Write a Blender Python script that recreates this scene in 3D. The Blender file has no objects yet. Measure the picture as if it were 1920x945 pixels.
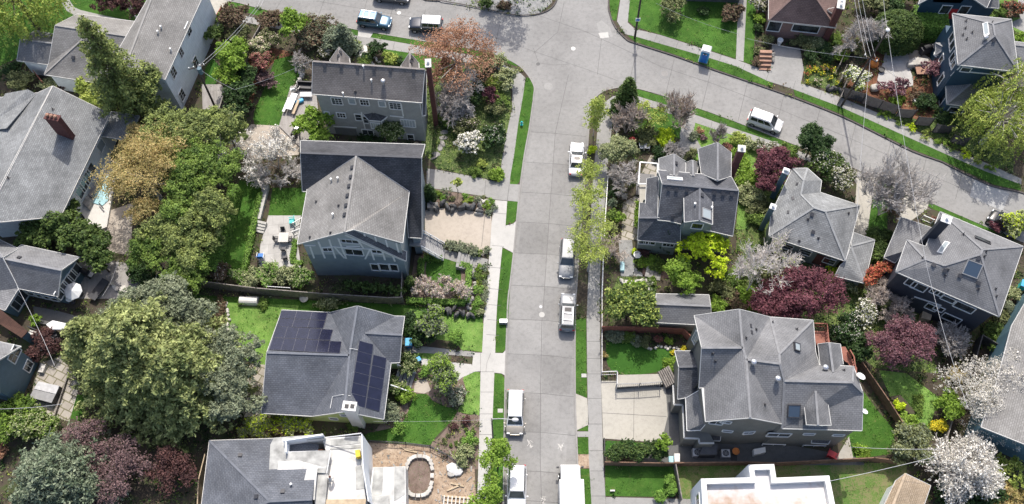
import bpy, math, random
import numpy as np
from mathutils import Vector, Matrix
from mathutils.bvhtree import BVHTree
C = bpy.context.scene.collection
R = math.radians
# ------------------------------------------------------------------ camera model (used to turn measurements into places)
FPX, CH, TILT = 1747., 96.5, R(25.4)
YC = CH*math.tan(TILT); ST, CT = math.sin(TILT), math.cos(TILT)
def ray(px, py):
    u = (px-960)/FPX; v = (472.5-py)/FPX
    return Vector((u, ST+v*CT, -CT+v*ST))
CAMP = Vector((0, -YC, CH))
def W(px, py, z=0.):
    d = ray(px, py); t = (z-CH)/d.z
    return Vector((d.x*t, -YC+d.y*t, z))
# ------------------------------------------------------------------ materials
MATS = {}
def newmat(name):
    m = bpy.data.materials.new(name); m.use_nodes = True; MATS[name] = m
    nt = m.node_tree; b = nt.nodes['Principled BSDF']
    return m, nt, b
def N(nt, t, **kw):
    n = nt.nodes.new(t)
    for k, v in kw.items():
        if k.startswith('i_'):
            key = k[2:]; key = int(key) if key.isdigit() else key.replace('_', ' ')
            n.inputs[key].default_value = v
        else: setattr(n, k, v)
    return n
def c4(c, f=1.): return (c[0]*f, c[1]*f, c[2]*f, 1)
def noise(nt, scale, detail=3, rough=.55, coord='Object'):
    tc = N(nt, 'ShaderNodeTexCoord'); n = N(nt, 'ShaderNodeTexNoise')
    n.inputs['Scale'].default_value = scale; n.inputs['Detail'].default_value = detail; n.inputs['Roughness'].default_value = rough
    nt.links.new(tc.outputs[coord], n.inputs['Vector']); return n
def ramp(nt, src, stops):
    r = N(nt, 'ShaderNodeValToRGB'); e = r.color_ramp.elements
    while len(e) < len(stops): e.new(.5)
    for i, (p, c) in enumerate(stops):
        e[i].position = p; e[i].color = c4(c) if not isinstance(c, (int, float)) else (c, c, c, 1)
    nt.links.new(src, r.inputs['Fac']); return r
def mix(nt, a, b, fac, mode='MIX'):
    m = N(nt, 'ShaderNodeMix'); m.data_type = 'RGBA'; m.blend_type = mode
    for s, v in (('A', a), ('B', b)):
        i = [q for q in m.inputs if q.name == s and q.type == 'RGBA'][0]
        if isinstance(v, (tuple, list)): i.default_value = c4(v)
        else: nt.links.new(v, i)
    if isinstance(fac, (int, float)): m.inputs[0].default_value = fac
    else: nt.links.new(fac, m.inputs[0])
    return [q for q in m.outputs if q.type == 'RGBA'][0]
def bump(nt, b, src, strength=.3, dist=.05):
    n = N(nt, 'ShaderNodeBump'); n.inputs['Strength'].default_value = strength; n.inputs['Distance'].default_value = dist
    nt.links.new(src, n.inputs['Height']); nt.links.new(n.outputs[0], b.inputs['Normal'])
def plain(name, col, rough=.6, metal=0., var=.18, scale=2., coat=0.):
    m, nt, b = newmat(name)
    n = noise(nt, scale, 4)
    r = ramp(nt, n.outputs[0], [(.3, tuple(x*(1-var) for x in col)), (.7, tuple(min(1, x*(1+var)) for x in col))])
    nt.links.new(r.outputs[0], b.inputs['Base Color'])
    b.inputs['Roughness'].default_value = rough; b.inputs['Metallic'].default_value = metal
    b.inputs['Coat Weight'].default_value = coat
    return m
def ground(name, stops, s1=.35, s2=6., spk=None, bumpk=.3, rough=.95, speck_scale=30):
    m, nt, b = newmat(name)
    n1 = noise(nt, s1, 5, .6); n2 = noise(nt, s2, 5, .7)
    a = N(nt, 'ShaderNodeMath', operation='ADD'); nt.links.new(n1.outputs[0], a.inputs[0]); nt.links.new(n2.outputs[0], a.inputs[1])
    h = N(nt, 'ShaderNodeMath', operation='MULTIPLY', i_1=.5); nt.links.new(a.outputs[0], h.inputs[0])
    r = ramp(nt, h.outputs[0], stops); col = r.outputs[0]
    if spk:
        n3 = noise(nt, speck_scale, 2, .5); r3 = ramp(nt, n3.outputs[0], [(.6, 0.), (.68, 1.)])
        col = mix(nt, col, spk, r3.outputs[0])
    if 'lawn' in name:
        n6 = noise(nt, .22, 6, .7); col = mix(nt, col, ramp(nt, n6.outputs[0], [(.35, .7), (.65, 1.2)]).outputs[0], 1., 'MULTIPLY')
        n7 = noise(nt, 1.7, 5, .8); col = mix(nt, col, (.17, .155, .06), ramp(nt, n7.outputs[0], [(.58, 0.), (.7, .55)]).outputs[0])
    nt.links.new(col, b.inputs['Base Color']); b.inputs['Roughness'].default_value = rough
    b.inputs['Specular IOR Level'].default_value = .2
    bump(nt, b, n2.outputs[0], bumpk, .06)
    return m
def shingle(name, c1, c2, bw=.34, bh=.2, mort=.04, weather=.38):
    m, nt, b = newmat(name)
    tc = N(nt, 'ShaderNodeTexCoord'); br = N(nt, 'ShaderNodeTexBrick')
    br.inputs['Scale'].default_value = 1; br.inputs['Brick Width'].default_value = bw; br.inputs['Row Height'].default_value = bh
    br.inputs['Mortar Size'].default_value = mort*.6; br.inputs['Mortar Smooth'].default_value = .4
    br.inputs['Color1'].default_value = c4(c1); br.inputs['Color2'].default_value = c4(c2)
    br.inputs['Mortar'].default_value = c4(c1, .68)
    nt.links.new(tc.outputs['UV'], br.inputs['Vector'])
    n = noise(nt, .35, 5, .65); r = ramp(nt, n.outputs[0], [(.3, 1-weather), (.7, 1+weather*.4)])
    n2 = noise(nt, 9, 3, .8); r2 = ramp(nt, n2.outputs[0], [(.3, .84), (.7, 1.12)])
    c = mix(nt, br.outputs['Color'], r.outputs[0], 1., 'MULTIPLY'); c = mix(nt, c, r2.outputs[0], 1., 'MULTIPLY')
    nt.links.new(c, b.inputs['Base Color']); b.inputs['Roughness'].default_value = .9
    b.inputs['Specular IOR Level'].default_value = .3
    bump(nt, b, br.outputs['Fac'], -.4, .03)
    return m
def siding(name, col, lap=.2, rough=.6):
    m, nt, b = newmat(name)
    tc = N(nt, 'ShaderNodeTexCoord'); sp = N(nt, 'ShaderNodeSeparateXYZ'); nt.links.new(tc.outputs['Object'], sp.inputs[0])
    d = N(nt, 'ShaderNodeMath', operation='DIVIDE', i_1=lap); nt.links.new(sp.outputs[2], d.inputs[0])
    f = N(nt, 'ShaderNodeMath', operation='FRACT'); nt.links.new(d.outputs[0], f.inputs[0])
    r = ramp(nt, f.outputs[0], [(0., .55), (.12, 1.)])
    n = noise(nt, 1.2, 4); rn = ramp(nt, n.outputs[0], [(.3, .88), (.7, 1.08)])
    c = mix(nt, tuple(col), r.outputs[0], 1., 'MULTIPLY'); c = mix(nt, c, rn.outputs[0], 1., 'MULTIPLY')
    nt.links.new(c, b.inputs['Base Color']); b.inputs['Roughness'].default_value = rough
    bump(nt, b, f.outputs[0], .5, .02)
    return m
def brickmat(name, c1, c2, mortar, bw=.22, bh=.075, scale=1.):
    m, nt, b = newmat(name)
    tc = N(nt, 'ShaderNodeTexCoord'); br = N(nt, 'ShaderNodeTexBrick')
    mp = N(nt, 'ShaderNodeMapping'); mp.inputs['Rotation'].default_value = (R(90), 0, R(20))
    nt.links.new(tc.outputs['Object'], mp.inputs[0]); nt.links.new(mp.outputs[0], br.inputs['Vector'])
    br.inputs['Scale'].default_value = scale; br.inputs['Brick Width'].default_value = bw; br.inputs['Row Height'].default_value = bh
    br.inputs['Mortar Size'].default_value = .01
    br.inputs['Color1'].default_value = c4(c1); br.inputs['Color2'].default_value = c4(c2); br.inputs['Mortar'].default_value = c4(mortar)
    nt.links.new(br.outputs[0], b.inputs['Base Color']); b.inputs['Roughness'].default_value = .85
    return m
def pavers(name, c1, c2, joint, bw=1., bh=.6, js=.03, rot=0):
    m, nt, b = newmat(name)
    tc = N(nt, 'ShaderNodeTexCoord'); br = N(nt, 'ShaderNodeTexBrick'); mp = N(nt, 'ShaderNodeMapping')
    mp.inputs['Rotation'].default_value = (0, 0, R(rot))
    nt.links.new(tc.outputs['Object'], mp.inputs[0]); nt.links.new(mp.outputs[0], br.inputs['Vector'])
    br.inputs['Scale'].default_value = 1; br.inputs['Brick Width'].default_value = bw; br.inputs['Row Height'].default_value = bh
    br.inputs['Mortar Size'].default_value = js
    br.inputs['Color1'].default_value = c4(c1); br.inputs['Color2'].default_value = c4(c2); br.inputs['Mortar'].default_value = c4(joint)
    n = noise(nt, .8, 6, .7); r = ramp(nt, n.outputs[0], [(.3, .8), (.7, 1.1)])
    c = mix(nt, br.outputs[0], r.outputs[0], 1., 'MULTIPLY')
    nt.links.new(c, b.inputs['Base Color']); b.inputs['Roughness'].default_value = .9
    return m
def concrete(name, base, stain=.3, fine=.12, joint=None):
    m, nt, b = newmat(name)
    n1 = noise(nt, .12, 6, .65); r1 = ramp(nt, n1.outputs[0], [(.3, 1-stain*.6), (.55, 1.), (.75, 1+stain*.15)])
    n2 = noise(nt, 2.2, 8, .75); r2 = ramp(nt, n2.outputs[0], [(.28, 1-fine*2), (.5, 1.), (.75, 1+fine*.8)])
    n3 = noise(nt, 14, 6, .8); r3 = ramp(nt, n3.outputs[0], [(.3, 1-fine*1.6), (.7, 1+fine)])
    c = mix(nt, tuple(base), r1.outputs[0], 1., 'MULTIPLY'); c = mix(nt, c, r2.outputs[0], 1., 'MULTIPLY'); c = mix(nt, c, r3.outputs[0], 1., 'MULTIPLY')
    nt.links.new(c, b.inputs['Base Color']); b.inputs['Roughness'].default_value = .9
    b.inputs['Specular IOR Level'].default_value = .25
    bump(nt, b, n3.outputs[0], .15, .01)
    return m
LG = 2.05
def leaf(name, ca, cb, cc=None, trans=.3, s1=.9, s2=9.):
    """leaf colours: clumps of ca and cb, with single leaves of cc"""
    k_ = 1.1 if 'flower_w' in name or 'offw' in name else LG*(.68 if 'dark' in name or 'laurel' in name else 1); ca, cb = (tuple(x*k_ for x in q) for q in (ca, cb)); cc = cc and tuple(x*LG for x in cc)
    m, nt, b = newmat(name)
    n1 = noise(nt, s1, 3, .6); r1 = ramp(nt, n1.outputs[0], [(.38, ca), (.62, cb)])
    g = N(nt, 'ShaderNodeNewGeometry')
    r2 = ramp(nt, g.outputs['Random Per Island'], [(0., .5), (1., 1.5)])
    c = mix(nt, r1.outputs[0], r2.outputs[0], 1., 'MULTIPLY')
    if cc:
        n3 = noise(nt, s2, 2, .5); r3 = ramp(nt, n3.outputs[0], [(.54, 0.), (.6, 1.)])
        c = mix(nt, c, cc, r3.outputs[0])
    nt.links.new(c, b.inputs['Base Color']); b.inputs['Roughness'].default_value = .6
    b.inputs['Specular IOR Level'].default_value = .25
    if trans:
        t = N(nt, 'ShaderNodeBsdfTranslucent'); nt.links.new(c, t.inputs[0])
        ms = N(nt, 'ShaderNodeMixShader'); ms.inputs[0].default_value = trans+.1
        o = nt.nodes['Material Output']; nt.links.new(b.outputs[0], ms.inputs[1]); nt.links.new(t.outputs[0], ms.inputs[2]); nt.links.new(ms.outputs[0], o.inputs[0])
    return m
# ------------------------------------------------------------------ meshes
class MB:
    def __init__(s): s.v = []; s.f = []; s.uv = []
    def add(s, pts, faces=None, uv=None):
        n = len(s.v); s.v += [Vector(p) for p in pts]
        for f in (faces or [range(len(pts))]):
            s.f.append([n+i for i in f]); s.uv.append(uv if uv and not faces else None)
        return s
    def box(s, c, size, rz=0, rot=None):
        sx, sy, sz = size[0]/2, size[1]/2, size[2]/2; M = rot or Matrix.Rotation(rz, 3, 'Z'); c = Vector(c)
        p = [c+M @ Vector((x*sx, y*sy, z*sz)) for z in (-1, 1) for y in (-1, 1) for x in (-1, 1)]
        return s.add(p, [(0, 2, 3, 1), (4, 5, 7, 6), (0, 1, 5, 4), (2, 6, 7, 3), (0, 4, 6, 2), (1, 3, 7, 5)])
    def bar(s, a, b, w, h=None, up=(0, 0, 1)):
        a, b = Vector(a), Vector(b); d = b-a; L = d.length
        if L < 1e-6: return s
        x = d/L; u = Vector(up)
        if abs(x.dot(u)) > .98: u = Vector((0, 1, 0))
        y = u.cross(x).normalized(); z = x.cross(y)
        return s.box((a+b)/2, (L, w, h or w), rot=Matrix((x, y, z)).transposed())
    def tube(s, pts, rad, n=6, cap=True):
        pts = [Vector(p) for p in pts]; base = len(s.v)
        if isinstance(rad, (int, float)): rad = [rad]*len(pts)
        for i, p in enumerate(pts):
            d = (pts[min(i+1, len(pts)-1)]-pts[max(i-1, 0)]).normalized()
            u = Vector((1, 0, 0)) if abs(d.x) < .8 else Vector((0, 1, 0))
            a = d.cross(u).normalized(); b = d.cross(a)
            for k in range(n):
                t = 2*math.pi*k/n; s.v.append(p+(a*math.cos(t)+b*math.sin(t))*rad[i])
        for i in range(len(pts)-1):
            for k in range(n):
                k2 = (k+1) % n; s.f.append([base+i*n+k, base+i*n+k2, base+(i+1)*n+k2, base+(i+1)*n+k]); s.uv.append(None)
        if cap:
            s.f.append([base+k for k in range(n)][::-1]); s.f.append([base+(len(pts)-1)*n+k for k in range(n)]); s.uv += [None, None]
        return s
    def cyl(s, c, r, h, n=16, r2=None):
        c = Vector(c); return s.tube([c, c+Vector((0, 0, h))], [r, r if r2 is None else r2], n)
    def lathe(s, c, prof, n=16, flat=1.):
        c = Vector(c); b = len(s.v)
        for (r, z) in prof:
            for k in range(n):
                t = 2*math.pi*k/n; s.v.append(c+Vector((r*math.cos(t), r*math.sin(t)*flat, z)))
        for i in range(len(prof)-1):
            for k in range(n):
                k2 = (k+1) % n; s.f.append([b+i*n+k, b+i*n+k2, b+(i+1)*n+k2, b+(i+1)*n+k]); s.uv.append(None)
        s.f.append([b+k for k in range(n)][::-1]); s.f.append([b+(len(prof)-1)*n+k for k in range(n)]); s.uv += [None, None]
        return s
    def prism(s, poly, z0, z1):
        """poly: list of (x,y); extrude z0..z1"""
        a = sum(poly[i][0]*poly[(i+1) % len(poly)][1]-poly[(i+1) % len(poly)][0]*poly[i][1] for i in range(len(poly)))
        if a < 0: poly = poly[::-1]
        n = len(poly)
        return s.add([(p[0], p[1], z0) for p in poly]+[(p[0], p[1], z1) for p in poly],
                     [tuple(range(n))[::-1], tuple(range(n, 2*n))]+[(i, (i+1) % n, n+(i+1) % n, n+i) for i in range(n)])
    def build(s, name, mat, parent=None, world=True, smooth=False, bevel=0, sub=0):
        off = Vector((0, 0, 0))
        if parent is not None and world:
            q = parent
            while q is not None: off = off+q.location; q = q.parent
        me = bpy.data.meshes.new(name)
        me.from_pydata([tuple(v-off) for v in s.v], [], s.f)
        if any(s.uv):
            ul = me.uv_layers.new(name='UVMap'); k = 0
            for f, u in zip(s.f, s.uv):
                for j in range(len(f)):
                    if u: ul.data[k].uv = u[j]
                    k += 1
        me.materials.append(MATS[mat] if isinstance(mat, str) else mat)
        if smooth: me.polygons.foreach_set('use_smooth', [True]*len(me.polygons))
        o = bpy.data.objects.new(name, me); C.objects.link(o)
        if parent is not None: o.parent = parent
        if bevel:
            md = o.modifiers.new('bevel', 'BEVEL'); md.width = bevel; md.segments = 2; md.limit_method = 'ANGLE'; md.angle_limit = R(40)
        if sub:
            md = o.modifiers.new('sub', 'SUBSURF'); md.levels = sub; md.render_levels = sub
        return o
def tag(o, label=None, cat=None, group=None, kind=None):
    for k, v in (('label', label), ('category', cat), ('group', group), ('kind', kind)):
        if v: o[k] = v
    return o
def empty(name, loc, label, cat, group=None, rz=0):
    o = bpy.data.objects.new(name, None); C.objects.link(o); o.location = loc; o.rotation_euler.z = rz
    o.empty_display_size = .3
    return tag(o, label, cat, group)
def npobj(name, V, F, mat, parent=None, smooth=False):
    """V (n,3) array, F (m,k) array of equal-size faces"""
    me = bpy.data.meshes.new(name); k = F.shape[1]
    me.vertices.add(len(V)); me.vertices.foreach_set('co', np.ascontiguousarray(V, dtype=np.float32).ravel())
    me.loops.add(F.size); me.loops.foreach_set('vertex_index', F.astype(np.int32).ravel())
    me.polygons.add(len(F)); me.polygons.foreach_set('loop_start', np.arange(0, F.size, k, dtype=np.int32))
    me.update(calc_edges=True)
    if smooth: me.polygons.foreach_set('use_smooth', np.ones(len(F), dtype=bool))
    me.materials.append(MATS[mat]); o = bpy.data.objects.new(name, me); C.objects.link(o)
    if parent is not None: o.parent = parent
    return o
def copy_tree(o, parent=None):
    c = o.copy(); C.objects.link(c)
    if parent is not None: c.parent = parent
    for ch in list(o.children): copy_tree(ch, c)
    return c
# ------------------------------------------------------------------ camera, light
sc = bpy.context.scene
cam = bpy.data.cameras.new('camera'); co = bpy.data.objects.new('camera', cam); C.objects.link(co)
co.location = CAMP; co.rotation_euler = (TILT, 0, 0); cam.sensor_width = 36; cam.sensor_fit = 'HORIZONTAL'
cam.lens = FPX/1920*36; cam.clip_end = 4000; sc.camera = co
SUN_EL, = (R(54),)
sd = bpy.data.lights.new('sun', 'SUN'); so = bpy.data.objects.new('sun', sd); C.objects.link(so)
sd.energy = 2.75; sd.angle = R(.6); sd.color = (1, .95, .88)
so.rotation_euler = Vector((-.03*math.cos(SUN_EL), -math.cos(SUN_EL), -math.sin(SUN_EL))).to_track_quat('-Z', 'Y').to_euler()
w = bpy.data.worlds.new('World'); sc.world = w; w.use_nodes = True
sky = w.node_tree.nodes.new('ShaderNodeTexSky'); sky.sky_type = 'NISHITA'; sky.sun_disc = False
sky.sun_elevation = SUN_EL; sky.sun_rotation = R(2); sky.dust_density = 3.0; sky.ozone_density = .2; sky.air_density = .8
bgn = w.node_tree.nodes['Background']; bgn.inputs['Strength'].default_value = .15
w.node_tree.links.new(sky.outputs[0], bgn.inputs[0])
sc.view_settings.view_transform = 'Standard'; sc.view_settings.look = 'None'; sc.view_settings.exposure = 0.77; sc.view_settings.gamma = 1
# ------------------------------------------------------------------ material library
concrete('road', (.265, .26, .248), .4, .13)
concrete('road_pale', (.288, .283, .27), .35, .13); concrete('road_dim', (.24, .235, .224), .4, .15)
concrete('road_patch', (.36, .36, .35), .15, .06)
concrete('asphalt_patch', (.13, .13, .13), .2, .1)
concrete('walk', (.30, .295, .28), .35, .1)
concrete('walk_pale', (.46, .45, .42), .25, .07)
concrete('walk_tan', (.42, .37, .31), .25, .09)
concrete('pad_beige', (.40, .38, .33), .3, .09)
concrete('pad_dark', (.13, .13, .125), .3, .12)
concrete('pad_white', (.60, .58, .54), .15, .06)
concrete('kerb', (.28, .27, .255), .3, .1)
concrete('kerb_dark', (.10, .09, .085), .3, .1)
ground('joint', [(.3, (.10, .10, .095)), (.7, (.17, .165, .16))])
ground('joint_soft', [(.3, (.20, .20, .19)), (.7, (.26, .255, .25))])
ground('soil', [(.35, (.045, .038, .028)), (.5, (.075, .06, .045)), (.58, (.06, .075, .03)), (.7, (.03, .05, .016))], .5, 5)
ground('mulch', [(.35, (.10, .07, .055)), (.55, (.2, .15, .125)), (.7, (.28, .22, .19))], 1.2, 9, (.06, .09, .03), .5, speck_scale=9)
ground('bark', [(.35, (.10, .045, .028)), (.6, (.20, .095, .055))], 1.2, 9, None, .5)
ground('dirt', [(.32, (.17, .115, .08)), (.5, (.32, .24, .17)), (.68, (.46, .37, .28))], .5, 4, (.15, .11, .08), .5, speck_scale=6)
ground('lawn', [(.33, (.025, .072, .010)), (.5, (.044, .115, .015)), (.68, (.082, .165, .026))], .7, 11, (.11, .19, .05), .8, speck_scale=18)
ground('lawn_pale', [(.33, (.07, .14, .025)), (.5, (.125, .24, .045)), (.68, (.22, .32, .08))], .8, 9, (.3, .34, .14), .8, speck_scale=16)
ground('turf', [(.3, (.028, .085, .012)), (.7, (.045, .125, .018))], 1.5, 20, None, .4)
ground('patchy', [(.36, (.19, .155, .09)), (.48, (.16, .17, .07)), (.55, (.09, .16, .035)), (.7, (.06, .13, .025))], .6, 7)
ground('cover', [(.36, (.035, .055, .02)), (.5, (.07, .11, .03)), (.62, (.14, .20, .05)), (.7, (.22, .26, .08))], 1.5, 7, (.35, .33, .18), 1., speck_scale=14)
ground('gravel', [(.35, (.16, .16, .155)), (.65, (.34, .34, .33))], 2, 14)
pavers('flag', (.30, .27, .23), (.40, .37, .32), (.16, .15, .09), 1.1, .8, .06, 25)
pavers('paver_grey', (.40, .39, .37), (.45, .44, .42), (.27, .26, .25), 1.2, 1.2, .015, -8)
pavers('deck_grey', (.30, .28, .26), (.36, .34, .32), (.12, .11, .10), 4.5, .14, .012, 78)
pavers('deck_brown', (.10, .05, .035), (.13, .065, .045), (.04, .02, .015), 3.5, .14, .012, -28)
pavers('deck_red', (.26, .10, .07), (.31, .13, .09), (.12, .05, .04), 3.5, .14, .012, 0)
pavers('brick_path', (.20, .12, .09), (.27, .17, .13), (.12, .09, .08), .5, .25, .02, 30)
plain('white', (.68, .68, .66), .5, var=.06); plain('offwhite', (.52, .50, .46), .6, var=.1)
plain('white_dirty', (.66, .64, .60), .7, var=.12, scale=.8)
plain('black', (.02, .02, .022), .5); plain('dark', (.045, .045, .05), .5)
plain('grey', (.25, .25, .25), .6); plain('lightgrey', (.45, .45, .45), .55); plain('metal', (.55, .56, .57), .35, .8)
plain('wood_pole', (.065, .05, .04), .9, var=.4, scale=1.5); plain('fence_wood', (.17, .10, .065), .85, var=.35, scale=2.5)
plain('fence_grey', (.20, .18, .16), .9, var=.35, scale=2.5); plain('fence_black', (.045, .045, .05), .7, var=.3)
plain('timber', (.42, .33, .22), .8, var=.25); plain('redwood', (.25, .09, .06), .8, var=.2)
plain('bark_brown', (.075, .055, .042), .95, var=.4, scale=3); plain('bark_pale', (.62, .58, .54), .9, var=.3, scale=3)
plain('bark_grey', (.46, .43, .40), .95, var=.35, scale=3); plain('bark_mauve', (.50, .43, .37), .95, var=.3, scale=3)
plain('rubber', (.018, .018, .018), .8); plain('red', (.5, .03, .035), .5); plain('blue', (.02, .16, .5), .5); plain('sky_blue', (.05, .36, .62), .45)
plain('teal', (.03, .5, .48), .5); plain('orange', (.6, .2, .04), .5); plain('terracotta', (.33, .19, .13), .8)
plain('yellow', (.65, .45, .03), .6); plain('stone', (.25, .24, .22), .9, var=.5, scale=1.5); plain('stone_dark', (.075, .075, .075), .9, var=.6, scale=1.8)
plain('stone_pale', (.44, .42, .38), .9, var=.3, scale=1.5); plain('wire', (.5, .5, .5), .6); plain('wire_dark', (.03, .03, .03), .6)
plain('pv', (.012, .013, .03), .18, var=.2); plain('pv_frame', (.12, .12, .14), .4, .3)
plain('membrane', (.52, .515, .49), .6, var=.3, scale=.9); plain('membrane_grey', (.33, .33, .31), .7, var=.38, scale=1.2)
plain('tarp_blue', (.35, .58, .62), .5, var=.3, scale=1); plain('tarp_black', (.05, .05, .055), .5); plain('gutter', (.48, .48, .46), .45, var=.06)
plain('lamp_lens', (.7, .72, .72), .2)
m, nt, b = newmat('glass'); b.inputs['Base Color'].default_value = (.02, .025, .03, 1); b.inputs['Roughness'].default_value = .06; b.inputs['Specular IOR Level'].default_value = .8
n = noise(nt, .8, 2); r = ramp(nt, n.outputs[0], [(.35, (.012, .014, .017)), (.65, (.06, .07, .075))]); nt.links.new(r.outputs[0], b.inputs['Base Color'])
m, nt, b = newmat('glass_pale'); b.inputs['Base Color'].default_value = (.30, .34, .35, 1); b.inputs['Roughness'].default_value = .12
m, nt, b = newmat('glass_blue'); b.inputs['Base Color'].default_value = (.05, .075, .11, 1); b.inputs['Roughness'].default_value = .1
m, nt, b = newmat('chrome'); b.inputs['Base Color'].default_value = (.7, .7, .72, 1); b.inputs['Metallic'].default_value = .9; b.inputs['Roughness'].default_value = .25
def paint(name, col, rough=.3, metal=.0):
    m, nt, b = newmat(name); b.inputs['Base Color'].default_value = c4(col); b.inputs['Roughness'].default_value = rough
    b.inputs['Metallic'].default_value = metal; b.inputs['Coat Weight'].default_value = .8; b.inputs['Coat Roughness'].default_value = .04
    n = noise(nt, 1.5, 3); r = ramp(nt, n.outputs[0], [(.3, tuple(x*.9 for x in col)), (.7, col)]); nt.links.new(r.outputs[0], b.inputs['Base Color'])
paint('car_white', (.72, .72, .71)); paint('car_blue', (.03, .10, .17), .3, .3); paint('car_navy', (.012, .02, .035), .3, .3)
paint('car_silver', (.2, .208, .22), .42, .1); paint('car_black', (.02, .02, .023)); paint('car_champagne', (.40, .36, .30), .35, .4)
paint('car_maroon', (.06, .015, .02)); paint('car_grey', (.12, .125, .13), .3, .3); paint('roof_silver', (.42, .43, .44), .45, .1)
# ------------------------------------------------------------------ ground sheets
def clean(poly): return [tuple(p[:2]) for p in poly]
def sheet(name, px, z, mat, thick=.0, kerb=None, kind='structure', rnd=0, label=None):
    pts = [W(x, y, z) for x, y in px]
    mb = MB()
    if thick: mb.prism([(p.x, p.y) for p in pts], z-thick, z)
    else: mb.add(pts)
    o = mb.build(name, mat); tag(o, kind=kind)
    me = o.data
    if not thick and me.polygons[0].normal.z < 0: me.flip_normals()
    return o
def ribbon(pts, w, z0, z1, mb=None, closed=False):
    """vertical-sided strip along px path, w metres wide to the right of travel"""
    mb = mb or MB(); P = [W(x, y, z1) for x, y in pts]
    n = len(P); idx = range(n if closed else n-1)
    nor = []
    for i in range(n):
        a = P[(i-1) % n] if (closed or i > 0) else P[i]; b = P[(i+1) % n] if (closed or i < n-1) else P[i]
        d = (b-a); d.z = 0; d.normalize(); nor.append(Vector((d.y, -d.x, 0)))
    for i in idx:
        j = (i+1) % n; a, b = P[i], P[j]; c, d = b+nor[j]*w, a+nor[i]*w
        lo = Vector((0, 0, z0-z1))
        mb.add([a+lo, b+lo, c+lo, d+lo, a, b, c, d], [(3, 2, 1, 0), (4, 5, 6, 7), (0, 1, 5, 4), (1, 2, 6, 5), (2, 3, 7, 6), (3, 0, 4, 7)])
    return mb
big = MB().add([(-1500, -1500, -.06), (1500, -1500, -.06), (1500, 1500, -.06), (-1500, 1500, -.06)]).build('ground', 'soil'); tag(big, kind='structure')
def smooth_path(p, n=4):
    out = []
    for i in range(len(p)-1):
        a = p[max(i-1, 0)]; b = p[i]; c = p[i+1]; d = p[min(i+2, len(p)-1)]
        for k in range(n):
            t = k/n
            out.append(tuple(.5*((2*b[q])+(-a[q]+c[q])*t+(2*a[q]-5*b[q]+4*c[q]-d[q])*t*t+(-a[q]+3*b[q]-3*c[q]+d[q])*t**3) for q in (0, 1)))
    out.append(p[-1]); return out
sheet('road', [(-400, -420), (2400, -420), (2500, 640), (1500, 1300), (700, 1300), (200, 700)], 0, 'road')
ZB = .10; ZW = .125; ZL = .115
KW = smooth_path([(-60, -60), (300, -22), (430, 0), (480, 12), (575, 35), (670, 54), (762, 70), (800, 76), (880, 89), (935, 102), (968, 118), (983, 130), (995, 146), (1003, 163), (1002, 178), (999, 203), (993, 244), (985, 287), (977, 345), (971, 402), (965, 467), (959, 521), (954, 560), (952, 608), (949, 696), (948, 757), (947, 811), (946, 900), (944, 1060)], 3)
KE = smooth_path([(1092, 1060), (1086, 945), (1082, 877), (1079, 802), (1077, 736), (1077, 600), (1081, 520), (1088, 420), (1096, 330), (1103, 240), (1106, 205), (1114, 184), (1132, 169), (1163, 162), (1190, 163), (1248, 179), (1298, 197), (1349, 215), (1397, 233), (1440, 250), (1497, 272), (1590, 308), (1645, 334), (1704, 360), (1745, 378), (1852, 424), (1925, 455), (2100, 540)], 3)
KN = smooth_path([(2150, 400), (2000, 385), (1914, 361), (1863, 350), (1822, 332), (1778, 310), (1762, 302), (1711, 284), (1643, 250), (1575, 217), (1491, 184), (1440, 166), (1400, 152), (1332, 129), (1265, 105), (1190, 81), (1173, 73), (1153, 51), (1143, 27), (1140, 0), (1150, -90)], 3)
KM = smooth_path([(700, -90), (780, -10), (827, 0), (862, 6), (909, 15), (960, 26), (987, 27), (1011, 24), (1030, 16), (1041, 3), (1046, -20), (1050, -90)], 3)
sheet('ground_west_block', KW+[(500, 1060), (-500, 1060), (-500, -60)], ZB, 'soil', .14)
sheet('ground_east_block', KE+[(2300, 1060)], ZB, 'soil', .14)
sheet('ground_north_block', KN+[(2300, -90)], ZB, 'soil', .14)
sheet('ground_middle_block', KM, ZB, 'soil', .14)
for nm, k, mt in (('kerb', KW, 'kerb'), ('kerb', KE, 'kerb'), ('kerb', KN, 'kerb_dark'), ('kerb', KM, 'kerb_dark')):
    tag(ribbon(k, .16, -.05, .14).build(nm, mt), kind='structure')
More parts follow.
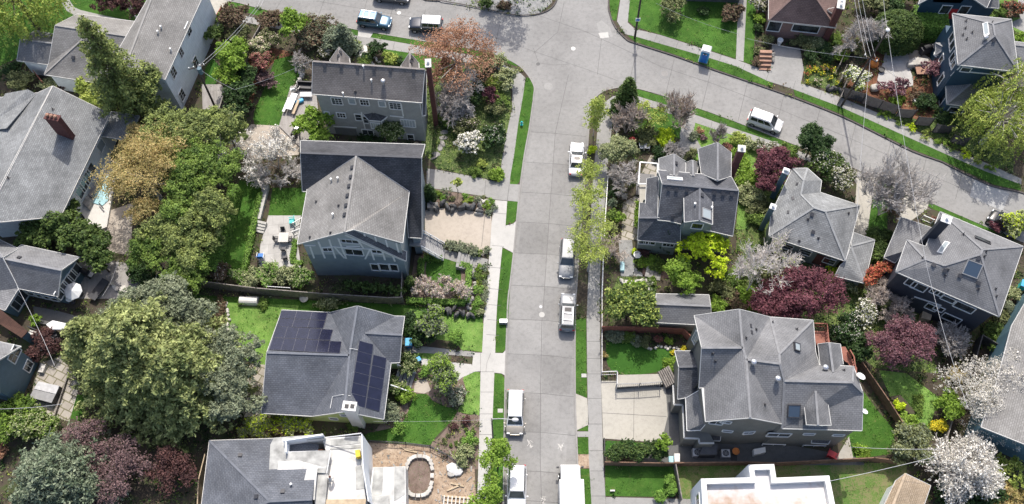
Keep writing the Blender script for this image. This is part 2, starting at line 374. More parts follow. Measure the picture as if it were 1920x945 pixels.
# --- lawns, walks, beds: (name, material, z, polygon)
SH = [
 # west block
 ('sidewalk', 'walk', ZW, [(420, 22), (575, 52), (656, 65), (694, 70), (787, 86), (880, 103), (930, 113), (957, 128), (972, 133), (985, 146), (981, 178), (972, 230), (964, 290), (957, 330), (956, 345), (937, 342), (941, 300), (950, 250), (960, 203), (961, 170), (955, 150), (930, 127), (880, 118), (787, 102), (722, 92), (669, 82), (560, 62), (420, 34)]),
 ('driveway', 'walk', ZW, [(800, 316), (820, 318), (907, 335), (936, 342), (956, 345), (977, 346), (971, 378), (928, 374), (907, 368), (812, 353), (800, 352)]),
 ('sidewalk', 'walk_pale', ZW+.004, [(928, 375), (951, 377), (948, 422), (942, 464), (938, 502), (932, 572), (930.5, 600), (928.5, 661), (927, 697), (924, 776), (921, 870), (918, 1000), (893, 1000), (897, 870), (899, 800), (901, 697), (904, 659), (907, 600), (912, 542), (915, 502), (919, 461), (922, 415)]),
 ('lawn_strip', 'lawn', ZL, [(430, 2), (480, 15), (575, 38), (671, 57), (671, 68), (600, 54), (480, 28), (420, 12)]),
 ('entry_slab', 'walk_pale', ZW, [(672, 56), (700, 61), (694, 71), (671, 68)]),
 ('lawn_strip', 'lawn', ZL, [(700, 60), (796, 77), (880, 92), (940, 106), (972, 122), (968, 124), (935, 113), (880, 101), (787, 85), (694, 70)]),
 ('lawn_strip', 'lawn', ZL, smooth_path([(987, 145), (995, 148), (1000, 160), (1000, 180), (993, 240), (980, 310), (974, 340), (966, 346), (955, 346), (957, 330), (964, 290), (972, 230), (980, 180), (987, 145)], 2)),
 ('lawn_strip', 'lawn', ZL, [(951, 377), (971, 378), (969, 408), (963, 418), (948, 422)]),
 ('driveway_apron', 'walk_pale', ZW, [(948, 423), (963, 419), (970, 412), (962, 474), (942, 463)]),
 ('lawn_strip', 'lawn', ZL, [(942, 465), (961, 474), (957, 530), (952, 610), (950, 650), (943, 661), (929, 661), (932, 572)]),
 ('driveway_apron', 'walk_pale', ZW, [(888, 661), (943, 662), (949, 655), (949, 705), (940, 700), (901, 696), (884, 697)]),
 ('lawn_strip', 'lawn', ZL, [(927, 700), (940, 701), (946, 709), (947, 800), (946, 940), (919, 940), (924, 776)]),
 ('driveway', 'walk_tan', ZW+.002, [(797, 394), (845, 388), (905, 400), (921, 405), (922, 420), (918, 468), (905, 480), (860, 460), (797, 446)]),
 ('lawn', 'lawn', ZL, [(718, 91), (790, 103), (860, 118), (880, 130), (850, 145), (722, 122)]),
 ('garden_path', 'pad_white', ZW, smooth_path([(671, 85), (687, 86), (690, 100), (700, 118), (716, 132), (706, 134), (684, 122), (674, 102), (671, 85)], 3)),
 ('lawn', 'lawn', ZL, smooth_path([(515, 112), (562, 104), (568, 140), (545, 165), (524, 235), (483, 238), (476, 212), (496, 165), (515, 112)], 3)),
 ('deck', 'deck_grey', .3, [(545, 161), (592, 161), (600, 250), (575, 262), (562, 275), (523, 236)]),
 ('patio', 'walk_tan', ZW, [(471, 233), (524, 236), (562, 268), (560, 290), (470, 300), (440, 262)]),
 ('lawn', 'lawn', ZL, [(450, 338), (492, 342), (480, 400), (456, 512), (400, 520), (390, 500), (420, 412)]),
 ('lawn', 'lawn', ZL, [(511, 352), (576, 352), (566, 405), (503, 404)]),
 ('patio', 'paver_grey', ZW, [(503, 404), (564, 404), (558, 455), (566, 512), (483, 512), (488, 460)]),
 ('lawn', 'lawn_pale', ZL, [(424, 568), (560, 572), (540, 720), (495, 690), (462, 676), (430, 640)]),
 ('lawn', 'lawn', ZL-.004, [(340, 552), (905, 578), (905, 606), (420, 600)]),
 ('patio', 'flag', ZW, [(470, 682), (500, 684), (500, 800), (462, 790), (440, 740)]),
 ('lawn', 'lawn_pale', ZL, [(757, 577), (907, 606), (904, 660), (866, 656), (852, 640), (757, 630)]),
 ('garden_path', 'walk', ZW, [(757, 648), (800, 650), (890, 660), (890, 669), (800, 662), (757, 662)]),
 ('lawn', 'lawn_pale', ZL, [(776, 659), (815, 661), (815, 675), (776, 672)]),
 ('garden_path', 'walk_pale', ZW, [(790, 672), (855, 680), (884, 683), (890, 697), (866, 708), (858, 714), (850, 704), (790, 683)]),
 ('garden_path', 'walk_tan', ZW, [(778, 714), (800, 712), (808, 732), (795, 738), (776, 735)]),
 ('lawn', 'lawn', ZL, smooth_path([(776, 739), (801, 739), (812, 752), (835, 762), (856, 769), (856, 780), (836, 800), (815, 822), (806, 834), (760, 832), (690, 826), (690, 812), (745, 800), (765, 772), (776, 739)], 2)),
 ('flower_bed', 'mulch', ZL+.002, [(735, 770), (765, 755), (766, 770), (745, 800), (700, 810)]),
 ('lawn', 'lawn_pale', ZL, smooth_path([(872, 703), (900, 698), (899, 778), (882, 777), (858, 770), (868, 755), (875, 735), (868, 712), (872, 703)], 2)),
 ('flower_bed', 'mulch', ZL+.004, smooth_path([(858, 772), (880, 779), (899, 780), (898, 850), (896, 880), (850, 870), (808, 836), (820, 822), (840, 800), (858, 772)], 2)),
 ('flower_bed', 'mulch', ZL-.008, [(762, 672), (830, 676), (870, 706), (874, 735), (866, 756), (840, 764), (810, 750), (740, 740)]),
 ('dirt_yard', 'dirt', ZL, [(690, 828), (760, 832), (806, 838), (850, 862), (890, 880), (895, 1000), (600, 1000), (600, 850)]),
 ('lawn', 'lawn', ZL, smooth_path([(800, 494), (832, 484), (854, 485), (864, 512), (863, 530), (856, 545), (841, 545), (820, 532), (799, 515), (800, 494)], 3)),
 ('flower_bed', 'mulch', ZL-.004, [(778, 478), (890, 496), (905, 500), (906, 590), (880, 590), (765, 570)]),
 ('garden_path', 'walk', ZW+.004, [(833, 468), (860, 474), (898, 482), (915, 486), (914, 503), (894, 500), (857, 492), (832, 484)]),
 ('rockery_bed', 'mulch', ZL+.006, [(798, 364), (812, 354), (907, 370), (927, 376), (925, 403), (900, 392), (800, 386)]),
 ('flower_bed', 'cover', ZL-.012, [(795, 120), (955, 155), (960, 200), (936, 340), (820, 316), (790, 280)]),
 ('lawn', 'lawn', ZL, [(-300, -200), (420, -200), (420, -30), (240, 45), (100, 62), (30, 110), (-60, 150), (-400, 120)]),
 ('driveway', 'pad_beige', ZW, [(340, -40), (480, -20), (425, 4), (420, 20), (405, 45), (392, 55), (360, 40)]),
 ('garden_path', 'walk', ZW+.004, smooth_path([(128, -5), (140, 14), (165, 22), (200, 30), (255, 42), (250, 50), (190, 42), (150, 32), (125, 20), (112, -5)], 2)),
 ('lawn', 'turf', ZL, [(398, 108), (412, 125), (404, 160), (385, 158), (384, 130)]),
 ('deck', 'deck_grey', .32, [(378, 158), (414, 158), (425, 170), (410, 205), (380, 205)]),
 ('flower_bed', 'bark', ZL-.006, [(500, 88), (560, 100), (565, 112), (520, 110), (500, 130), (470, 200), (440, 200), (450, 120)]),
 ('deck', 'pad_dark', .3, [(62, 574), (105, 582), (150, 594), (128, 612), (66, 606)]),
 ('patio', 'deck_grey', ZW, [(150, 480), (280, 500), (270, 560), (140, 560)]),
 ('patio', 'pad_white', .5, [(150, 395), (170, 300), (205, 290), (215, 340), (200, 425), (175, 435)]),
 ('patio', 'walk_tan', ZW, [(190, 400), (250, 380), (245, 480), (200, 470)]),
 ('patio', 'flag', ZW, [(75, 680), (115, 668), (150, 720), (130, 790), (50, 770)]),
 ('lawn', 'lawn', ZL, [(120, 740), (170, 740), (150, 790), (118, 780)]),
 ('garden_path', 'flag', ZL, [(90, 870), (150, 830), (140, 900), (80, 930)]),
 ('flower_bed', 'cover', ZL, [(395, 560), (425, 560), (428, 640), (405, 640)]),
 # east block
 ('sidewalk', 'walk', ZW, [(1122, 225), (1133, 192), (1150, 180), (1188, 178), (1244, 195), (1292, 211), (1342, 229), (1383, 243), (1440, 262), (1492, 281), (1590, 318), (1586, 330), (1490, 292), (1440, 275), (1383, 256), (1336, 241), (1280, 222), (1197, 192), (1160, 198), (1150, 215), (1146, 250), (1138, 330), (1130, 430), (1125, 520), (1125, 640), (1127, 715), (1131, 860), (1136, 945), (1140, 1020), (1112, 1020), (1109, 945), (1104, 860), (1101, 700), (1100, 600), (1103, 520), (1106, 430), (1112, 330)]),
 ('lawn_strip', 'lawn', ZL, [(1080, 598), (1099, 596), (1100.5, 746), (1079, 737)]),
 ('driveway_apron', 'pad_beige', ZW, [(1080, 738), (1101, 747), (1104, 796), (1081, 807)]),
 ('lawn_strip', 'lawn', ZL, [(1082, 807), (1104, 797), (1104, 808)]),
 ('lawn_strip', 'lawn', ZL, [(1083, 820), (1104, 820), (1105, 851), (1084, 851)]),
 ('entry_slab', 'walk', ZW, [(1082, 809), (1104, 809), (1104, 819), (1083, 819)]),
 ('planting_patch', 'dirt', ZL, [(1084, 852), (1106, 852), (1107, 878), (1085, 878)]),
 ('lawn_strip', 'lawn', ZL, [(1087, 879), (1107, 879), (1112, 1000), (1094, 1000)]),
 ('lawn_strip', 'lawn', ZL, [(1163, 164), (1190, 166), (1248, 182), (1298, 200), (1349, 218), (1397, 236), (1440, 253), (1496, 275), (1492, 280), (1440, 262), (1350, 231), (1290, 210), (1240, 194), (1188, 177)]),
 ('driveway', 'pad_beige', ZW, [(1127, 714), (1158, 714), (1158, 722), (1248, 726), (1252, 780), (1240, 830), (1131, 822)]),
 ('driveway', 'pad_dark', ZW-.004, [(1245, 724), (1300, 730), (1300, 800), (1620, 860), (1620, 872), (1190, 872), (1240, 828)]),
 ('patio', 'pad_beige', ZW, [(1566, 862), (1592, 818), (1600, 860)]),
 ('lawn', 'turf', ZL, smooth_path([(1136, 642), (1200, 640), (1222, 654), (1258, 654), (1260, 676), (1240, 695), (1200, 702), (1163, 702), (1145, 692), (1137, 675), (1136, 642)], 2)),
 ('walkway', 'pad_beige', .7, [(1158, 703), (1240, 701), (1242, 720), (1157, 726)]),
 ('lawn', 'lawn', ZL, [(1600, 735), (1620, 735), (1650, 775), (1678, 806), (1675, 850), (1600, 862), (1588, 818)]),
 ('lawn', 'lawn_pale', ZL, [(1648, 694), (1700, 700), (1760, 745), (1742, 806), (1705, 800), (1668, 742)]),
 ('lawn', 'lawn', ZL, [(1135, 872), (1268, 874), (1264, 932), (1135, 930)]),
 ('lawn', 'turf', ZL, [(1135, 826), (1240, 832), (1245, 850), (1135, 850)]),
 ('garden_path', 'walk', ZW, [(1136, 932), (1310, 936), (1310, 1000), (1136, 1000)]),
 ('lawn', 'patchy', ZL, [(1270, 868), (1700, 868), (1700, 1000), (1275, 1000)]),
 ('patio', 'flag', ZW, [(1168, 380), (1205, 360), (1195, 340), (1220, 290), (1250, 300), (1240, 350), (1200, 450), (1165, 450)]),
 ('gravel_path', 'gravel', ZW, [(1160, 450), (1185, 450), (1190, 500), (1210, 518), (1164, 518)]),
 ('patio', 'brick_path', ZW, [(1205, 500), (1260, 498), (1255, 522), (1205, 518)]),
 ('flower_bed', 'cover', ZL-.01, [(1158, 518), (1230, 520), (1230, 600), (1145, 560)]),
 ('planting_strip', 'soil', ZL, [(1078, 590), (1082, 520), (1090, 410), (1100, 300), (1106, 215), (1118, 225), (1110, 330), (1103, 430), (1098, 590)]),
 ('lawn', 'lawn', ZL, [(1195, 195), (1260, 215), (1290, 232), (1280, 262), (1240, 250), (1190, 250)]),
 ('garden_path', 'walk', ZW, [(1283, 216), (1305, 222), (1300, 250), (1320, 285), (1275, 285), (1275, 250)]),
 ('lawn', 'lawn_pale', ZL, [(1300, 228), (1345, 242), (1420, 268), (1440, 330), (1400, 430), (1380, 430), (1390, 300), (1300, 300)]),
 ('flower_bed', 'cover', ZL-.008, [(1345, 240), (1500, 290), (1450, 480), (1380, 470), (1390, 320)]),
 ('lawn', 'lawn', ZL, [(1500, 285), (1590, 315), (1612, 330), (1590, 345), (1540, 310)]),
 ('driveway', 'pad_beige', ZW, [(1590, 316), (1645, 334), (1636, 365), (1626, 440), (1600, 440), (1606, 345)]),
 ('lawn', 'lawn', ZL, [(1640, 362), (1664, 376), (1664, 430), (1640, 450), (1622, 440)]),
 ('lawn_strip', 'lawn', ZL, [(1648, 338), (1660, 340), (1704, 364), (1703, 372), (1680, 364), (1645, 348)]),
 ('lawn_strip', 'lawn', ZL, smooth_path([(1740, 382), (1748, 381), (1850, 426), (1870, 438), (1845, 430), (1790, 408), (1745, 390), (1740, 382)], 2)),
 ('driveway', 'pad_beige', ZW, [(1705, 364), (1742, 380), (1738, 392), (1700, 420), (1680, 410), (1690, 375)]),
 ('flower_bed', 'cover', ZL-.006, [(1360, 520), (1420, 440), (1560, 520), (1720, 580), (1760, 700), (1640, 690), (1560, 620), (1380, 560)]),
 # north block
 ('sidewalk', 'walk', ZW, [(1164, -90), (1184, -90), (1181, 0), (1177, 42), (1190, 54), (1240, 66), (1381, 112), (1440, 134), (1508, 158), (1575, 182), (1680, 226), (1762, 268), (1850, 306), (1915, 335), (1915, 346), (1850, 322), (1778, 291), (1711, 261), (1575, 200), (1487, 167), (1440, 152), (1380, 124), (1315, 104), (1190, 68), (1172, 64), (1157, 40), (1163, 0)]),
 ('lawn_strip', 'lawn', ZL, [(1146, -60), (1162, -60), (1162, 0), (1155, 39), (1147, 37), (1143, 10)]),
 ('lawn_strip', 'lawn', ZL, [(1176, 66), (1190, 68), (1250, 85), (1315, 104), (1380, 124), (1440, 146), (1451, 154), (1447, 163), (1400, 150), (1332, 126), (1265, 102), (1190, 78)]),
 ('lawn_strip', 'lawn', ZL, [(1488, 167), (1575, 200), (1630, 223), (1711, 261), (1778, 291), (1850, 322), (1914, 346), (1914, 357), (1863, 346), (1778, 306), (1711, 280), (1643, 247), (1575, 213), (1491, 180)]),
 ('lawn', 'lawn', ZL, [(1183, -60), (1384, -60), (1384, 0), (1383, 60), (1379, 110), (1300, 84), (1190, 50), (1178, 40)]),
 ('garden_path', 'walk', ZW, [(1391, -60), (1400, 0), (1394, 115), (1380, 112), (1386, -60)]),
 ('lawn', 'lawn', ZL, [(1401, -40), (1418, 10), (1412, 122), (1394, 116)]),
 ('driveway', 'walk', ZW+.004, [(1448, 84), (1500, 90), (1507, 130), (1502, 156), (1440, 134)]),
 ('flower_bed', 'cover', ZL, [(1506, 110), (1560, 110), (1575, 175), (1510, 155)]),
 ('patio', 'paver_grey', ZW+.1, smooth_path([(1660, 98), (1700, 96), (1706, 130), (1712, 160), (1668, 165), (1645, 150), (1655, 120), (1660, 98)], 2)),
 ('patio', 'walk_tan', ZW+.1, [(1690, 96), (1720, 94), (1745, 110), (1745, 128), (1705, 130)]),
 ('flower_bed', 'bark', ZL-.005, [(1575, 175), (1640, 95), (1660, 100), (1645, 150), (1740, 140), (1760, 200), (1740, 230), (1600, 190)]),
 ('flower_bed', 'cover', ZL-.01, [(1640, 200), (1760, 205), (1900, 280), (1900, 325), (1760, 262), (1660, 218)]),
 ('lawn', 'lawn_pale', ZL, [(1870, -40), (2000, -40), (2000, 70), (1905, 60), (1870, 20)]),
 ('sidewalk', 'walk', ZW, [(1905, -40), (1945, -40), (1950, 80), (1920, 60), (1895, 48), (1900, 40), (1912, 35)]),
 ('flower_bed', 'gravel', ZL, [(827, 4), (862, 9), (909, 18), (960, 29), (987, 30), (1010, 26), (1035, 5), (1036, -20), (800, -20)]),
]
cnt = {}
for nm, mt, z, px in SH:
    zz = z + .0007*(cnt.get(mt, 0) % 4); cnt[mt] = cnt.get(mt, 0)+1
    sheet(nm, px, zz, mt, .12 if z < .2 else z-.05)
# road joints, patches and marks
mb = MB()
def jl(pts, w=.05, mbx=None, z=.004):
    P = [W(x, y, z) for x, y in pts]
    for a, b in zip(P, P[1:]):
        d = (b-a).normalized(); q = Vector((-d.y, d.x, 0))*w/2
        (mbx or mb).add([a-q, b-q, b+q, a+q])
jl([(1066, 140), (1041, 250), (1029, 420), (1019, 570), (1016, 605), (1013.5, 733), (1013, 860), (1016, 960)])
for y, xa, xb in ((250, 994, 1100), (306.9, 984, 1098), (363.4, 976, 1092), (419.3, 970, 1088), (476.8, 964, 1084), (537.7, 957, 1080), (600.9, 953, 1077), (666.3, 950, 1077), (738, 948, 1077), (810.8, 948, 1079), (884.4, 946, 1082), (940, 945, 1086)):
    jl([(xa+1, y-3), (1040-(y-250)*.04, y), (xb-1, y+6)])
jl([(984, 20), (1100, 60), (1240, 125), (1340, 158), (1440, 196), (1600, 262), (1720, 316), (1800, 352), (1920, 410)])
jl([(600, 3), (760, 30), (900, 60), (1000, 96), (1100, 130), (1160, 152)], .04)
for t in (0., .09, .18, .27, .36, .45, .54, .63, .72, .81, .9): 
    x = 1190+t*760; y0 = 84+(x-1190)*.337; jl([(x+6, y0+3), (x-14, y0+86-t*5)])
for x in (520, 600, 680, 730, 790, 860, 930): jl([(x+8, 2+(x-700)*.17 if x > 720 else 0), (x-6, 30+(x-560)*.2)])
jl([(1058, 3), (1046, 60), (1000, 100)]); jl([(1048, 60), (1160, 60)], .04); jl([(1128, 70), (1120, 140)]); jl([(1000, 90), (1010, 118), (1040, 122), (1068, 120)], .04)
tag(mb.build('road_joints', 'joint'), kind='structure')
YJ = [250, 306.9, 363.4, 419.3, 476.8, 537.7, 600.9, 666.3, 738, 810.8, 884.4]
cx_ = lambda y: 1041-(y-250)*.07 if y < 570 else 1019-(y-570)*.02
for i, side, mt in ((0, 0, 'road_pale'), (1, 1, 'road_dim'), (3, 0, 'road_dim'), (4, 1, 'road_pale'), (6, 0, 'road_pale'), (7, 1, 'road_dim'), (8, 0, 'road_dim'), (9, 1, 'road_pale'), (5, 1, 'road_dim')):
    y0, y1 = YJ[i], YJ[i+1]; L_ = lambda y: 994-(y-250)*.115 if y < 600 else 953-(y-600)*.02
    a0, a1, b0, b1 = (L_(y0)+3, L_(y1)+3, cx_(y0), cx_(y1)) if not side else (cx_(y0), cx_(y1), 1098-(y0-250)*.06, 1098-(y1-250)*.06)
    if side: b0, b1 = min(b0, 1076), min(b1, 1076)
    sheet('road_panel', [(a0, y0-1), (b0, y0+1), (b1, y1+1), (a1, y1-1)], .002, mt)
mb2 = MB()
rr = random.Random(5)
def crack(x, y, ang, L, mbx):
    p = [(x, y)]
    for k in range(int(L/6)):
        ang += rr.uniform(-.45, .45); x += 6*math.cos(ang); y += 6*math.sin(ang); p.append((x, y))
    jl(p, .022, mbx, .006)
for _ in range(26): 
    x = rr.uniform(955, 1075); y = rr.uniform(180, 930); crack(x, y, rr.choice((0, 1.57, 3.1))+rr.uniform(-.3, .3), rr.uniform(15, 60), mb2)
for _ in range(26):
    x = rr.uniform(1000, 1800); y = 60+(x-1000)*.37+rr.uniform(-20, 20); crack(x, y, .35+rr.uniform(-1.5, 1.5), rr.uniform(15, 70), mb2)
for _ in range(10):
    x = rr.uniform(560, 980); y = 20+(x-560)*.17+rr.uniform(-15, 15); crack(x, y, .2+rr.uniform(-1.5, 1.5), rr.uniform(15, 50), mb2)
tag(mb2.build('road_cracks', 'joint_soft'), kind='structure')
# joints in sidewalks and drives
mb3 = MB(); zj = ZW+.009
for y in (400, 461, 502, 542, 572, 600, 628): 
    f = (y-377)/(776-377); jl([(927-24*f, y-1), (950-23*f, y+1)], .04, mb3, zj)
for y in (697, 735, 776, 815, 860): jl([(901-(y-697)*.03, y), (926-(y-697)*.03, y)], .04, mb3, zj)
for y in (640, 672, 701, 747, 795, 845, 883, 930): jl([(1101+(y-700)*.033, y), (1127+(y-700)*.037, y)], .04, mb3, zj)
for y in (270, 310, 350): jl([(1112+(350-y)*.1, y), (1146-(y-250)*.1, y+2)], .04, mb3, zj)
for x in (1215, 1250, 1290, 1335, 1380, 1425, 1470): jl([(x, 186+(x-1200)*.345-4), (x-3, 198+(x-1200)*.345-1)], .04, mb3, zj)
for x in (1230, 1270, 1310, 1350, 1395, 1440, 1490, 1540, 1600, 1660, 1720): jl([(x+2, 64+(x-1230)*.335), (x-4, 80+(x-1230)*.345)], .04, mb3, zj)
for x in (700, 740, 785, 830): jl([(x, 72+(x-700)*.17), (x-4, 88+(x-700)*.17)], .04, mb3, zj)
jl([(911, 338), (908, 368)], .05, mb3, zj); jl([(955, 346), (951, 377)], .05, mb3, zj); jl([(1128, 774), (1250, 781)], .04, mb3, zj); jl([(1189, 724), (1188, 827)], .04, mb3, zj)
jl([(909, 403), (903, 462)], .05, mb3, zj+.002); jl([(901, 661), (901, 697)], .03, mb3, zj); jl([(920, 662), (913, 680), (911, 697)], .03, mb3, zj)
tag(mb3.build('pavement_joints', 'joint'), kind='structure')
sheet('road_patch', [(1827, 336), (1893, 362), (1880, 396), (1818, 368)], .005, 'road_patch')
sheet('road_patch', [(1118, 44), (1128, 38), (1143, 50), (1150, 70), (1126, 66)], .005, 'walk')
sheet('road_patch', [(1122, 62), (1140, 60), (1142, 70), (1126, 72)], .007, 'walk_pale')
for x, y, r, mt in ((748, 24, .26, 'white_dirty'), (1075, 91, .28, 'white_dirty'), (1028, 162, .55, 'walk'), (1246, 139, .7, 'joint_soft'), (1246, 138, .45, 'kerb'), (1009, 120, .25, 'joint'), (1139, 67, .25, 'joint'), (1016, 590, .32, 'walk_pale'), (1014, 575, .18, 'lightgrey')):
    p = W(x, y, 0); o = MB().cyl((p.x, p.y, -.02), r, .026+(.003 if mt == 'kerb' else 0), 18).build('manhole_cover', mt)
    tag(o, {748: 'small pale round cover in the top street right of the blue wagon', 1075: 'small white round cover in the middle of the junction', 1028: 'wide worn round cover in the street south of the junction', 1246: 'large round cover in the diagonal street'+(' inner lid' if mt == 'kerb' else ' outer ring'), 1009: 'small dark round lid at the left side of the junction', 1139: 'small dark lid by the pale patch at the junction corner', 1016: 'pale round cover on the street centre line beside the wagon', 1014: 'tiny grey valve lid just above a pale round cover on the centre line'}[x], 'manhole cover')
# painted survey marks at the street's lower end
for x, y in ((994, 832), (1051, 838), (1019, 938)):
    mb = MB(); rr = random.Random(x)
    for _ in range(9):
        a, b = (x+rr.uniform(-6, 6), y+rr.uniform(-8, 8)), (x+rr.uniform(-6, 6), y+rr.uniform(-8, 8)); jl([a, b], .035, mb, .008+_*.0004)
    tag(mb.build('chalk_mark', 'offwhite'), {994: 'scribbled white paint mark in the left lane beside the leafy tree', 1051: 'scribbled white paint mark in the right lane above the box truck', 1019: 'scribbled white paint mark between the pickup and the box truck'}[x], 'road marking')
from mathutils.geometry import tessellate_polygon
for nm, a, b_ in (('shingle_grey', (.20, .203, .21), (.25, .252, .258)), ('shingle_light', (.205, .212, .212), (.275, .283, .283)), ('shingle_warm', (.225, .218, .205), (.275, .268, .255)),
                  ('shingle_taupe', (.175, .160, .148), (.21, .193, .18)), ('shingle_dark', (.062, .064, .07), (.095, .097, .105)), ('shingle_slate', (.092, .096, .108), (.135, .14, .152)),
                  ('shingle_blue', (.115, .125, .145), (.15, .16, .18)), ('shingle_brown', (.185, .125, .108), (.23, .155, .135)), ('shingle_mid', (.178, .18, .185), (.21, .212, .216)), ('shingle_tan', (.36, .28, .19), (.44, .35, .25))):
    shingle(nm, a, b_); plain(nm+'_cap', tuple(.5*(x+y) for x, y in zip(a, b_)), .9, var=.15)
siding('siding_white', (.66, .70, .72), .35); siding('siding_grey', (.31, .315, .305)); siding('siding_blue', (.19, .235, .265)); siding('siding_navy', (.018, .026, .042))
siding('siding_slate', (.09, .15, .19)); siding('siding_green', (.42, .50, .20)); siding('siding_sage', (.20, .235, .23)); siding('siding_olive', (.15, .15, .135)); siding('siding_dark', (.04, .045, .06))
siding('siding_deepblue', (.022, .06, .10)); siding('siding_aqua', (.10, .19, .24)); siding('siding_tan', (.38, .36, .32))
plain('stucco', (.72, .74, .76), .8, var=.06); plain('stucco_warm', (.60, .58, .54), .8, var=.08); plain('panel_grey', (.12, .125, .125), .7, var=.1)
brickmat('brick_red', (.20, .075, .055), (.28, .11, .08), (.30, .24, .2)); brickmat('brick_brown', (.17, .085, .07), (.24, .125, .10), (.25, .2, .18)); plain('brick_dark', (.10, .035, .03), .85, var=.3, scale=5)
m = MATS['siding_blue']; nt = m.node_tree; b = nt.nodes['Principled BSDF']; l = b.inputs['Base Color'].links[0].from_socket
tc = N(nt, 'ShaderNodeTexCoord'); sp = N(nt, 'ShaderNodeSeparateXYZ'); nt.links.new(tc.outputs['Object'], sp.inputs[0]); g_ = N(nt, 'ShaderNodeMath', operation='GREATER_THAN', i_1=5.6); nt.links.new(sp.outputs[2], g_.inputs[0])
nt.links.new(mix(nt, l, (.34, .37, .37), g_.outputs[0]), b.inputs['Base Color'])
def inset(poly, d):
    a = sum(poly[i][0]*poly[(i+1) % len(poly)][1]-poly[(i+1) % len(poly)][0]*poly[i][1] for i in range(len(poly)))
    if a < 0: poly = poly[::-1]
    n = len(poly); out = []
    for i in range(n):
        p0, p1, p2 = Vector(poly[i-1]), Vector(poly[i]), Vector(poly[(i+1) % n])
        d1 = (p1-p0).normalized(); d2 = (p2-p1).normalized()
        n1 = Vector((-d1.y, d1.x)); n2 = Vector((-d2.y, d2.x)); k = 1+n1.dot(n2)
        m = (n1+n2)/max(k, .4); out.append(p1+m*d)
    return out
class House:
    def __init__(s, name, label, cat, at, origin=(0, 0, 1), group=None):
        s.ox, s.oy, s.sc = origin; p = W(*s.P(*at)); s.e = empty(name, p, label, cat, group); s.wv = []; s.wf = []; s.rv = []; s.rf = []; s.robj = None
    def P(s, x, y): return (s.ox+x/s.sc, s.oy+y/s.sc)
    def X(s, x, y, z): return W(*s.P(x, y), z)
    def roof(s, V, faces, mat, fascia=True, th=.14, name='roof', over=None, trim='gutter', skip=()):
        """V: {key:(px,py,z)}, faces: strings of keys"""
        P = {k: v if isinstance(v, Vector) else s.X(*v) for k, v in V.items()}; mb = MB(); edges = {}; tris = []
        for f in faces:
            pts = [P[k] for k in f]
            nrm = Vector((0, 0, 0))
            for i in range(len(pts)): nrm += pts[i].cross(pts[(i+1) % len(pts)])
            if nrm.z < 0: f = f[::-1]; pts = pts[::-1]; nrm = -nrm
            nrm.normalize()
            h = Vector((-nrm.y, nrm.x, 0))
            if h.length < .05: h = (pts[1]-pts[0])
            h.normalize(); u = nrm.cross(h); 
            uv = [(p.dot(h), p.dot(u)) for p in pts]
            # fan of triangles keeps slightly warped faces clean
            T3 = tessellate_polygon([[(p.x, p.y, 0) for p in pts]])
            for t in T3:
                a, b, c = (pts[i] for i in t)
                if (b-a).cross(c-a).z < 0: t = t[::-1]
                mb.add([pts[i] for i in t], None, [uv[i] for i in t]); mb.add([pts[i]-Vector((0, 0, th)) for i in t][::-1]); tris.append([pts[i] for i in t])
            for i in range(len(f)):
                a, b = f[i], f[(i+1) % len(f)]; edges.setdefault(frozenset((a, b)), []).append((a, b))
        s.rim = []
        for e, l in edges.items():
            if len(l) == 1:
                a, b = l[0]; A, B = P[a], P[b]; dn = Vector((0, 0, -th)); mb.add([A, A+dn, B+dn, B]); s.rim.append((a, b))
        o = mb.build(name, mat, s.e); s.robj = o
        for t in tris:
            n = len(s.rv); s.rv += t
            for i in range(1, len(t)-1): s.rf.append((n, n+i, n+i+1))
        if fascia:
            fb = MB()
            for a, b in s.rim:
                if a+b in skip or b+a in skip: continue
                A, B = P[a], P[b]; d = (B-A); d2 = Vector((d.y, -d.x, 0)).normalized()*.03
                fb.bar(A+d2-Vector((0, 0, th*.55)), B+d2-Vector((0, 0, th*.55)), .055, th+.02)
            fb.build('fascia', trim, o)
        # ridge caps: shared edges that stand above their faces
        rc = MB()
        for e, l in edges.items():
            if len(l) == 2:
                a, b = l[0]; A, B = P[a], P[b]
                fs = [f for f in faces if a in f and b in f][:2]
                if len(fs) == 2:
                    mid = (A+B)/2; hi = 0
                    for f in fs:
                        cen = sum((P[k] for k in f), Vector())/len(f); hi += (mid.z-cen.z)
                        nn = Vector((0, 0, 0)); q = [P[k] for k in f]
                        for i in range(len(q)): nn += q[i].cross(q[(i+1) % len(q)])
                        if nn.z < 0: nn = -nn
                        nn.normalize(); 
                    # convex if far face centres lie below the plane of the other
                    f0 = [P[k] for k in fs[0]]; n0 = Vector((0, 0, 0))
                    for i in range(len(f0)): n0 += f0[i].cross(f0[(i+1) % len(f0)])
                    if n0.z < 0: n0 = -n0
                    n0.normalize(); c1 = sum((P[k] for k in fs[1]), Vector())/len(fs[1])
                    if (c1-A).dot(n0) < -.02: rc.bar(A+Vector((0, 0, .02)), B+Vector((0, 0, .02)), .22, .05)
        if rc.f: rc.build('ridge_cap', mat+'_cap', o)
        return o
    def bvh(s, r=True):
        return BVHTree.FromPolygons([tuple(v) for v in (s.rv if r else s.wv)], s.rf if r else s.wf)
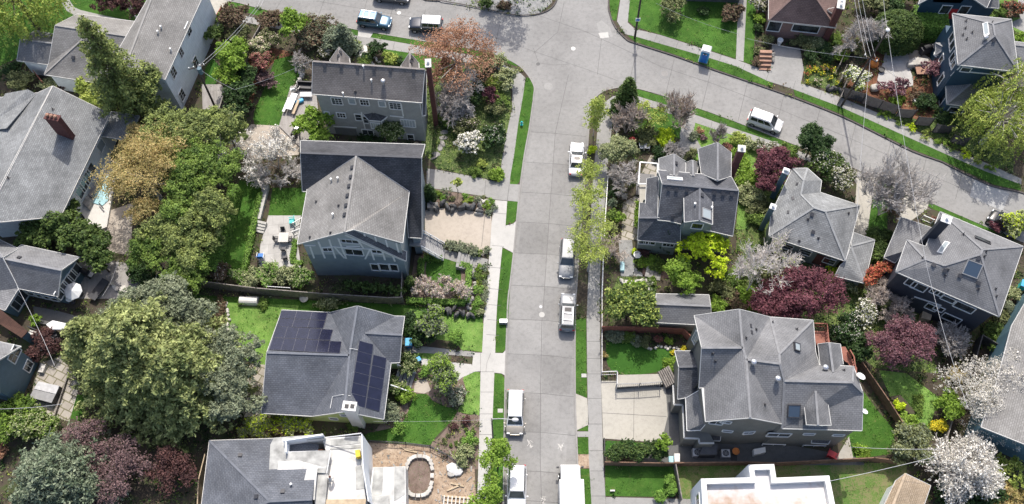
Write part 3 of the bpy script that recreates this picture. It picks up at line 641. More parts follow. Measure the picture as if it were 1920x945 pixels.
    def walls(s, pts, mat, ins=.4, zb=-.05, dz=.16, name='wall', top=None):
        """pts: [(px,py,z)...] outline taken at roof-edge height"""
        xy = [tuple(s.X(*p).to_2d()) for p in pts]; xy = inset(xy, ins) if ins else [Vector(p) for p in xy]
        bv = s.bvh() if s.rf else None; mb = MB(); n = len(xy)
        for i in range(n):
            a, b = xy[i], xy[(i+1) % n]; L = (b-a).length; k = max(2, int(L/.3)); tops = []
            for j in range(k+1):
                q = a.lerp(b, j/k); z = top
                if top is None:
                    h = bv.ray_cast(Vector((q.x, q.y, 60)), Vector((0, 0, -1)))[0]; z = h.z-dz if h else None
                tops.append((q, z))
            good = [z for q, z in tops if z is not None]
            if not good: good = [3]
            tops = [(q, z if z is not None else min(good)) for q, z in tops]
            for (q, z), (q2, z2) in zip(tops, tops[1:]):
                v = [Vector((q.x, q.y, zb)), Vector((q2.x, q2.y, zb)), Vector((q2.x, q2.y, z2)), Vector((q.x, q.y, z))]
                mb.add(v); m = len(s.wv); s.wv += v; s.wf += [(m, m+1, m+2), (m, m+2, m+3)]
        if top is not None: mb.add([(q.x, q.y, top) for q in xy])
        return mb.build(name, mat, s.e)
    def hit(s, x, y, roof=False):
        px, py = s.P(x, y); d = ray(px, py).normalized()
        h = s.bvh(roof).ray_cast(CAMP, d)
        if h[0] is None: print('MISS', s.e.name, x, y, roof); return None, None
        n = h[1]; n = n if n.dot(d) < 0 else -n
        return h[0], n
    def win(s, x, y, w, h, nx=1, ny=1, pane='glass', trim='white', name='window', fr=.1, sill=True):
        p, n = s.hit(x, y)
        if p is None: return
        t = Vector((0, 0, 1)).cross(n).normalized(); up = n.cross(t); M = Matrix((t, n, up)).transposed()
        f = MB()
        for sx in (-1, 1): f.box(p+t*sx*(w/2+fr/2)+n*.02, (fr, .11, h+2*fr), rot=M)
        for sz in (-1, 1): f.box(p+up*sz*(h/2+fr/2)+n*.02, (w-.004, .11+(.06 if sz < 0 and sill else 0), fr), rot=M)
        for i in range(1, nx): f.box(p+t*(-w/2+w*i/nx)+n*.02, (.05, .06, h-.004), rot=M)
        for i in range(1, ny): f.box(p+up*(-h/2+h*i/ny)+n*.02, (w-.004, .05, .045), rot=M)
        o = f.build(name, trim, s.e)
        MB().box(p+n*.012, (w, .04, h), rot=M).build('pane', pane, o)
        return o
    def board(s, x, y, w, h, mat, name='door', d=.05):
        p, n = s.hit(x, y)
        if p is None: return
        t = Vector((0, 0, 1)).cross(n).normalized(); up = n.cross(t); M = Matrix((t, n, up)).transposed()
        return MB().box(p+n*.03, (w, d, h), rot=M).build(name, mat, s.e)
    def trim(s, a, b, w=.14, mat='white', name='trim'):
        p, n = s.hit(*a); q, _ = s.hit(*b)
        if p is None or q is None: return
        if not hasattr(s, 'tb'): s.tb = {}
        s.tb.setdefault(mat, MB()).bar(p+n*.03, q+n*.03, w, .06, up=n)
    def endtrim(s, name='trim'):
        for k, v in getattr(s, 'tb', {}).items(): v.build(name, k, s.e)
        s.tb = {}
    def vent(s, x, y, kind='box', par=None):
        p, n = s.hit(x, y, True)
        if p is None: return
        par = par or s.robj; mb = MB()
        t = Vector((0, 0, 1)).cross(n)
        t = t.normalized() if t.length > .05 else Vector((1, 0, 0))
        up = n.cross(t); M = Matrix((t, n.cross(t), n)).transposed()
        if kind == 'box':
            mb.box(p+n*.06, (.34, .34, .13), rot=M); mb.box(p+n*.14, (.40, .40, .04), rot=M); mb.build('roof_vent', 'dark', par)
        elif kind == 'flat': mb.box(p+n*.03, (.4, .26, .06), rot=M); mb.build('roof_vent', 'dark', par)
        elif kind == 'pipe': mb.cyl(p-Vector((0, 0, .15)), .05, .55, 8); mb.box(p+n*.01, (.3, .3, .03), rot=M); mb.build('vent_pipe', 'dark', par)
        elif kind == 'wpipe': mb.cyl(p-Vector((0, 0, .15)), .07, .5, 8); mb.cyl(p+Vector((0, 0, .33)), .12, .12, 8); mb.build('vent_pipe', 'white', par)
        elif kind == 'turbine': mb.cyl(p-Vector((0, 0, .2)), .14, .55, 12); mb.lathe(p+Vector((0, 0, .35)), [(.1, 0), (.26, .06), (.3, .18), (.24, .32), (.08, .4)], 12); mb.build('flue_cap', 'metal', par)
    def skylight(s, x, y, w, h, pane='glass_pale', frame='grey', lift=.12):
        p, n = s.hit(x, y, True)
        if p is None: return
        t = Vector((0, 0, 1)).cross(n)
        t = t.normalized() if t.length > .05 else Vector((1, 0, 0))
        M = Matrix((t, n.cross(t), n)).transposed(); up = n.cross(t)
        f = MB()
        for k in (-1, 1): f.box(p+t*k*w/2+n*lift/2, (.09, h+.09, lift+.05), rot=M); f.box(p+up*k*h/2+n*lift/2, (w-.092, .09, lift+.05), rot=M)
        o = f.build('skylight', frame, s.robj); MB().box(p+n*lift/2, (w-.08, h-.08, lift), rot=M).build('pane', pane, o)
    def chimney(s, x, y, z, w, d, rz, mat, z0=0., cap='offwhite', pots=1, potmat='white'):
        p = s.X(x, y, z); b = MB().box((p.x, p.y, (z+z0)/2), (w, d, z-z0), R(rz))
        o = b.build('chimney', mat, s.e)
        k = MB().box((p.x, p.y, z+.06), (w+.14, d+.14, .12), R(rz)).build('chimney_cap', cap, o)
        for i in range(pots):
            q = Vector(((i-(pots-1)/2)*w/max(pots, 1)*.9, 0, 0)); q.rotate(Matrix.Rotation(R(rz), 3, 'Z')); c = Vector((p.x, p.y, z+.12))+q
            MB().lathe(c, [(.15, 0), (.15, .25), (.19, .26), (.19, .34), (.06, .42)], 10).build('chimney_pot', potmat, o)
        return o
def disp(a, b):
    p, q = W(*a), W(*b); return math.degrees(math.atan2(q.y-p.y, q.x-p.x))
# ---- A: white two-storey house, top left
h = House('house', 'white two-storey house with a tall side wall beside the driveway', 'house', (300, 100))
h.roof({'a': (330, -12, 7), 'b': (367.7, 20, 7), 'c': (309.4, 148.7, 7), 'd': (236, 122, 9), 'e': (312, -20, 9), 'f': (284, -14, 7), 'g': (222, 80, 7), 'h': (303, -52, 9), 'i': (390, -28, 7), 'm': (196, 138, 7)},
       ['ibcdh', 'hdmf'], 'shingle_warm')
h.walls([(390, -28, 7), (367.7, 20, 7), (309.4, 148.7, 7), (196, 138, 7), (284, -14, 7)], 'siding_white', .3)
h.roof({'a': (103.5, 47.5, 6.4), 'b': (268, 72, 6.4), 'c': (259, 41, 4), 'd': (145, 26, 4), 'e': (91, 121, 4), 'f': (150, 130, 4), 'g': (250, 150, 4), 'k': (83, 139.5, 3.6), 'l': (153, 75, 6.0), 'm': (236, 128, 4), 'n': (222, 160, 3.6), 'o': (224, 84, 6.0)},
       ['dabc', 'aefmb'], 'shingle_warm')
h.roof({'k': (83, 139.5, 3.7), 'l': (155, 73, 6.2), 'n': (225, 162, 3.7), 'o': (226, 84, 6.2), 'e': (91, 119, 4.1)}, ['klon', 'kel'], 'shingle_warm', skip=('lo', 'no', 'el'))
h.roof({'a': (38, 74, 4.9), 'b': (106, 82, 4.9), 'c': (101, 64, 3.6), 'd': (66, 57, 3.6), 'e': (32, 113, 3.3), 'f': (91, 121, 3.3)}, ['dabc', 'aefb'], 'shingle_mid')
h.walls([(66, 57, 3.6), (106, 64, 3.6), (91, 121, 3.3), (32, 113, 3.3)], 'siding_white', .35)
h.walls([(145, 27, 4), (262, 40, 4), (225, 162, 3.7), (84, 139.5, 3.7), (103, 64, 4)], 'siding_white', .35)
for x, y, a, b_ in ((353, 56, 1., 1.6), (339, 98, .8, 1.4), (325, 136, 1., 1.5), (366, 117, 1., 1.5), (341, 178, 1., 1.6)): h.win(x, y, a, b_, 2, 3)
h.trim((367, 55), (399, 104), .12)
for x, y in ((303, 53), (297, 62)): h.vent(x, y, 'wpipe')
h.vent(321, 95, 'wpipe'); h.vent(138, 108, 'box'); h.endtrim()
# ---- L2: big grey house at the left edge with brick chimney
h = House('house', 'white house at the left edge under a big grey roof with brick chimney', 'house', (60, 300), (0, 160, 4.975))
h.roof({'a': (490, 5, 7.4), 'b': (1025, 265, 4.5), 'c': (565, 1220, 4.5), 'd': (0, 1085, 4.9), 'r': (15, 940, 7.4), 's': (-180, 1290, 7.4), 't': (-760, 850, 4.5), 'u': (-60, 120, 4.5), 'n': (350, 70, 6.4), 'v': (-300, 1300, 7.2), 'w': (-100, 1060, 6.9)},
       ['arsvtunn'[:7]+'n', 'abcs'], 'shingle_light', trim='offwhite')
h.roof({'a': (260, 38, 6.6), 'b': (50, 75, 5.2), 'c': (-160, 430, 5.2), 'd': (340, 80, 6.4), 'e': (60, 400, 6.8)}, ['abced'], 'shingle_light', fascia=False)
h.roof({'a': (1035, 245, 3.4), 'b': (1300, 285, 3.2), 'c': (1190, 510, 3.2), 'd': (935, 470, 3.4)}, ['abcd'], 'shingle_light', name='porch_roof')
h.walls([(1025, 265, 4.5), (565, 1220, 4.5), (-180, 1290, 4.5), (-760, 850, 4.5), (-60, 120, 4.5), (490, 5, 4.5)], 'siding_white', .45)
h.chimney(490, 300, 9.4, 1.6, .65, -12, 'brick_dark', 4.5, 'brick_dark', 3, 'terracotta')
for x, y, w_, hh in ((850, 795, 1.3, 1.7), (815, 860, 1.3, 1.7), (782, 925, 1.3, 1.7), (748, 990, 1.2, 1.7)): h.win(x, y, w_, hh)
h.win(672, 1150, 1.6, 1.5); h.win(940, 560, 1.2, 1.4, pane='glass_pale')
h.vent(495, 225, 'pipe'); h.vent(80, 865, 'pipe')
# ---- L3: blue house, left centre
h = House('house', 'slate blue house with five tall gable windows and a wooden deck at the left edge', 'house', (90, 520), (0, 440, 4.975))
h.roof({'a': (0, 215, 5.4), 'b': (570, 330, 5.4), 'c': (740, 210, 3.6), 'd': (200, 95, 3.6), 'e': (540, 575, 3.2), 'f': (170, 500, 3.2), 'g': (150, 130, 3.8)}, ['abcdg', 'aebf'.replace('e', 'b').replace('bb', 'b')] if 0 else ['abcdg', 'abef'], 'shingle_grey')
h.roof({'a': (20, 215, 5.8), 'b': (-260, -60, 5.8), 'c': (-60, 20, 3.8), 'd': (170, 130, 3.8), 'e': (172, 500, 3.2), 'f': (45, 705, 3.2), 'g': (-320, 560, 3.2), 'h': (-420, 100, 5.8)}, ['abcd', 'aefgb'], 'shingle_grey')
h.walls([(730, 215, 3.6), (540, 570, 3.2), (172, 500, 3.2), (45, 700, 3.2), (-320, 560, 3.2), (-60, 20, 3.8), (200, 95, 3.6)], 'siding_slate', .3)
for i in range(5): h.win(713-39*i, 325+55*i, .95, 1.6)
for i in range(4): h.win(300+68*i, 552+16*i, .9, .8)
h.win(180, 610, 2., 1.8, 3, 1); h.vent(180, 217, 'box')
# ---- L4: blue house lower left
h = House('house', 'blue clapboard house at the lower left edge with two white framed windows', 'house', (20, 690), (0, 560, 3.94))
G1 = h.X(285, 480, 0); G2 = h.X(150, 775, 0); d_ = (G2-G1).normalized(); w_ = Vector((d_.y, -d_.x, 0))
if w_.x > 0: w_ = -w_
zz = lambda p, z, k=0: Vector((p.x, p.y, z))+w_*k
pm_ = (G1+G2)/2; h.roof({'a': zz(G1-d_*.3, 4.9, -.3), 'b': zz(pm_, 7.6, -.3), 'c': zz(G2+d_*.3, 4.9, -.3), 'd': zz(G2+d_*.3, 4.9, 11), 'e': zz(pm_, 7.6, 11), 'f': zz(G1-d_*.3, 4.9, 11)}, ['abef', 'bcde'], 'shingle_grey')
wl = MB(); f1 = [zz(G1, 0), zz(G2, 0), zz(G2, 5), zz(pm_, 7.4), zz(G1, 5)]; wl.add(f1).add([zz(G1, 0), zz(G1, 0, 10.8), zz(G1, 5, 10.8), zz(G1, 5)]).add([zz(G2, 0), zz(G2, 0, 10.8), zz(G2, 5, 10.8), zz(G2, 5)]); wl.build('wall', 'siding_slate', h.e); h.wv += f1; h.wf += [(0, 1, 2), (0, 2, 4), (2, 3, 4)]
h.win(105, 412, 1.5, 1.5, 2, 2); h.win(208, 498, 1., 1.3, 2, 1)
h2 = House('garden_wing', 'low blue wing with a dark brown roof at the left edge', 'house', (20, 630), (0, 560, 3.94))
h2.roof({'a': (-20, 60, 3.6), 'b': (205, 240, 3.2), 'c': (160, 290, 2.8), 'd': (-20, 175, 2.8)}, ['abcd'], 'deck_brown', fascia=False)
h2.walls([(-20, 60, 3.6), (205, 240, 3.2), (160, 290, 2.8), (-20, 175, 2.8)], 'siding_slate', .1)
h2.win(20, 272, 1., 1.2, 2, 1); h2.win(118, 328, .8, 1.1)
# ---- B: grey house with long roof
h = House('house', 'grey clapboard house with a long taupe roof and a bay window', 'house', (700, 200), (560, 80, 4.296))
h.roof({'a': (115, 150, 11.2), 'b': (1015, 215, 11.2), 'c': (992, 482, 8.8), 'd': (108, 412, 8.8), 'e': (113, 160, 8.8), 'f': (1017, 226, 8.8)}, ['abcd', 'abfe'], 'shingle_taupe')
h.robj0 = h.robj
h.roof({'a': (325, 36, 10.4), 'b': (252, 140, 9), 'c': (262, 165, 9.0), 'd': (330, 165, 10.4), 'e': (408, 125, 9), 'f': (414, 176, 9.0)}, ['abcd', 'adfe'], 'shingle_taupe', name='gable_roof')
h.roof({'a': (895, 82, 10.4), 'b': (826, 185, 9), 'c': (824, 206, 9.0), 'd': (898, 210, 10.4), 'e': (966, 165, 9), 'f': (970, 216, 9.0)}, ['abcd', 'adfe'], 'shingle_taupe', name='gable_roof')
h.walls([(113, 152, 8.8), (1020, 222, 8.8), (992, 482, 8.8), (108, 412, 8.8)], 'siding_grey', .35)
h.walls([(262, 130, 9), (325, 80, 9), (400, 130, 9), (405, 190, 9), (262, 180, 9)], 'siding_grey', .15, top=8.9, name='wing_wall')
h.walls([(832, 180, 9), (895, 125, 9), (960, 175, 9), (960, 230, 9), (832, 225, 9)], 'siding_grey', .15, top=8.9, name='wing_wall')
h.roof({'a': (1010, 225, 8.6), 'b': (1030, 225, 8.2), 'c': (1022, 583, 6.4), 'd': (998, 585, 6.8)}, ['abcd'], 'shingle_dark', name='side_roof')
h.roof({'a': (600, 540, 5.6), 'b': (512, 566, 4.9), 'c': (566, 622, 4.7), 'd': (664, 630, 4.7), 'e': (728, 580, 4.9)}, ['abc', 'acd', 'ade'], 'shingle_dark', name='bay_roof', trim='white')
h.walls([(525, 570, 4.7), (572, 622, 4.7), (660, 630, 4.7), (722, 585, 4.7), (640, 545, 4.7)], 'siding_grey', .05, zb=2.2, name='bay_wall', top=4.6)
for x, y, w_, hh, nx, ny in ((308, 470, 1.15, 1.2, 3, 3), (430, 470, .7, .95, 1, 1), (530, 480, .95, 1., 3, 2), (672, 492, .7, .95, 1, 1), (778, 508, 1.25, 1.2, 3, 3), (343, 583, .95, .9, 3, 2), (482, 600, .7, 1.2, 1, 2), (882, 648, 1.6, 1.35, 5, 5), (558, 720, 1.3, 1., 2, 1), (904, 770, .7, 1.7, 1, 2), (232, 580, .5, 1.2, 1, 1), (620, 668, 1., 1.15, 4, 4), (695, 640, .8, 1.1, 3, 4), (545, 620, .7, 1.3, 1, 2)):
    h.win(x, y, w_, hh, nx, ny, 'glass_pale' if (nx, ny) == (1, 1) or nx > 3 else 'glass')
h.board(385, 725, 2.6, 2.0, 'panel_grey', 'garage_door')
for a, b_ in (((140, 440), (175, 530)), ((175, 530), (505, 560)), ((505, 560), (535, 690)), ((825, 490), (843, 590)), ((735, 588), (845, 600)), ((975, 490), (990, 580)), ((1012, 590), (1040, 820)), ((280, 672), (468, 684)), ((468, 684), (488, 768))): h.trim(a, b_)
h.endtrim(); h.robj = h.robj0
for x in (210, 343, 473, 606, 738, 926): h.vent(x, 178+(x-210)*.074, 'box')
h.vent(684, 330, 'turbine'); h.vent(588, 315, 'wpipe'); h.vent(457, 400, 'pipe'); h.vent(524, 203, 'wpipe'); h.vent(360, 420, 'wpipe')
for x, y in ((332, 80), (325, 110), (908, 125), (900, 155)): h.vent(x, y, 'box')
h.chimney(1043, 168, 12., .55, 1., 4, 'brick_dark', 0, 'offwhite', 1)
# ---- C: Tudor house
h = House('house', 'half-timbered blue-grey house with steep gable, ridge vents and a darker catslide roof', 'house', (660, 480), (480, 250, 2.954))
h.roof({'a': (490, 545, 12.2), 'b': (555, 126, 12.2), 'c': (285, 303, 9), 'd': (230, 612, 9), 'e': (848, 322, 9), 'f': (812, 606, 9), 'g': (540, 531, 12.2)}, ['abcd', 'abefg'], 'shingle_warm')
main = h.robj
h.roof({'a': (247, 108, 12.2), 'b': (916, 134, 12.2), 'c': (918, 580, 5.2), 'd': (845, 575, 5.2), 'e': (258, 320, 8.8), 'f': (830, 330, 8.6), 'g': (555, 128, 12.1), 'h': (247, 40, 9.5), 'i': (935, 62, 9.5)}, ['abcdfe', 'abih'], 'shingle_dark', name='rear_roof')
h.roof({'a': (490, 547, 12.0), 'b': (555, 536, 11.6), 'c': (832, 655, 6.3), 'd': (830, 706, 5.8)}, ['abcd'], 'shingle_slate', name='lower_roof')
h.walls([(230, 612, 9), (490, 610, 9), (812, 636, 9), (848, 322, 9), (560, 150, 9), (285, 303, 9)], 'siding_blue', .35)
h.walls([(260, 60, 9.2), (925, 85, 9.2), (918, 570, 5.2), (845, 575, 5.2), (840, 200, 8.8), (262, 300, 8.8)], 'siding_blue', .35)
h.walls([(436, 65, 6), (750, 72, 6), (740, 160, 6), (430, 150, 6)], 'siding_blue', 0, top=6.0, name='rear_bay')
h.roof({'a': (462, 58, 6.3), 'b': (750, 70, 6.3), 'c': (740, 150, 6.3), 'd': (425, 140, 6.3)}, ['abcd'], 'shingle_warm', name='rear_bay_roof')
# upper wall gets paler timber panels and white boards
for x, y in ((385, 602), (438, 595), (440, 655), (345, 640), (290, 650), (500, 680), (610, 650), (690, 690), (735, 680), (330, 607), (600, 615)):
    pass
for x, y, w_, hh, nx in ((398, 642, 1., .75, 2), (515, 596, 2.0, .7, 3), (537, 656, 2.1, 1.35, 2), (668, 653, 1.1, .7, 2), (662, 740, .9, 1.6, 1), (712, 740, 1.2, 1.6, 1), (762, 742, .9, 1.6, 1), (430, 795, 2.6, .7, 3), (735, 808, 3.2, .7, 3)):
    h.win(x, y, w_, hh, nx, 1, 'glass')
for a, b_, w_ in (((295, 690), (822, 712), .22), ((335, 776), (822, 797), .2), ((300, 627), (322, 690), .18), ((345, 597), (382, 690), .18), ((405, 587), (440, 690), .18), ((455, 580), (500, 692), .18), ((440, 628), (640, 640), .18), ((365, 632), (440, 626), .18), ((435, 628), (490, 690), .18),
                 ((563, 590), (600, 640), .18), ((632, 640), (605, 695), .18), ((635, 640), (655, 700), .18), ((700, 655), (715, 700), .18), ((755, 672), (770, 708), .18), ((575, 625), (500, 625), .16), ((645, 665), (705, 670), .16), ((270, 620), (330, 620), .18), ((590, 580), (600, 600), .18), ((700, 590), (730, 600), .14), ((745, 600), (760, 640), .16)):
    h.trim(a, b_, w_)
h.trim((262, 624), (486, 562), .2); h.trim((494, 562), (815, 702), .2)
A, B = h.X(562, 543, 11.5), h.X(800, 612, 8.9); q = Vector((0, 0, 2.7)); MB().add([A, B, B-q, A-q]).build('upper_wall', 'siding_blue', h.e)
for t in (.15, .4, .65, .9): c = A.lerp(B, t)+Vector((0, -.04, 0)); MB().bar(c, c-q*.9, .16, .06).build('timber_board', 'white', h.e)
h.endtrim(); h.robj = main
for x, y in ((535, 190), (528, 243), (518, 293), (509, 346), (501, 400), (493, 452)): h.vent(x, y, 'box')
for x, y in ((333, 380), (457, 402), (412, 552), (298, 577)): h.vent(x, y, 'pipe')
h.vent(418, 262, 'wpipe'); h.vent(455, 255, 'wpipe'); h.vent(428, 455, 'wpipe')
# front porch and stair on the east side
pz = 3.0
P0 = [h.X(850, 620, 3.), h.X(925, 625, 3.), h.X(925, 560, 3.), h.X(850, 560, 3.)]
MB().prism([(p.x, p.y) for p in P0], 2.7, pz).build('porch_floor', 'grey', h.e)
a = h.X(925, 600, 3.0); b_ = h.X(1040, 665, .3); st = MB(); k = 13; dirv = (b_-a); wv = Vector((-dirv.y, dirv.x, 0)).normalized()*.95
for i in range(k):
    q = a.lerp(b_, (i+.5)/k); st.bar(q-wv, q+wv, .34, .06); st.bar(q-wv+Vector((0, 0, -.12)), q+wv+Vector((0, 0, -.12)), .03, .2)
so_ = st.build('porch_stair', 'grey', h.e)
for sgn in (-1, 1):
    rb = MB(); A = a+wv*sgn+Vector((0, 0, .9)); B = b_+wv*sgn+Vector((0, 0, .9)); rb.bar(A, B, .08, .06); rb.bar(A-Vector((0, 0, .78)), B-Vector((0, 0, .78)), .06, .25)
    for i in range(16): q = A.lerp(B, i/15); rb.bar(q, q-Vector((0, 0, .8)), .04 if i % 5 else .1)
    rb.build('stair_railing', 'white', so_)
# ---- D: solar house
h = House('house', 'low pale green house with solar panels and a white chimney', 'house', (620, 690), (480, 540, 2.954))
h.roof({'a': (145, 122, 3.2), 'b': (412, 136, 3.2), 'c': (517, 372, 5.9), 'd': (60, 358, 5.9), 'e': (30, 692, 3.2), 'f': (312, 709, 3.2), 'g': (520, 385, 5.9)}, ['abcd', 'dcfe'], 'shingle_blue', skip=('bc', 'cf'))
ew = h.robj
h.roof({'a': (562, 100, 5.9), 'b': (412, 136, 3.2), 'c': (517, 372, 5.9), 'f': (312, 709, 3.2), 'h': (490, 684, 5.9), 'i': (707, 726, 3.2), 'j': (747, 416, 3.2), 'k': (606, 249, 4.7), 'l': (768, 156, 3.2), 'm': (530, 372, 5.9)}, ['abm', 'bmhf'.replace('b', 'm', 1).replace('mm', 'm')] if 0 else ['acb', 'chf', 'akjihc', 'alk'], 'shingle_blue', skip=('bc', 'cf', 'kj', 'lk'))
ns = h.robj
h.roof({'k': (606, 249, 4.75), 'l': (768, 156, 3.25), 'm': (822, 157, 3.2), 'n': (808, 260, 4.75), 'o': (795, 412, 3.2), 'j': (745, 414, 3.25)}, ['klmn', 'knoj'], 'shingle_blue', skip=('kl', 'kj'))
h.walls([(145, 122, 3.2), (412, 136, 3.2), (562, 120, 3.2), (820, 158, 3.2), (795, 412, 3.2), (745, 414, 3.2), (707, 726, 3.2), (490, 722, 3.2), (312, 709, 3.2), (30, 692, 3.2)], 'siding_green', .35)
h.win(490, 703, .8, .7, 1, 1, 'glass_pale'); h.win(430, 722, .8, .6)
h.chimney(518, 655, 6.9, 1.25, .8, -6, 'white_dirty', 0, 'white_dirty', 0)
c = h.X(518, 655, 7.03)
for dx in (-.28, .28): MB().box((c.x+dx, c.y, c.z), (.4, .42, .06), R(-6)).build('flue_opening', 'black', h.e)
c1, c2, c3, c4_ = h.X(500, 690, 5.2), h.X(0, 0, 0), None, None
def on(hh, x, y, lift=.1, r=None):
    p, n = hh.hit(x, y, True); return p+n*lift, n
def panels(h, c00, c10, c01, c11, nx, ny, rows=None):
    """grid of solar panels between four pixel corners on the roof; rows: [(y0,y1,x0,x1,n)]"""
    PC, PN = on(h, (c00[0]+c10[0]+c01[0]+c11[0])/4, (c00[1]+c10[1]+c01[1]+c11[1])/4)
    def q(u, v):
        x = (c00[0]*(1-u)+c10[0]*u)*(1-v)+(c01[0]*(1-u)+c11[0]*u)*v; y = (c00[1]*(1-u)+c10[1]*u)*(1-v)+(c01[1]*(1-u)+c11[1]*u)*v
        d = ray(*h.P(x, y)); t = (PC-CAMP).dot(PN)/d.dot(PN); return CAMP+d*t
    # corners on the plane, then linear in 3-D
    A, B, Cc, D = q(0, 0), q(1, 0), q(0, 1), q(1, 1)
    L = lambda u, v: (A*(1-u)+B*u)*(1-v)+(Cc*(1-u)+D*u)*v
    for i in range(nx):
        for j in range(ny):
            e = .005; u0, u1, v0, v1 = (i+e)/nx, (i+1-e)/nx, (j+e)/ny, (j+1-e)/ny
            t = [L(u0, v0), L(u1, v0), L(u1, v1), L(u0, v1)]; n = (t[1]-t[0]).cross(t[2]-t[0]).normalized()
            if n.z < 0: n = -n
            yield t, n
def solar(h, *a, **k):
    for t, n in panels(h, *a, **k):
        m = MB(); cc = sum(t, Vector())/4
        m.add([p-n*.05 for p in t]+[p+n*.0 for p in t], [(3, 2, 1, 0), (4, 5, 6, 7), (0, 1, 5, 4), (1, 2, 6, 5), (2, 3, 7, 6), (3, 0, 4, 7)])
        f = m.build('solar_panel', 'pv_frame', h.robj)
        s = [cc+(p-cc)*.975 for p in t]; MB().add([p+n*.004 for p in s]).build('cell_sheet', 'pv', f)
h.robj = ew
solar(h, (140, 124), (397, 136), (128, 166), (385, 179), 3, 1)
solar(h, (128, 168), (385, 180), (112, 212), (372, 222), 3, 1)
solar(h, (112, 212), (427, 230), (92, 273), (410, 289), 5, 1)
solar(h, (94, 274), (474, 296), (72, 340), (464, 362), 6, 1)
h.robj = ns
solar(h, (573, 291), (650, 312), (517, 642), (604, 664), 1, 6)
solar(h, (650, 369), (724, 388), (606, 664), (684, 684), 1, 5)
cp = MB(); pts = [on(h, x, y, .12)[0] for x, y in ((520, 598), (480, 592), (428, 602), (416, 668))]; cp.tube(pts, .03, 5); cp.build('conduit', 'white', ns)
cp = MB(); pts = [on(h, x, y, .12)[0] for x, y in ((560, 345), (528, 336), (522, 340))]; cp.tube(pts, .03, 5); cp.build('conduit', 'white', ns)
# front stair with white rails
a = h.X(770, 495, .9); b_ = h.X(868, 530, .15); st = MB(); dv = b_-a; wv = Vector((-dv.y, dv.x, 0)).normalized()*1.15
for i in range(5): q = a.lerp(b_, (i+.5)/5); st.bar(q-wv, q+wv, .32, .07)
so_ = st.build('front_steps', 'grey', h.e)
for sgn in (-1, 1):
    rb = MB(); A = a+wv*sgn+Vector((0, 0, .95)); B = b_+wv*sgn+Vector((0, 0, .95)); rb.bar(A, B, .1, .08); rb.bar(A-Vector((0, 0, .7)), B-Vector((0, 0, .7)), .1, .08)
    for i in range(8): q = A.lerp(B, i/7); rb.bar(q, q-Vector((0, 0, .9)), .09)
    rb.build('stair_railing', 'white', so_)
# ---- E: house under construction, bottom centre
h = House('house', 'house under construction with white sheeted flat roofs and a dark grey hip roof', 'house', (640, 890), (360, 740, 3.2))
h.roof({'a': (105, 276, 3.6), 'b': (526, 262, 3.6), 'c': (178, 350, 4.6), 'd': (466, 640, 6.), 'e': (20, 760, 3.6), 'f': (700, 632, 6.), 'g': (700, 440, 4.7), 'h': (760, 436, 4.7), 'i': (0, 860, 3.2), 'j': (730, 850, 3.8)} if 0 else
       {'a': (105, 276, 3.6), 'b': (526, 262, 3.6), 'd': (466, 640, 6.2), 'e': (40, 800, 3.6), 'f': (720, 628, 6.2), 'g': (760, 300, 3.9), 'j': (730, 900, 3.6)}, ['abgfd', 'ade', 'dfje'], 'shingle_blue', trim='offwhite', skip=('gf', 'fj', 'bg'))
for x, y in ((290, 365), (545, 583), (388, 612)): h.vent(x, y, 'box')
h.vent(598, 540, 'wpipe')
h.walls([(105, 276, 3.6), (700, 262, 3.6), (720, 900, 3.6), (40, 800, 3.6)], 'siding_tan', .4)
def flat(h, pts, z, mat, name, th=.25, zb=None):
    P = [h.X(x, y, z) for x, y in pts]; return MB().prism([(p.x, p.y) for p in P], z-th if zb is None else zb, z).build(name, mat, h.e)
flat(h, [(492, 258), (780, 236), (795, 262), (565, 278), (565, 345), (830, 333), (800, 470), (462, 458), (470, 300)], 4.9, 'membrane_grey', 'upper_deck', .3)
flat(h, [(520, 402), (640, 395), (800, 440), (690, 445), (512, 452)], 4.93, 'membrane', 'roof_sheet', .02)
flat(h, [(690, 440), (752, 438), (735, 632), (648, 622)], 5.4, 'membrane', 'roof_sheet', .05)
flat(h, [(752, 440), (830, 335), (800, 640), (790, 700), (735, 700), (740, 500)], 4.7, 'membrane_grey', 'deck_edge', .2)
flat(h, [(780, 262), (1012, 246), (1020, 420), (1045, 640), (800, 640), (828, 420)], 3.9, 'membrane', 'flat_roof', .3, 0)
flat(h, [(828, 318), (1010, 300), (1012, 318), (828, 330)], 3.96, 'membrane_grey', 'roof_sheet', .04)
flat(h, [(832, 270), (1008, 250), (1010, 290), (832, 310)], 3.94, 'membrane_grey', 'roof_sheet', .03)
flat(h, [(980, 430), (1040, 425), (1045, 560), (985, 570)], 3.94, 'membrane_grey', 'roof_sheet', .03)
flat(h, [(820, 425), (1015, 398), (975, 520), (970, 630), (815, 630)], 3.93, 'white_dirty', 'roof_sheet', .02)
flat(h, [(565, 345), (565, 300), (785, 282), (785, 338)], .2, 'deck_red', 'stair_floor', .1)
wl = MB(); 
for a, b_ in (((545, 275), (785, 238)), ((562, 280), (562, 345))):
    A, B = h.X(*a, 5.6), h.X(*b_, 5.6); wl.bar(A-Vector((0, 0, 2.6)), B-Vector((0, 0, 2.6)), .15, 5.2)
A, B = h.X(565, 345, 4.9), h.X(785, 338, 4.9); wl.bar(A-Vector((0, 0, 2.4)), B-Vector((0, 0, 2.4)), .15, 4.6)
wl.build('stairwell_wall', 'stucco', h.e)
wl = MB(); A, B, Cq = h.X(1015, 235, 6.2), h.X(1022, 430, 6.2), h.X(1055, 640, 5.6)
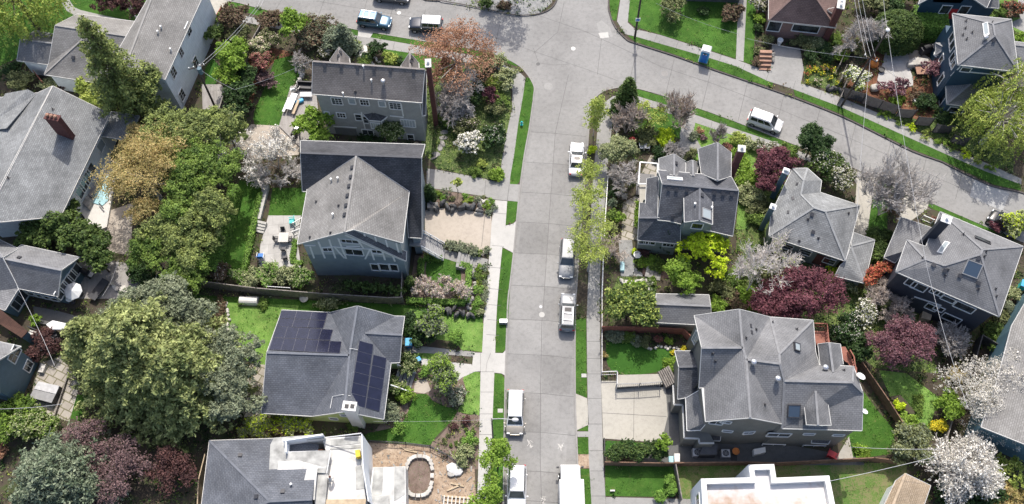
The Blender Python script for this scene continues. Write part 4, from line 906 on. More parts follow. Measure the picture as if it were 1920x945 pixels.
for a, b_ in ((A, B), (B, Cq)): wl.add([a, b_, b_-Vector((-.12, 0, 6.2)), a-Vector((-.12, 0, 6.2)), a+Vector((.1, 0, 0)), b_+Vector((.1, 0, 0)), b_-Vector((-.25, 0, 6.2)), a-Vector((-.25, 0, 6.2))], [(0, 1, 2, 3), (7, 6, 5, 4), (0, 4, 5, 1)])
wl.build('sheeted_wall', 'stucco', h.e)
flat(h, [(1085, 436), (1280, 430), (1285, 680), (1065, 690), (1070, 560)], 3., 'membrane', 'deck_roof', .25, 0)
flat(h, [(1090, 440), (1150, 436), (1140, 600), (1075, 610)], 3.03, 'membrane_grey', 'roof_sheet', .03)
flat(h, [(1215, 434), (1276, 432), (1278, 600), (1212, 640)], 3.03, 'membrane_grey', 'roof_sheet', .03)
flat(h, [(1080, 612), (1180, 604), (1195, 690), (1060, 700)], 3.2, 'membrane_grey', 'roof_sheet', .12)
flat(h, [(800, 628), (1045, 626), (1040, 660), (795, 660)], 4.4, 'timber', 'beam', .3)
pb = MB(); A, B = h.X(797, 258, 4.6), h.X(1015, 232, 6.3); pb.tube([A, B], .06, 6); A, B = h.X(808, 470, 4.9), h.X(832, 335, 4.9); pb.tube([A, B], .06, 6); pb.build('loose_pipe', 'white', h.e)
q = h.X(998, 358, 4.4); o = MB().box(q, (.45, .7, .9), .2).build('crate', 'yellow'); tag(o, 'yellow plastic crate standing on the white flat roof', 'crate')
# ---- K: the big house lower right (full-frame pixels)
h = House('house', 'large dark olive house with many intersecting grey gables above a wide driveway', 'house', (1420, 740))
Z = 8.5; T = 11.5
h.roof({'a': (1302, 592, Z), 'b': (1386, 580, T), 'c': (1392.4, 652, T), 'd': (1316, 652, T), 'e': (1311, 727, Z), 'f': (1320, 726, Z), 'g': (1406.7, 783, T), 'h': (1323, 790, Z), 'i': (1465, 794, Z), 'j': (1399.5, 674, T), 'k': (1443.8, 594.5, Z),
        'l': (1462, 682, T), 'm': (1461, 664, T-.2), 'n': (1524.5, 600.5, Z), 'o': (1470.5, 714, 10.7), 'p': (1529, 659, Z), 'q': (1536, 684, 8.4), 'r': (1598, 717, 10.7), 's': (1618, 737, 9.6), 't': (1616, 807, 8), 'u': (1466, 803, 8.1), 'v': (1600, 687, 9.)},
       ['abc', 'acd', 'dcfe', 'cghf', 'cjg', 'jgi', 'bkjc', 'kljm'.replace('lj', 'ml')[:0]+'kmlj', 'knm', 'nmloqp'.replace('lo', 'lo').replace('qp', 'p'), 'opqvr', 'jlui', 'lout'[:0]+'lou', 'orstu', 'rvs'], 'shingle_mid', skip=('ui', 'lu', 'lo'))
km = h.robj
h.roof({'a': (1534, 645.5, 8.4), 'b': (1554.6, 643, 9.7), 'c': (1562, 698, 9.7), 'd': (1538, 683, 8.4), 'e': (1575.5, 645.5, 8.4), 'f': (1581, 683, 8.4)}, ['abcd', 'bcfe'], 'shingle_mid', name='dormer_roof', skip=('cd', 'cf'))
h.roof({'a': (1529, 733, 10.4), 'b': (1508, 757.5, 9.3), 'c': (1512.6, 796, 9.2), 'd': (1534, 797, 10.4), 'e': (1552.5, 758.7, 9.3), 'f': (1558, 797, 9.2)}, ['abcd', 'adfe'], 'shingle_mid', name='dormer_roof', skip=('ab', 'ae'))
h.walls([(1302, 592, Z), (1316, 620, Z), (1311, 727, Z), (1323, 790, Z), (1410, 800, Z), (1465, 796, Z), (1466, 803, 8), (1616, 807, 8), (1612, 700, 8), (1581, 670, 8), (1575, 645, 8), (1534, 645, 8), (1524, 600, Z), (1443, 594, Z), (1386, 590, Z)], 'siding_olive', .3)
h.walls([(1511, 760, 9.2), (1515, 794, 9.2), (1555, 795, 9.2), (1551, 760, 9.2)], 'siding_olive', .2, zb=7.5, name='dormer_wall', top=9.2)
h.roof({'a': (1265.5, 658, 5.6), 'b': (1298, 658, 5.6), 'c': (1312, 687, 6.6), 'd': (1273, 688, 6.6), 'e': (1312, 730, 5.2), 'f': (1288, 745, 5.), 'g': (1271, 748, 5.)}, ['abcd', 'dcefg'], 'shingle_slate', name='porch_roof')
h.walls([(1268, 660, 5.), (1300, 660, 5.), (1313, 730, 5.), (1273, 746, 5.)], 'siding_olive', .25)
h.roof({'a': (1286, 747, 5.), 'b': (1306, 735, 6.2), 'c': (1318, 728, 6.6), 'd': (1325, 792, 6.6), 'e': (1313, 806, 5.4), 'f': (1288.5, 807, 5.)}, ['abcdef'], 'shingle_mid', name='garage_roof', trim='white')
h.walls([(1266, 726, 3.4), (1312, 720, 4), (1325, 792, 4), (1340, 830, 3.4), (1310, 830, 3.4), (1310, 822, 3.4), (1284, 821, 3.4), (1281, 759, 3.4), (1266, 758, 3.4)], 'siding_olive', 0, name='garage_wall', top=3.3)
g = MB()
pp = [(1262, 722), (1263.5, 758.5), (1280, 759.5), (1283, 821.5), (1310.5, 822.5), (1311, 831), (1339, 831)]
for a, b_ in zip(pp, pp[1:]): g.bar(W(*a, 3.4), W(*b_, 3.4), .16, .14)
g.build('gutter', 'gutter', h.e); g = MB()
g.bar(W(1317, 728, 8.4), W(1323.5, 790, 8.4), .2, .16)
g.build('gutter', 'gutter', h.e)
for a, b_ in (((1456, 802), (1405, 843)), ((1598, 812), (1548, 848)), ((1299, 809), (1280, 835))): h.trim(a, b_, .14)
for x, y, w_, hh, nx in ((1343, 792, 1.2, .9, 2), (1361, 791, .9, .55, 2), (1364, 808, .9, .45, 1), (1404, 811, 1., .7, 2), (1460, 815, 2.2, 1.1, 2), (1449, 835, 2.2, 1., 2), (1517, 813.5, 1., .4, 1), (1572, 815.5, 1., .4, 1), (1525, 837, 2.2, .9, 2)):
    h.win(x, y, w_, hh, nx, 1)
h.win(1306, 636, 1., 2.6, 1, 4, 'glass_pale'); h.win(1528, 799, 1.1, .6, 2, 1); h.endtrim()
h.robj = km
h.skylight(1488, 777 if 0 else 770, 1.15, 1.2, 'glass_blue', 'dark', .22); h.skylight(1493, 651, .75, .7, 'glass_pale', 'dark', .2)
for x, y in ((1408, 611), (1409.5, 623)): h.vent(x, y, 'flat')
for x, y in ((1418, 618), (1399, 634), (1336, 664), (1341, 678), (1434, 759), (1448, 604), (1494, 617), (1582, 694)): h.vent(x, y, 'pipe')
for x, y in ((1411, 682), (1456, 713), (1545, 692)): h.vent(x, y, 'turbine')
def dish(name, px, py, z, r, label):
    p = W(px, py, z); e = empty(name, (p.x, p.y, z-1.), label, 'antenna')
    MB().lathe((0, 0, 0), [(.02, 0), (r*.5, .04), (r*.85, .1), (r, .16), (r*.96, .17), (r*.5, .06), (.02, .02)], 20).build('dish', 'white', e, world=False).location = (0, 0, 1.)
    e.children[0].rotation_euler = (R(-22), R(18), 0)
    MB().tube([(0, 0, 0), (0, 0, 1.)], .035, 6).build('mast', 'grey', e, world=False)
    MB().tube([(0, 0, 1.), (.1, .25, 1.35)], .025, 5).build('feed_arm', 'white', e, world=False)
dish('satellite_dish', 1613, 707, 9.5, .44, 'white round satellite dish at the right edge of the big olive house roof')
dish('satellite_dish', 1620, 773, 8.6, .32, 'small tilted grey-white satellite dish at the lower right corner of the olive house roof')
h.roof({'a': (1325, 811, 2.9), 'b': (1352, 811, 2.9), 'c': (1350, 826, 2.5), 'd': (1318, 826, 2.5)}, ['abcd'], 'shingle_dark', name='awning'); 
h.roof({'a': (1524, 818, 2.9), 'b': (1560, 819, 2.9), 'c': (1553, 832, 2.5), 'd': (1522, 830, 2.5)}, ['abcd'], 'shingle_dark', name='awning')
# rear deck
dk = MB(); P = [W(x, y, 3.) for x, y in ((1525, 620), (1552, 621), (1558, 650), (1585, 650), (1607, 690), (1606, 715), (1590, 680), (1530, 660))]
e = empty('deck', W(1565, 650), 'raised reddish wooden deck with railings behind the olive house', 'deck')
MB().prism([(p.x, p.y) for p in P], 2.8, 3.).build('deck_floor', 'deck_red', e)
rl = MB(); pr = [(1528, 606), (1551, 607), (1554, 642)]
for pr in ([(1527, 606), (1551, 607), (1554, 643)], [(1594, 656), (1601, 668), (1606, 700), (1608, 712)]):
    Q = [W(x, y, 4.) for x, y in pr]
    for a, b_ in zip(Q, Q[1:]):
        rl.bar(a, b_, .12, .06); rl.bar(a-Vector((0, 0, .8)), b_-Vector((0, 0, .8)), .08, .06)
        for i in range(7): q = a.lerp(b_, i/6); rl.bar(q, q-Vector((0, 0, 1.)), .06)
rl.build('railing', 'redwood', e)
# ---- G: right-centre dark gabled house
h = House('house', 'slate-roofed grey-green house with ridge vents behind the street trees', 'house', (1290, 400), (1180, 250, 4.108))
h.roof({'a': (255, 388, 8.6), 'b': (842, 440, 8.6), 'c': (222, 283, 7.3), 'd': (785, 335, 7.3), 'e': (218, 665, 6.), 'f': (800, 760, 5.6), 'g': (795, 790, 5.4), 'i': (310, 675, 5.9)}, ['abdc', 'abgie'], 'shingle_slate')
gm = h.robj
h.roof({'a': (543, 425, 8.75), 'b': (421, 497, 7.9), 'c': (640, 525, 7.9), 'd': (640, 700, 7.9), 'e': (540, 668, 8.75), 'f': (425, 682, 7.9)}, ['abfe', 'aedc'], 'shingle_slate', name='dormer_roof', skip=('ab', 'ac'))
dm = h.robj
h.roof({'a': (345, 160, 7.6), 'b': (228, 195, 6.2), 'c': (230, 285, 6.8), 'd': (345, 325, 7.9), 'e': (432, 215, 6.2), 'f': (435, 305, 6.8)}, ['abcd', 'adfe'], 'shingle_mid', name='gable_roof')
h.roof({'a': (487, 207, 7.2), 'b': (437, 225, 6.2), 'c': (436, 300, 6.8), 'd': (492, 327, 7.8), 'e': (535, 230, 6.2), 'f': (520, 310, 6.8)}, ['abcd', 'adfe'], 'shingle_mid', name='gable_roof')
h.roof({'a': (680, 72, 9.0), 'b': (530, 120, 7.2), 'c': (555, 310, 7.), 'd': (680, 362, 8.8), 'e': (785, 150, 7.2), 'f': (782, 330, 7.)}, ['abcd', 'adfe'], 'shingle_mid', name='gable_roof')
h.roof({'a': (135, 350, 5.2), 'b': (225, 330, 6.2), 'c': (215, 650, 6.2), 'd': (120, 540, 5.), 'e': (80, 535, 4.), 'f': (75, 650, 5.2), 'g': (65, 820, 3.6), 'h': (390, 850, 3.6), 'i': (395, 680, 5.6), 'j': (125, 540, 5.)}, ['abcj', 'jcfe', 'fcihg'], 'shingle_slate', name='side_roof')
h.walls([(222, 283, 6.), (228, 195, 6), (432, 210, 6), (530, 235, 6), (530, 120, 7), (785, 150, 7), (785, 335, 7), (842, 440, 6), (795, 790, 5.4), (395, 760, 5), (310, 675, 5.5), (218, 665, 6)], 'siding_sage', .3)
h.walls([(80, 540, 3.6), (65, 820, 3.6), (390, 850, 3.6), (395, 600, 3.6), (225, 560, 3.6), (215, 345, 3.6), (135, 355, 3.6), (128, 540, 3.6)], 'siding_sage', .25)
h.walls([(425, 530, 7.9), (425, 682, 7.9), (640, 700, 7.9), (640, 540, 7.9)], 'siding_sage', .18, zb=6, name='dormer_wall')
h.chimney(865, 120, 10.4, .7, .7, -8, 'brick_dark', 0, 'offwhite', 1)
for x, y, w_, hh, nx in ((110, 838, 1., .7, 2), (162, 842, 1., .7, 2), (300, 858, 1.2, .7, 3), (522, 712, 1.1, 1.1, 1)): h.win(x, y, w_, hh, nx, 1)
h.robj = gm
for x, y in ((302, 428), (360, 432), (442, 437), (655, 457), (722, 462), (787, 466), (332, 645)): h.vent(x, y, 'box')
h.skylight(350, 353, 1.6, .5, 'glass_pale', 'white'); h.robj = dm; h.skylight(592, 622, 1.1, 1.1, 'glass_pale', 'grey'); h.vent(558, 478, 'box'); h.vent(502, 552, 'wpipe'); h.vent(357, 232, 'box'); h.vent(632, 580, 'wpipe')
# ---- J: hip roofed house
h = House('house', 'sage clapboard bungalow with a mottled grey hip roof and red entry steps', 'house', (1530, 400), (1400, 300, 3.935))
h.roof({'a': (340, 62, 3.8), 'b': (448, 60, 3.8), 'c': (552, 152, 3.8), 'd': (540, 238, 3.8), 'e': (835, 335, 3.8), 'f': (728, 744, 3.8), 'g': (165, 560, 3.8), 'h': (105, 500, 3.2), 'i': (400, 255, 5.), 'j': (495, 352, 5.9), 'k': (580, 378, 5.9), 'l': (420, 150, 5.2), 'm': (180, 400, 3.8)},
       ['amgjil', 'abl', 'bcdil', 'dekji', 'ekf', 'jkfg'], 'shingle_light')
jr = h.robj
h.roof({'a': (790, 535, 3.4), 'b': (945, 590, 2.6), 'c': (868, 908, 2.6), 'd': (770, 635, 3.4), 'e': (730, 745, 3.4), 'f': (652, 855, 2.6), 'g': (800, 560, 3.5), 'h': (690, 780, 3.2)}, ['abd', 'bcd', 'dcfhe'], 'shingle_light', name='porch_roof')
h.walls([(340, 62, 3.8), (448, 60, 3.8), (552, 152, 3.8), (540, 238, 3.8), (835, 335, 3.8), (728, 744, 3.8), (165, 560, 3.8), (180, 400, 3.8)], 'siding_sage', .35)
h.walls([(945, 590, 2.6), (868, 908, 2.6), (652, 855, 2.6), (730, 740, 2.6), (800, 545, 2.6)], 'siding_sage', .3, top=2.4)
for x, y in ((298, 638), (432, 680), (608, 745)): h.win(x, y, 1.2, 1., 1, 2)
h.board(550, 740, 1.5, 2.3, 'brick_dark', 'door'); h.trim((525, 690), (475, 830), .16); h.trim((590, 715), (530, 850), .16); h.endtrim(); h.robj = jr
for x, y in ((372, 178), (341, 283), (306, 385)): h.vent(x, y, 'flat')
h.vent(481, 402, 'box'); h.vent(489, 532, 'box')
for x, y in ((452, 440), (387, 600), (528, 580), (752, 395)): h.vent(x, y, 'pipe')
h.chimney(290, 85, 6., .6, .6, -25, 'siding_slate', 0, 'white', 2)
h.chimney(193, 347, 5.4, .55, .55, -25, 'siding_slate', 0, 'white', 1)
# ---- I: navy two-storey house right
h = House('house', 'navy two-storey house with a broad dark hip roof and skylights', 'house', (1790, 500), (1640, 380, 3.636))
h.roof({'a': (447, 62, 7), 'b': (1012, 298, 7), 'c': (850, 775, 7), 'd': (145, 470, 7), 'e': (222, 253, 7), 'f': (350, 300, 7), 'g': (735, 320, 9.7), 'h': (475, 428, 8.5), 'i': (722, 352, 9.7), 'j': (345, 385, 8.2), 'k': (500, 100, 7.6)},
       ['abg', 'bcig', 'chid'[:0]+'cihjd', 'edj', 'efhj', 'afhig'], 'shingle_mid')
ir = h.robj
h.roof({'a': (180, 98, 4.4), 'b': (400, 175, 4.4), 'c': (350, 300, 5.6), 'd': (200, 330, 5.6), 'e': (140, 408, 4.), 'f': (65, 373, 4.)}, ['abcdf'[:4]+'f', 'fde'], 'shingle_mid', name='side_roof')
h.walls([(447, 62, 7), (1012, 298, 7), (850, 775, 7), (145, 470, 7), (222, 253, 7), (350, 300, 7)], 'siding_dark', .4)
h.walls([(180, 98, 4.), (420, 180, 4.), (350, 400, 4.), (65, 373, 4.)], 'siding_dark', .3, top=3.9)
h.chimney(487, 115, 10.8, .9, .75, -25, 'siding_navy', 0, 'white', 1)
for x, y, w_, hh, nx in ((302, 572, 1.4, 1.3, 1), (410, 605, .8, .8, 1), (440, 618, .8, .8, 1), (500, 657, 1.3, .8, 1), (612, 712, 1.9, 1.2, 1), (388, 712, 1.1, 1.1, 1), (438, 722, .9, .9, 1), (522, 788, 1.8, 1.2, 1), (250, 545, 1., 1.3, 1)): h.win(x, y, w_, hh, nx, 1)
h.trim((240, 605), (735, 820), .3); h.trim((270, 640), (455, 700), .2); h.trim((800, 770), (650, 890), .12); h.endtrim(); h.robj = ir
h.skylight(470, 308, 1.6, .5, 'glass_pale', 'white'); h.skylight(735, 258, 1.6, .5, 'glass', 'dark'); h.skylight(665, 452, 1.5, 1.5, 'glass_blue', 'grey', .2)
for x, y in ((707, 378), (580, 498), (707, 548), (478, 462), (402, 425)): h.vent(x, y, 'box')
for x, y in ((602, 215), (825, 590), (830, 640), (478, 500), (325, 378), (748, 368), (760, 335), (705, 592), (498, 460)): h.vent(x, y, 'pipe')
# ---- H: navy house top right
h = House('house', 'navy house at the upper right with a lower wing behind a drooping tree', 'house', (1830, 120), (1720, 0, 4.295))
h.roof({'a': (285, 108, 8), 'b': (757, 155, 8), 'c': (780, 330, 8), 'd': (815, 577, 8), 'e': (328, 520, 8), 'f': (608, 192, 10.2), 'g': (625, 285, 10.2)}, ['abf', 'bcdgf', 'deg', 'eafg'], 'shingle_mid')
hr = h.robj
h.roof({'a': (715, 355, 7.6), 'b': (860, 370, 7.2), 'c': (870, 512, 6.4), 'd': (805, 505, 6.4), 'e': (780, 332, 6.6), 'f': (870, 345, 6.4)}, ['abcd', 'abfe'], 'shingle_mid', name='side_roof')
h.roof({'a': (230, 650, 3.4), 'b': (240, 835, 3.), 'c': (425, 860, 3.), 'd': (505, 765, 3.), 'e': (495, 620, 4.6), 'f': (330, 560, 4.2), 'g': (560, 700, 3.2)}, ['abe', 'bcde'[:4], 'afe', 'egd'], 'shingle_mid', name='lower_roof')
h.roof({'a': (148, 345, 3.2), 'b': (210, 350, 3.2), 'c': (222, 445, 2.6), 'd': (150, 440, 2.6), 'e': (228, 385, 3.8)}, ['abe', 'aed', 'dec'], 'shingle_grey', name='porch_roof')
h.walls([(285, 108, 8), (757, 155, 8), (815, 577, 8), (328, 520, 8)], 'siding_deepblue', .45)
h.walls([(230, 200, 5.), (560, 240, 5), (560, 560, 5.), (265, 605, 5.)], 'siding_deepblue', 0, top=4.9)
h.walls([(230, 650, 3.), (240, 835, 3.), (425, 860, 3.), (520, 740, 3.), (520, 600, 3.), (300, 570, 3.)], 'siding_deepblue', .3, top=2.9)
for x, y, w_, hh in ((278, 310, 1., 1.3), (283, 365, 1., 1.3), (285, 470, 1.1, 1.4), (292, 510, 1., 1.1), (390, 560, 1., .7), (695, 592, 1.1, .8), (310, 885, 1.6, 1.), (195, 480, .8, 1.2), (205, 790, 1., 1.8), (190, 640, .7, 1.8)): h.win(x, y, w_, hh)
h.trim((415, 578), (690, 605), .16); h.trim((345, 535), (270, 610), .16); h.endtrim(); h.robj = hr
h.skylight(553, 236, 1.7, .5, 'glass_pale', 'white'); h.vent(613, 325, 'box'); h.vent(600, 183, 'pipe')
for x, y in ((390, 170), (385, 228), (365, 282), (440, 262), (395, 316)): h.vent(x, y, 'pipe')
h.vent(535, 322, 'turbine'); h.vent(553, 296, 'wpipe')
# ---- M: brick house with brown roof, top right
h = House('house', 'red brick house with a brown hip roof and a basement garage at the top edge', 'house', (1500, 30), (1400, 0, 4.725))
h.roof({'a': (195, 178, 3.6), 'b': (790, 242, 3.6), 'c': (845, -180, 3.6), 'd': (200, -240, 3.6), 'e': (420, -30, 6.2), 'f': (620, -10, 6.2)}, ['abfe', 'bcf', 'cdef', 'dae'], 'shingle_brown', trim='offwhite')
h.walls([(195, 178, 3.6), (790, 242, 3.6), (845, -180, 3.6), (200, -240, 3.6)], 'brick_brown', .35)
h.win(245, 232, 1.5, 1.7); h.win(522, 252, 3.2, 1.2); h.board(372, 365, 2.3, 1.5, 'panel_grey', 'garage_door')
h.chimney(835, 40, 7., 1.3, .8, 75, 'brick_dark', 0, 'offwhite', 2)
h.roof({'a': (720, 80, 5.2), 'b': (775, 68, 4.9), 'c': (780, 130, 4.5), 'd': (725, 95, 5.)}, ['abcd'], 'shingle_brown', name='dormer_roof')
# ---- N: grey house top centre-right
h = House('house', 'dark grey stucco house cut by the top edge with one small white window', 'house', (1330, -10), (960, 0, 2.954))
h.roof({'a': (975, -80, 3.4), 'b': (1300, -70, 3.4), 'c': (1310, -300, 3.4), 'd': (980, -300, 3.4), 'e': (1060, -190, 5.), 'f': (1230, -190, 5.)}, ['abfe', 'bcf', 'cdef', 'dae'], 'shingle_mid')
h.walls([(975, -80, 3.4), (1300, -70, 3.4), (1310, -300, 3.4), (980, -300, 3.4)], 'panel_grey', .3); h.win(1160, 45, .9, .7, 1, 2, 'glass_pale')
# ---- O: blue house beyond the hedge, top right corner
h = House('house', 'deep blue gabled house cut by the top right edge behind the clipped hedge', 'house', (1800, 0), (1720, 0, 4.295))
h.roof({'a': (290, -120, 8.), 'b': (560, 60, 5.2), 'c': (640, -120, 5.2), 'd': (380, -320, 8.), 'e': (10, 30, 5.2), 'f': (100, -200, 5.2)}, ['abcd', 'aefd'], 'shingle_mid')
h.walls([(20, 30, 5.), (555, 55, 5.), (630, -120, 5.), (110, -190, 5.)], 'siding_deepblue', .2)
for x, y in ((225, 75), (375, 80)): h.win(x, y, 1.1, 1.4)
h.board(275, 110, 1., 1.8, 'red', 'door')
h.roof({'a': (265, 55, 3.), 'b': (310, 30, 3.5), 'c': (355, 58, 3.), 'd': (350, 95, 2.8), 'e': (270, 92, 2.8)}, ['abcde'], 'shingle_slate', name='porch_roof')
h.roof({'a': (540, -10, 4.), 'b': (655, -10, 4.), 'c': (655, 65, 3.4), 'd': (545, 55, 3.4)}, ['abcd'], 'shingle_mid', name='side_roof'); h.walls([(500, -10, 3.4), (655, -10, 3.4), (655, 65, 3.4), (500, 55, 3.4)], 'siding_deepblue', .3, top=3.3)
# ---- P: white flat-roofed house bottom right
h = House('house', 'white flat-roofed house with stained roof and parapet at the bottom edge', 'house', (1430, 930), (1240, 720, 4.2))
P = [(312, 745), (700, 735), (685, 635), (888, 630), (905, 738), (1322, 720), (1380, 1010), (330, 1040)]
zr = 6.2
xy = [tuple(h.X(x, y, zr).to_2d()) for x, y in P]
wl = MB(); n = len(xy); 
for i in range(n):
    a, b_ = Vector(xy[i]), Vector(xy[(i+1) % n]); v = [Vector((a.x, a.y, -.05)), Vector((b_.x, b_.y, -.05)), Vector((b_.x, b_.y, zr)), Vector((a.x, a.y, zr))]
    wl.add(v); m_ = len(h.wv); h.wv += v; h.wf += [(m_, m_+1, m_+2), (m_, m_+2, m_+3)]
wl.build('wall', 'stucco', h.e)
inn = inset(xy, .5); par = MB(); 
a_ = sum(xy[i][0]*xy[(i+1) % n][1]-xy[(i+1) % n][0]*xy[i][1] for i in range(n)); oo = [Vector(p) for p in (xy if a_ > 0 else xy[::-1])]
for i in range(n):
    a, b_, c_, d_ = oo[i], oo[(i+1) % n], inn[(i+1) % n], inn[i]
    par.add([(a.x, a.y, zr), (b_.x, b_.y, zr), (c_.x, c_.y, zr), (d_.x, d_.y, zr), (c_.x, c_.y, zr-.7), (d_.x, d_.y, zr-.7)], [(0, 1, 2, 3), (3, 2, 4, 5)])
par.build('parapet', 'white', h.e)
m, nt, b = newmat('stained_roof'); n1 = noise(nt, .16, 5, .65); n2 = noise(nt, .8, 7, .8)
a = mix(nt, (.56, .55, .54), (.30, .18, .10), ramp(nt, n1.outputs[0], [(.47, 0.), (.64, .9)]).outputs[0]); a = mix(nt, a, (.10, .06, .04), ramp(nt, n2.outputs[0], [(.63, 0.), (.67, .9)]).outputs[0])
nt.links.new(a, b.inputs['Base Color']); b.inputs['Roughness'].default_value = .7
MB().add([(p.x, p.y, zr-.68) for p in inn]).build('flat_roof', 'stained_roof', h.e)
h.win(290, 915, 1., 1.6, 2, 1)
# ---- sheds and garages
h = House('shed', 'long grey-roofed shed with a plain wall behind the wooden fence and round green tree', 'shed', (1280, 590), (960, 540, 2.954))
h.roof({'a': (800, 32, 2.6), 'b': (1090, 38, 2.6), 'c': (1100, 100, 4.), 'd': (795, 88, 4.), 'e': (1008, 203, 2.8), 'f': (1098, 150, 2.8), 'g': (800, 190, 2.8), 'h': (1105, 206, 2.8)}, ['abcd', 'dchg'], 'shingle_mid')
h.walls([(800, 35, 2.6), (1095, 40, 2.6), (1105, 206, 2.8), (800, 190, 2.8)], 'siding_tan', .2)
h = House('shed', 'small shed with a tan shingled roof at the bottom edge beside the white blossoming trees', 'shed', (1700, 930), (1440, 560, 2.454))
h.roof({'a': (632, 805, 4.), 'b': (748, 860, 3.), 'c': (700, 1000, 3.), 'd': (570, 960, 4.), 'e': (588, 838, 3.4), 'f': (530, 960, 3.4)}, ['abcd', 'aefd'], 'shingle_tan')
h.walls([(590, 840, 3.), (635, 815, 3.), (745, 860, 3.), (695, 990, 3.), (530, 960, 3.)], 'siding_white', .15); h.win(590, 890, .8, .6, 2, 1)
# ---- Q: aqua house at right edge
h = House('house', 'aqua sided house with a plain grey roof cut by the right edge', 'house', (1900, 620))
h.roof({'a': (1950, 520, 5.), 'b': (1897, 611, 5.), 'c': (1900, 612, 5.), 'd': (1868, 720, 5.), 'e': (1840, 800, 5.), 'f': (1990, 860, 6.5), 'g': (2030, 560, 6.5)}, ['abdefg'], 'shingle_warm')
h.walls([(1950, 520, 5.), (1897, 611, 5.), (1868, 720, 5.), (1840, 800, 5.), (1990, 860, 5.), (2030, 560, 5.)], 'siding_aqua', .25)
# ------------------------------------------------------------------ plants
leaf('leaf_green', (.05, .085, .018), (.12, .17, .035), None)
leaf('leaf_fresh', (.085, .14, .018), (.15, .22, .035), None, .35)
leaf('leaf_lime', (.21, .28, .014), (.33, .38, .025), None, .35)
leaf('leaf_yellowgreen', (.13, .17, .035), (.24, .27, .07), None, .35)
leaf('leaf_dark', (.018, .04, .012), (.04, .075, .02), None, .15)
leaf('leaf_laurel', (.04, .07, .018), (.085, .125, .03), None, .2)
leaf('leaf_variegated', (.07, .09, .035), (.15, .17, .08), (.30, .30, .17), .2)
leaf('leaf_olive', (.06, .07, .03), (.12, .13, .055), None, .25)
leaf('leaf_greygreen', (.075, .09, .055), (.145, .16, .10), None, .2)
leaf('leaf_bluegreen', (.055, .075, .045), (.13, .15, .10), None, .15)
leaf('leaf_cedar', (.08, .10, .035), (.205, .225, .09), None, .25)
leaf('leaf_fir', (.065, .085, .028), (.145, .17, .05), None, .2)
leaf('leaf_bronze', (.19, .145, .055), (.32, .25, .12), (.15, .16, .05), .35)
leaf('leaf_orange', (.17, .09, .055), (.27, .155, .10), (.13, .085, .05), .35)
leaf('leaf_plum', (.05, .017, .022), (.10, .037, .045), None, .2)
leaf('leaf_plum_pink', (.06, .023, .03), (.105, .047, .055), (.16, .10, .105), .25)
leaf('leaf_maroon', (.032, .016, .015), (.07, .034, .03), None, .2)
leaf('leaf_mauve', (.055, .036, .035), (.105, .072, .07), (.15, .09, .09), .2)
leaf('leaf_redbrown', (.055, .033, .024), (.105, .065, .045), (.07, .085, .035), .2)
leaf('flower_white', (.72, .70, .63), (.82, .80, .74), None, .3)
leaf('flower_offwhite', (.48, .46, .42), (.66, .64, .60), (.30, .28, .22), .3)
leaf('flower_pink', (.30, .22, .21), (.38, .31, .29), (.25, .3, .12), .3)
leaf('flower_red', (.24, .045, .03), (.3, .08, .05), (.07, .11, .03), .2)
leaf('leaf_redpink', (.11, .035, .035), (.17, .065, .06), (.06, .09, .03), .2)
leaf('flower_yellow', (.32, .25, .01), (.38, .32, .03), (.2, .25, .03), .2)
leaf('leaf_grass', (.03, .075, .009), (.055, .115, .018), None, .2)
leaf('leaf_hedge', (.06, .115, .018), (.11, .185, .035), None, .2)
leaf('twig_mass', (.12, .10, .09), (.19, .16, .145), None, .1)
def leaves(rng, C0, R0, size, up=.55, asp=1.7, outward=None):
    """quads around points C0 (n,3)"""
    n = len(C0); nr = rng.normal(size=(n, 3)); nr /= np.linalg.norm(nr, axis=1)[:, None]
    nr[:, 2] = np.abs(nr[:, 2])*(1+up); 
    if outward is not None: nr += outward*.7
    nr /= np.linalg.norm(nr, axis=1)[:, None]
    t = rng.normal(size=(n, 3)); t -= (t*nr).sum(1)[:, None]*nr; t /= np.linalg.norm(t, axis=1)[:, None]
    b = np.cross(nr, t); s = size*rng.uniform(.6, 1.3, n)[:, None]
    V = np.stack([C0-t*s*.5*asp, C0-b*s*.5+nr*s*.1, C0+t*s*.5*asp, C0+b*s*.5+nr*s*.1], 1).reshape(-1, 3)
    return V, np.arange(4*n).reshape(-1, 4)
def crown_pts(rng, lobes, n, dens, crad, hollow=.5):
    """clump centres on union of ellipsoid lobes (x,y,z,rx,ry,rz); returns leaf points and outward dirs"""
    L = np.array(lobes, float); vol = (L[:, 3]*L[:, 4]+L[:, 3]*L[:, 5]+L[:, 4]*L[:, 5]); pick = rng.choice(len(L), n, p=vol/vol.sum())
    d = rng.normal(size=(n, 3)); d[:, 2] = np.where(d[:, 2] < -.35, -d[:, 2], d[:, 2]); d /= np.linalg.norm(d, axis=1)[:, None]
    r = hollow+(1.08-hollow)*rng.random(n)**.6
    c = L[pick, :3]+d*L[pick, 3:]*r[:, None]
    c += rng.normal(size=(n, 3))*crad*.35
    cs = crad*rng.uniform(.4, 1.5, n)
    idx = np.repeat(np.arange(n), dens); p = rng.normal(size=(n*dens, 3)); p /= np.linalg.norm(p, axis=1)[:, None]
    p *= (rng.random(n*dens)**.45)[:, None]; p[:, 2] *= .6
    return c[idx]+p*cs[idx][:, None], d[idx]*.8+p*.5, c
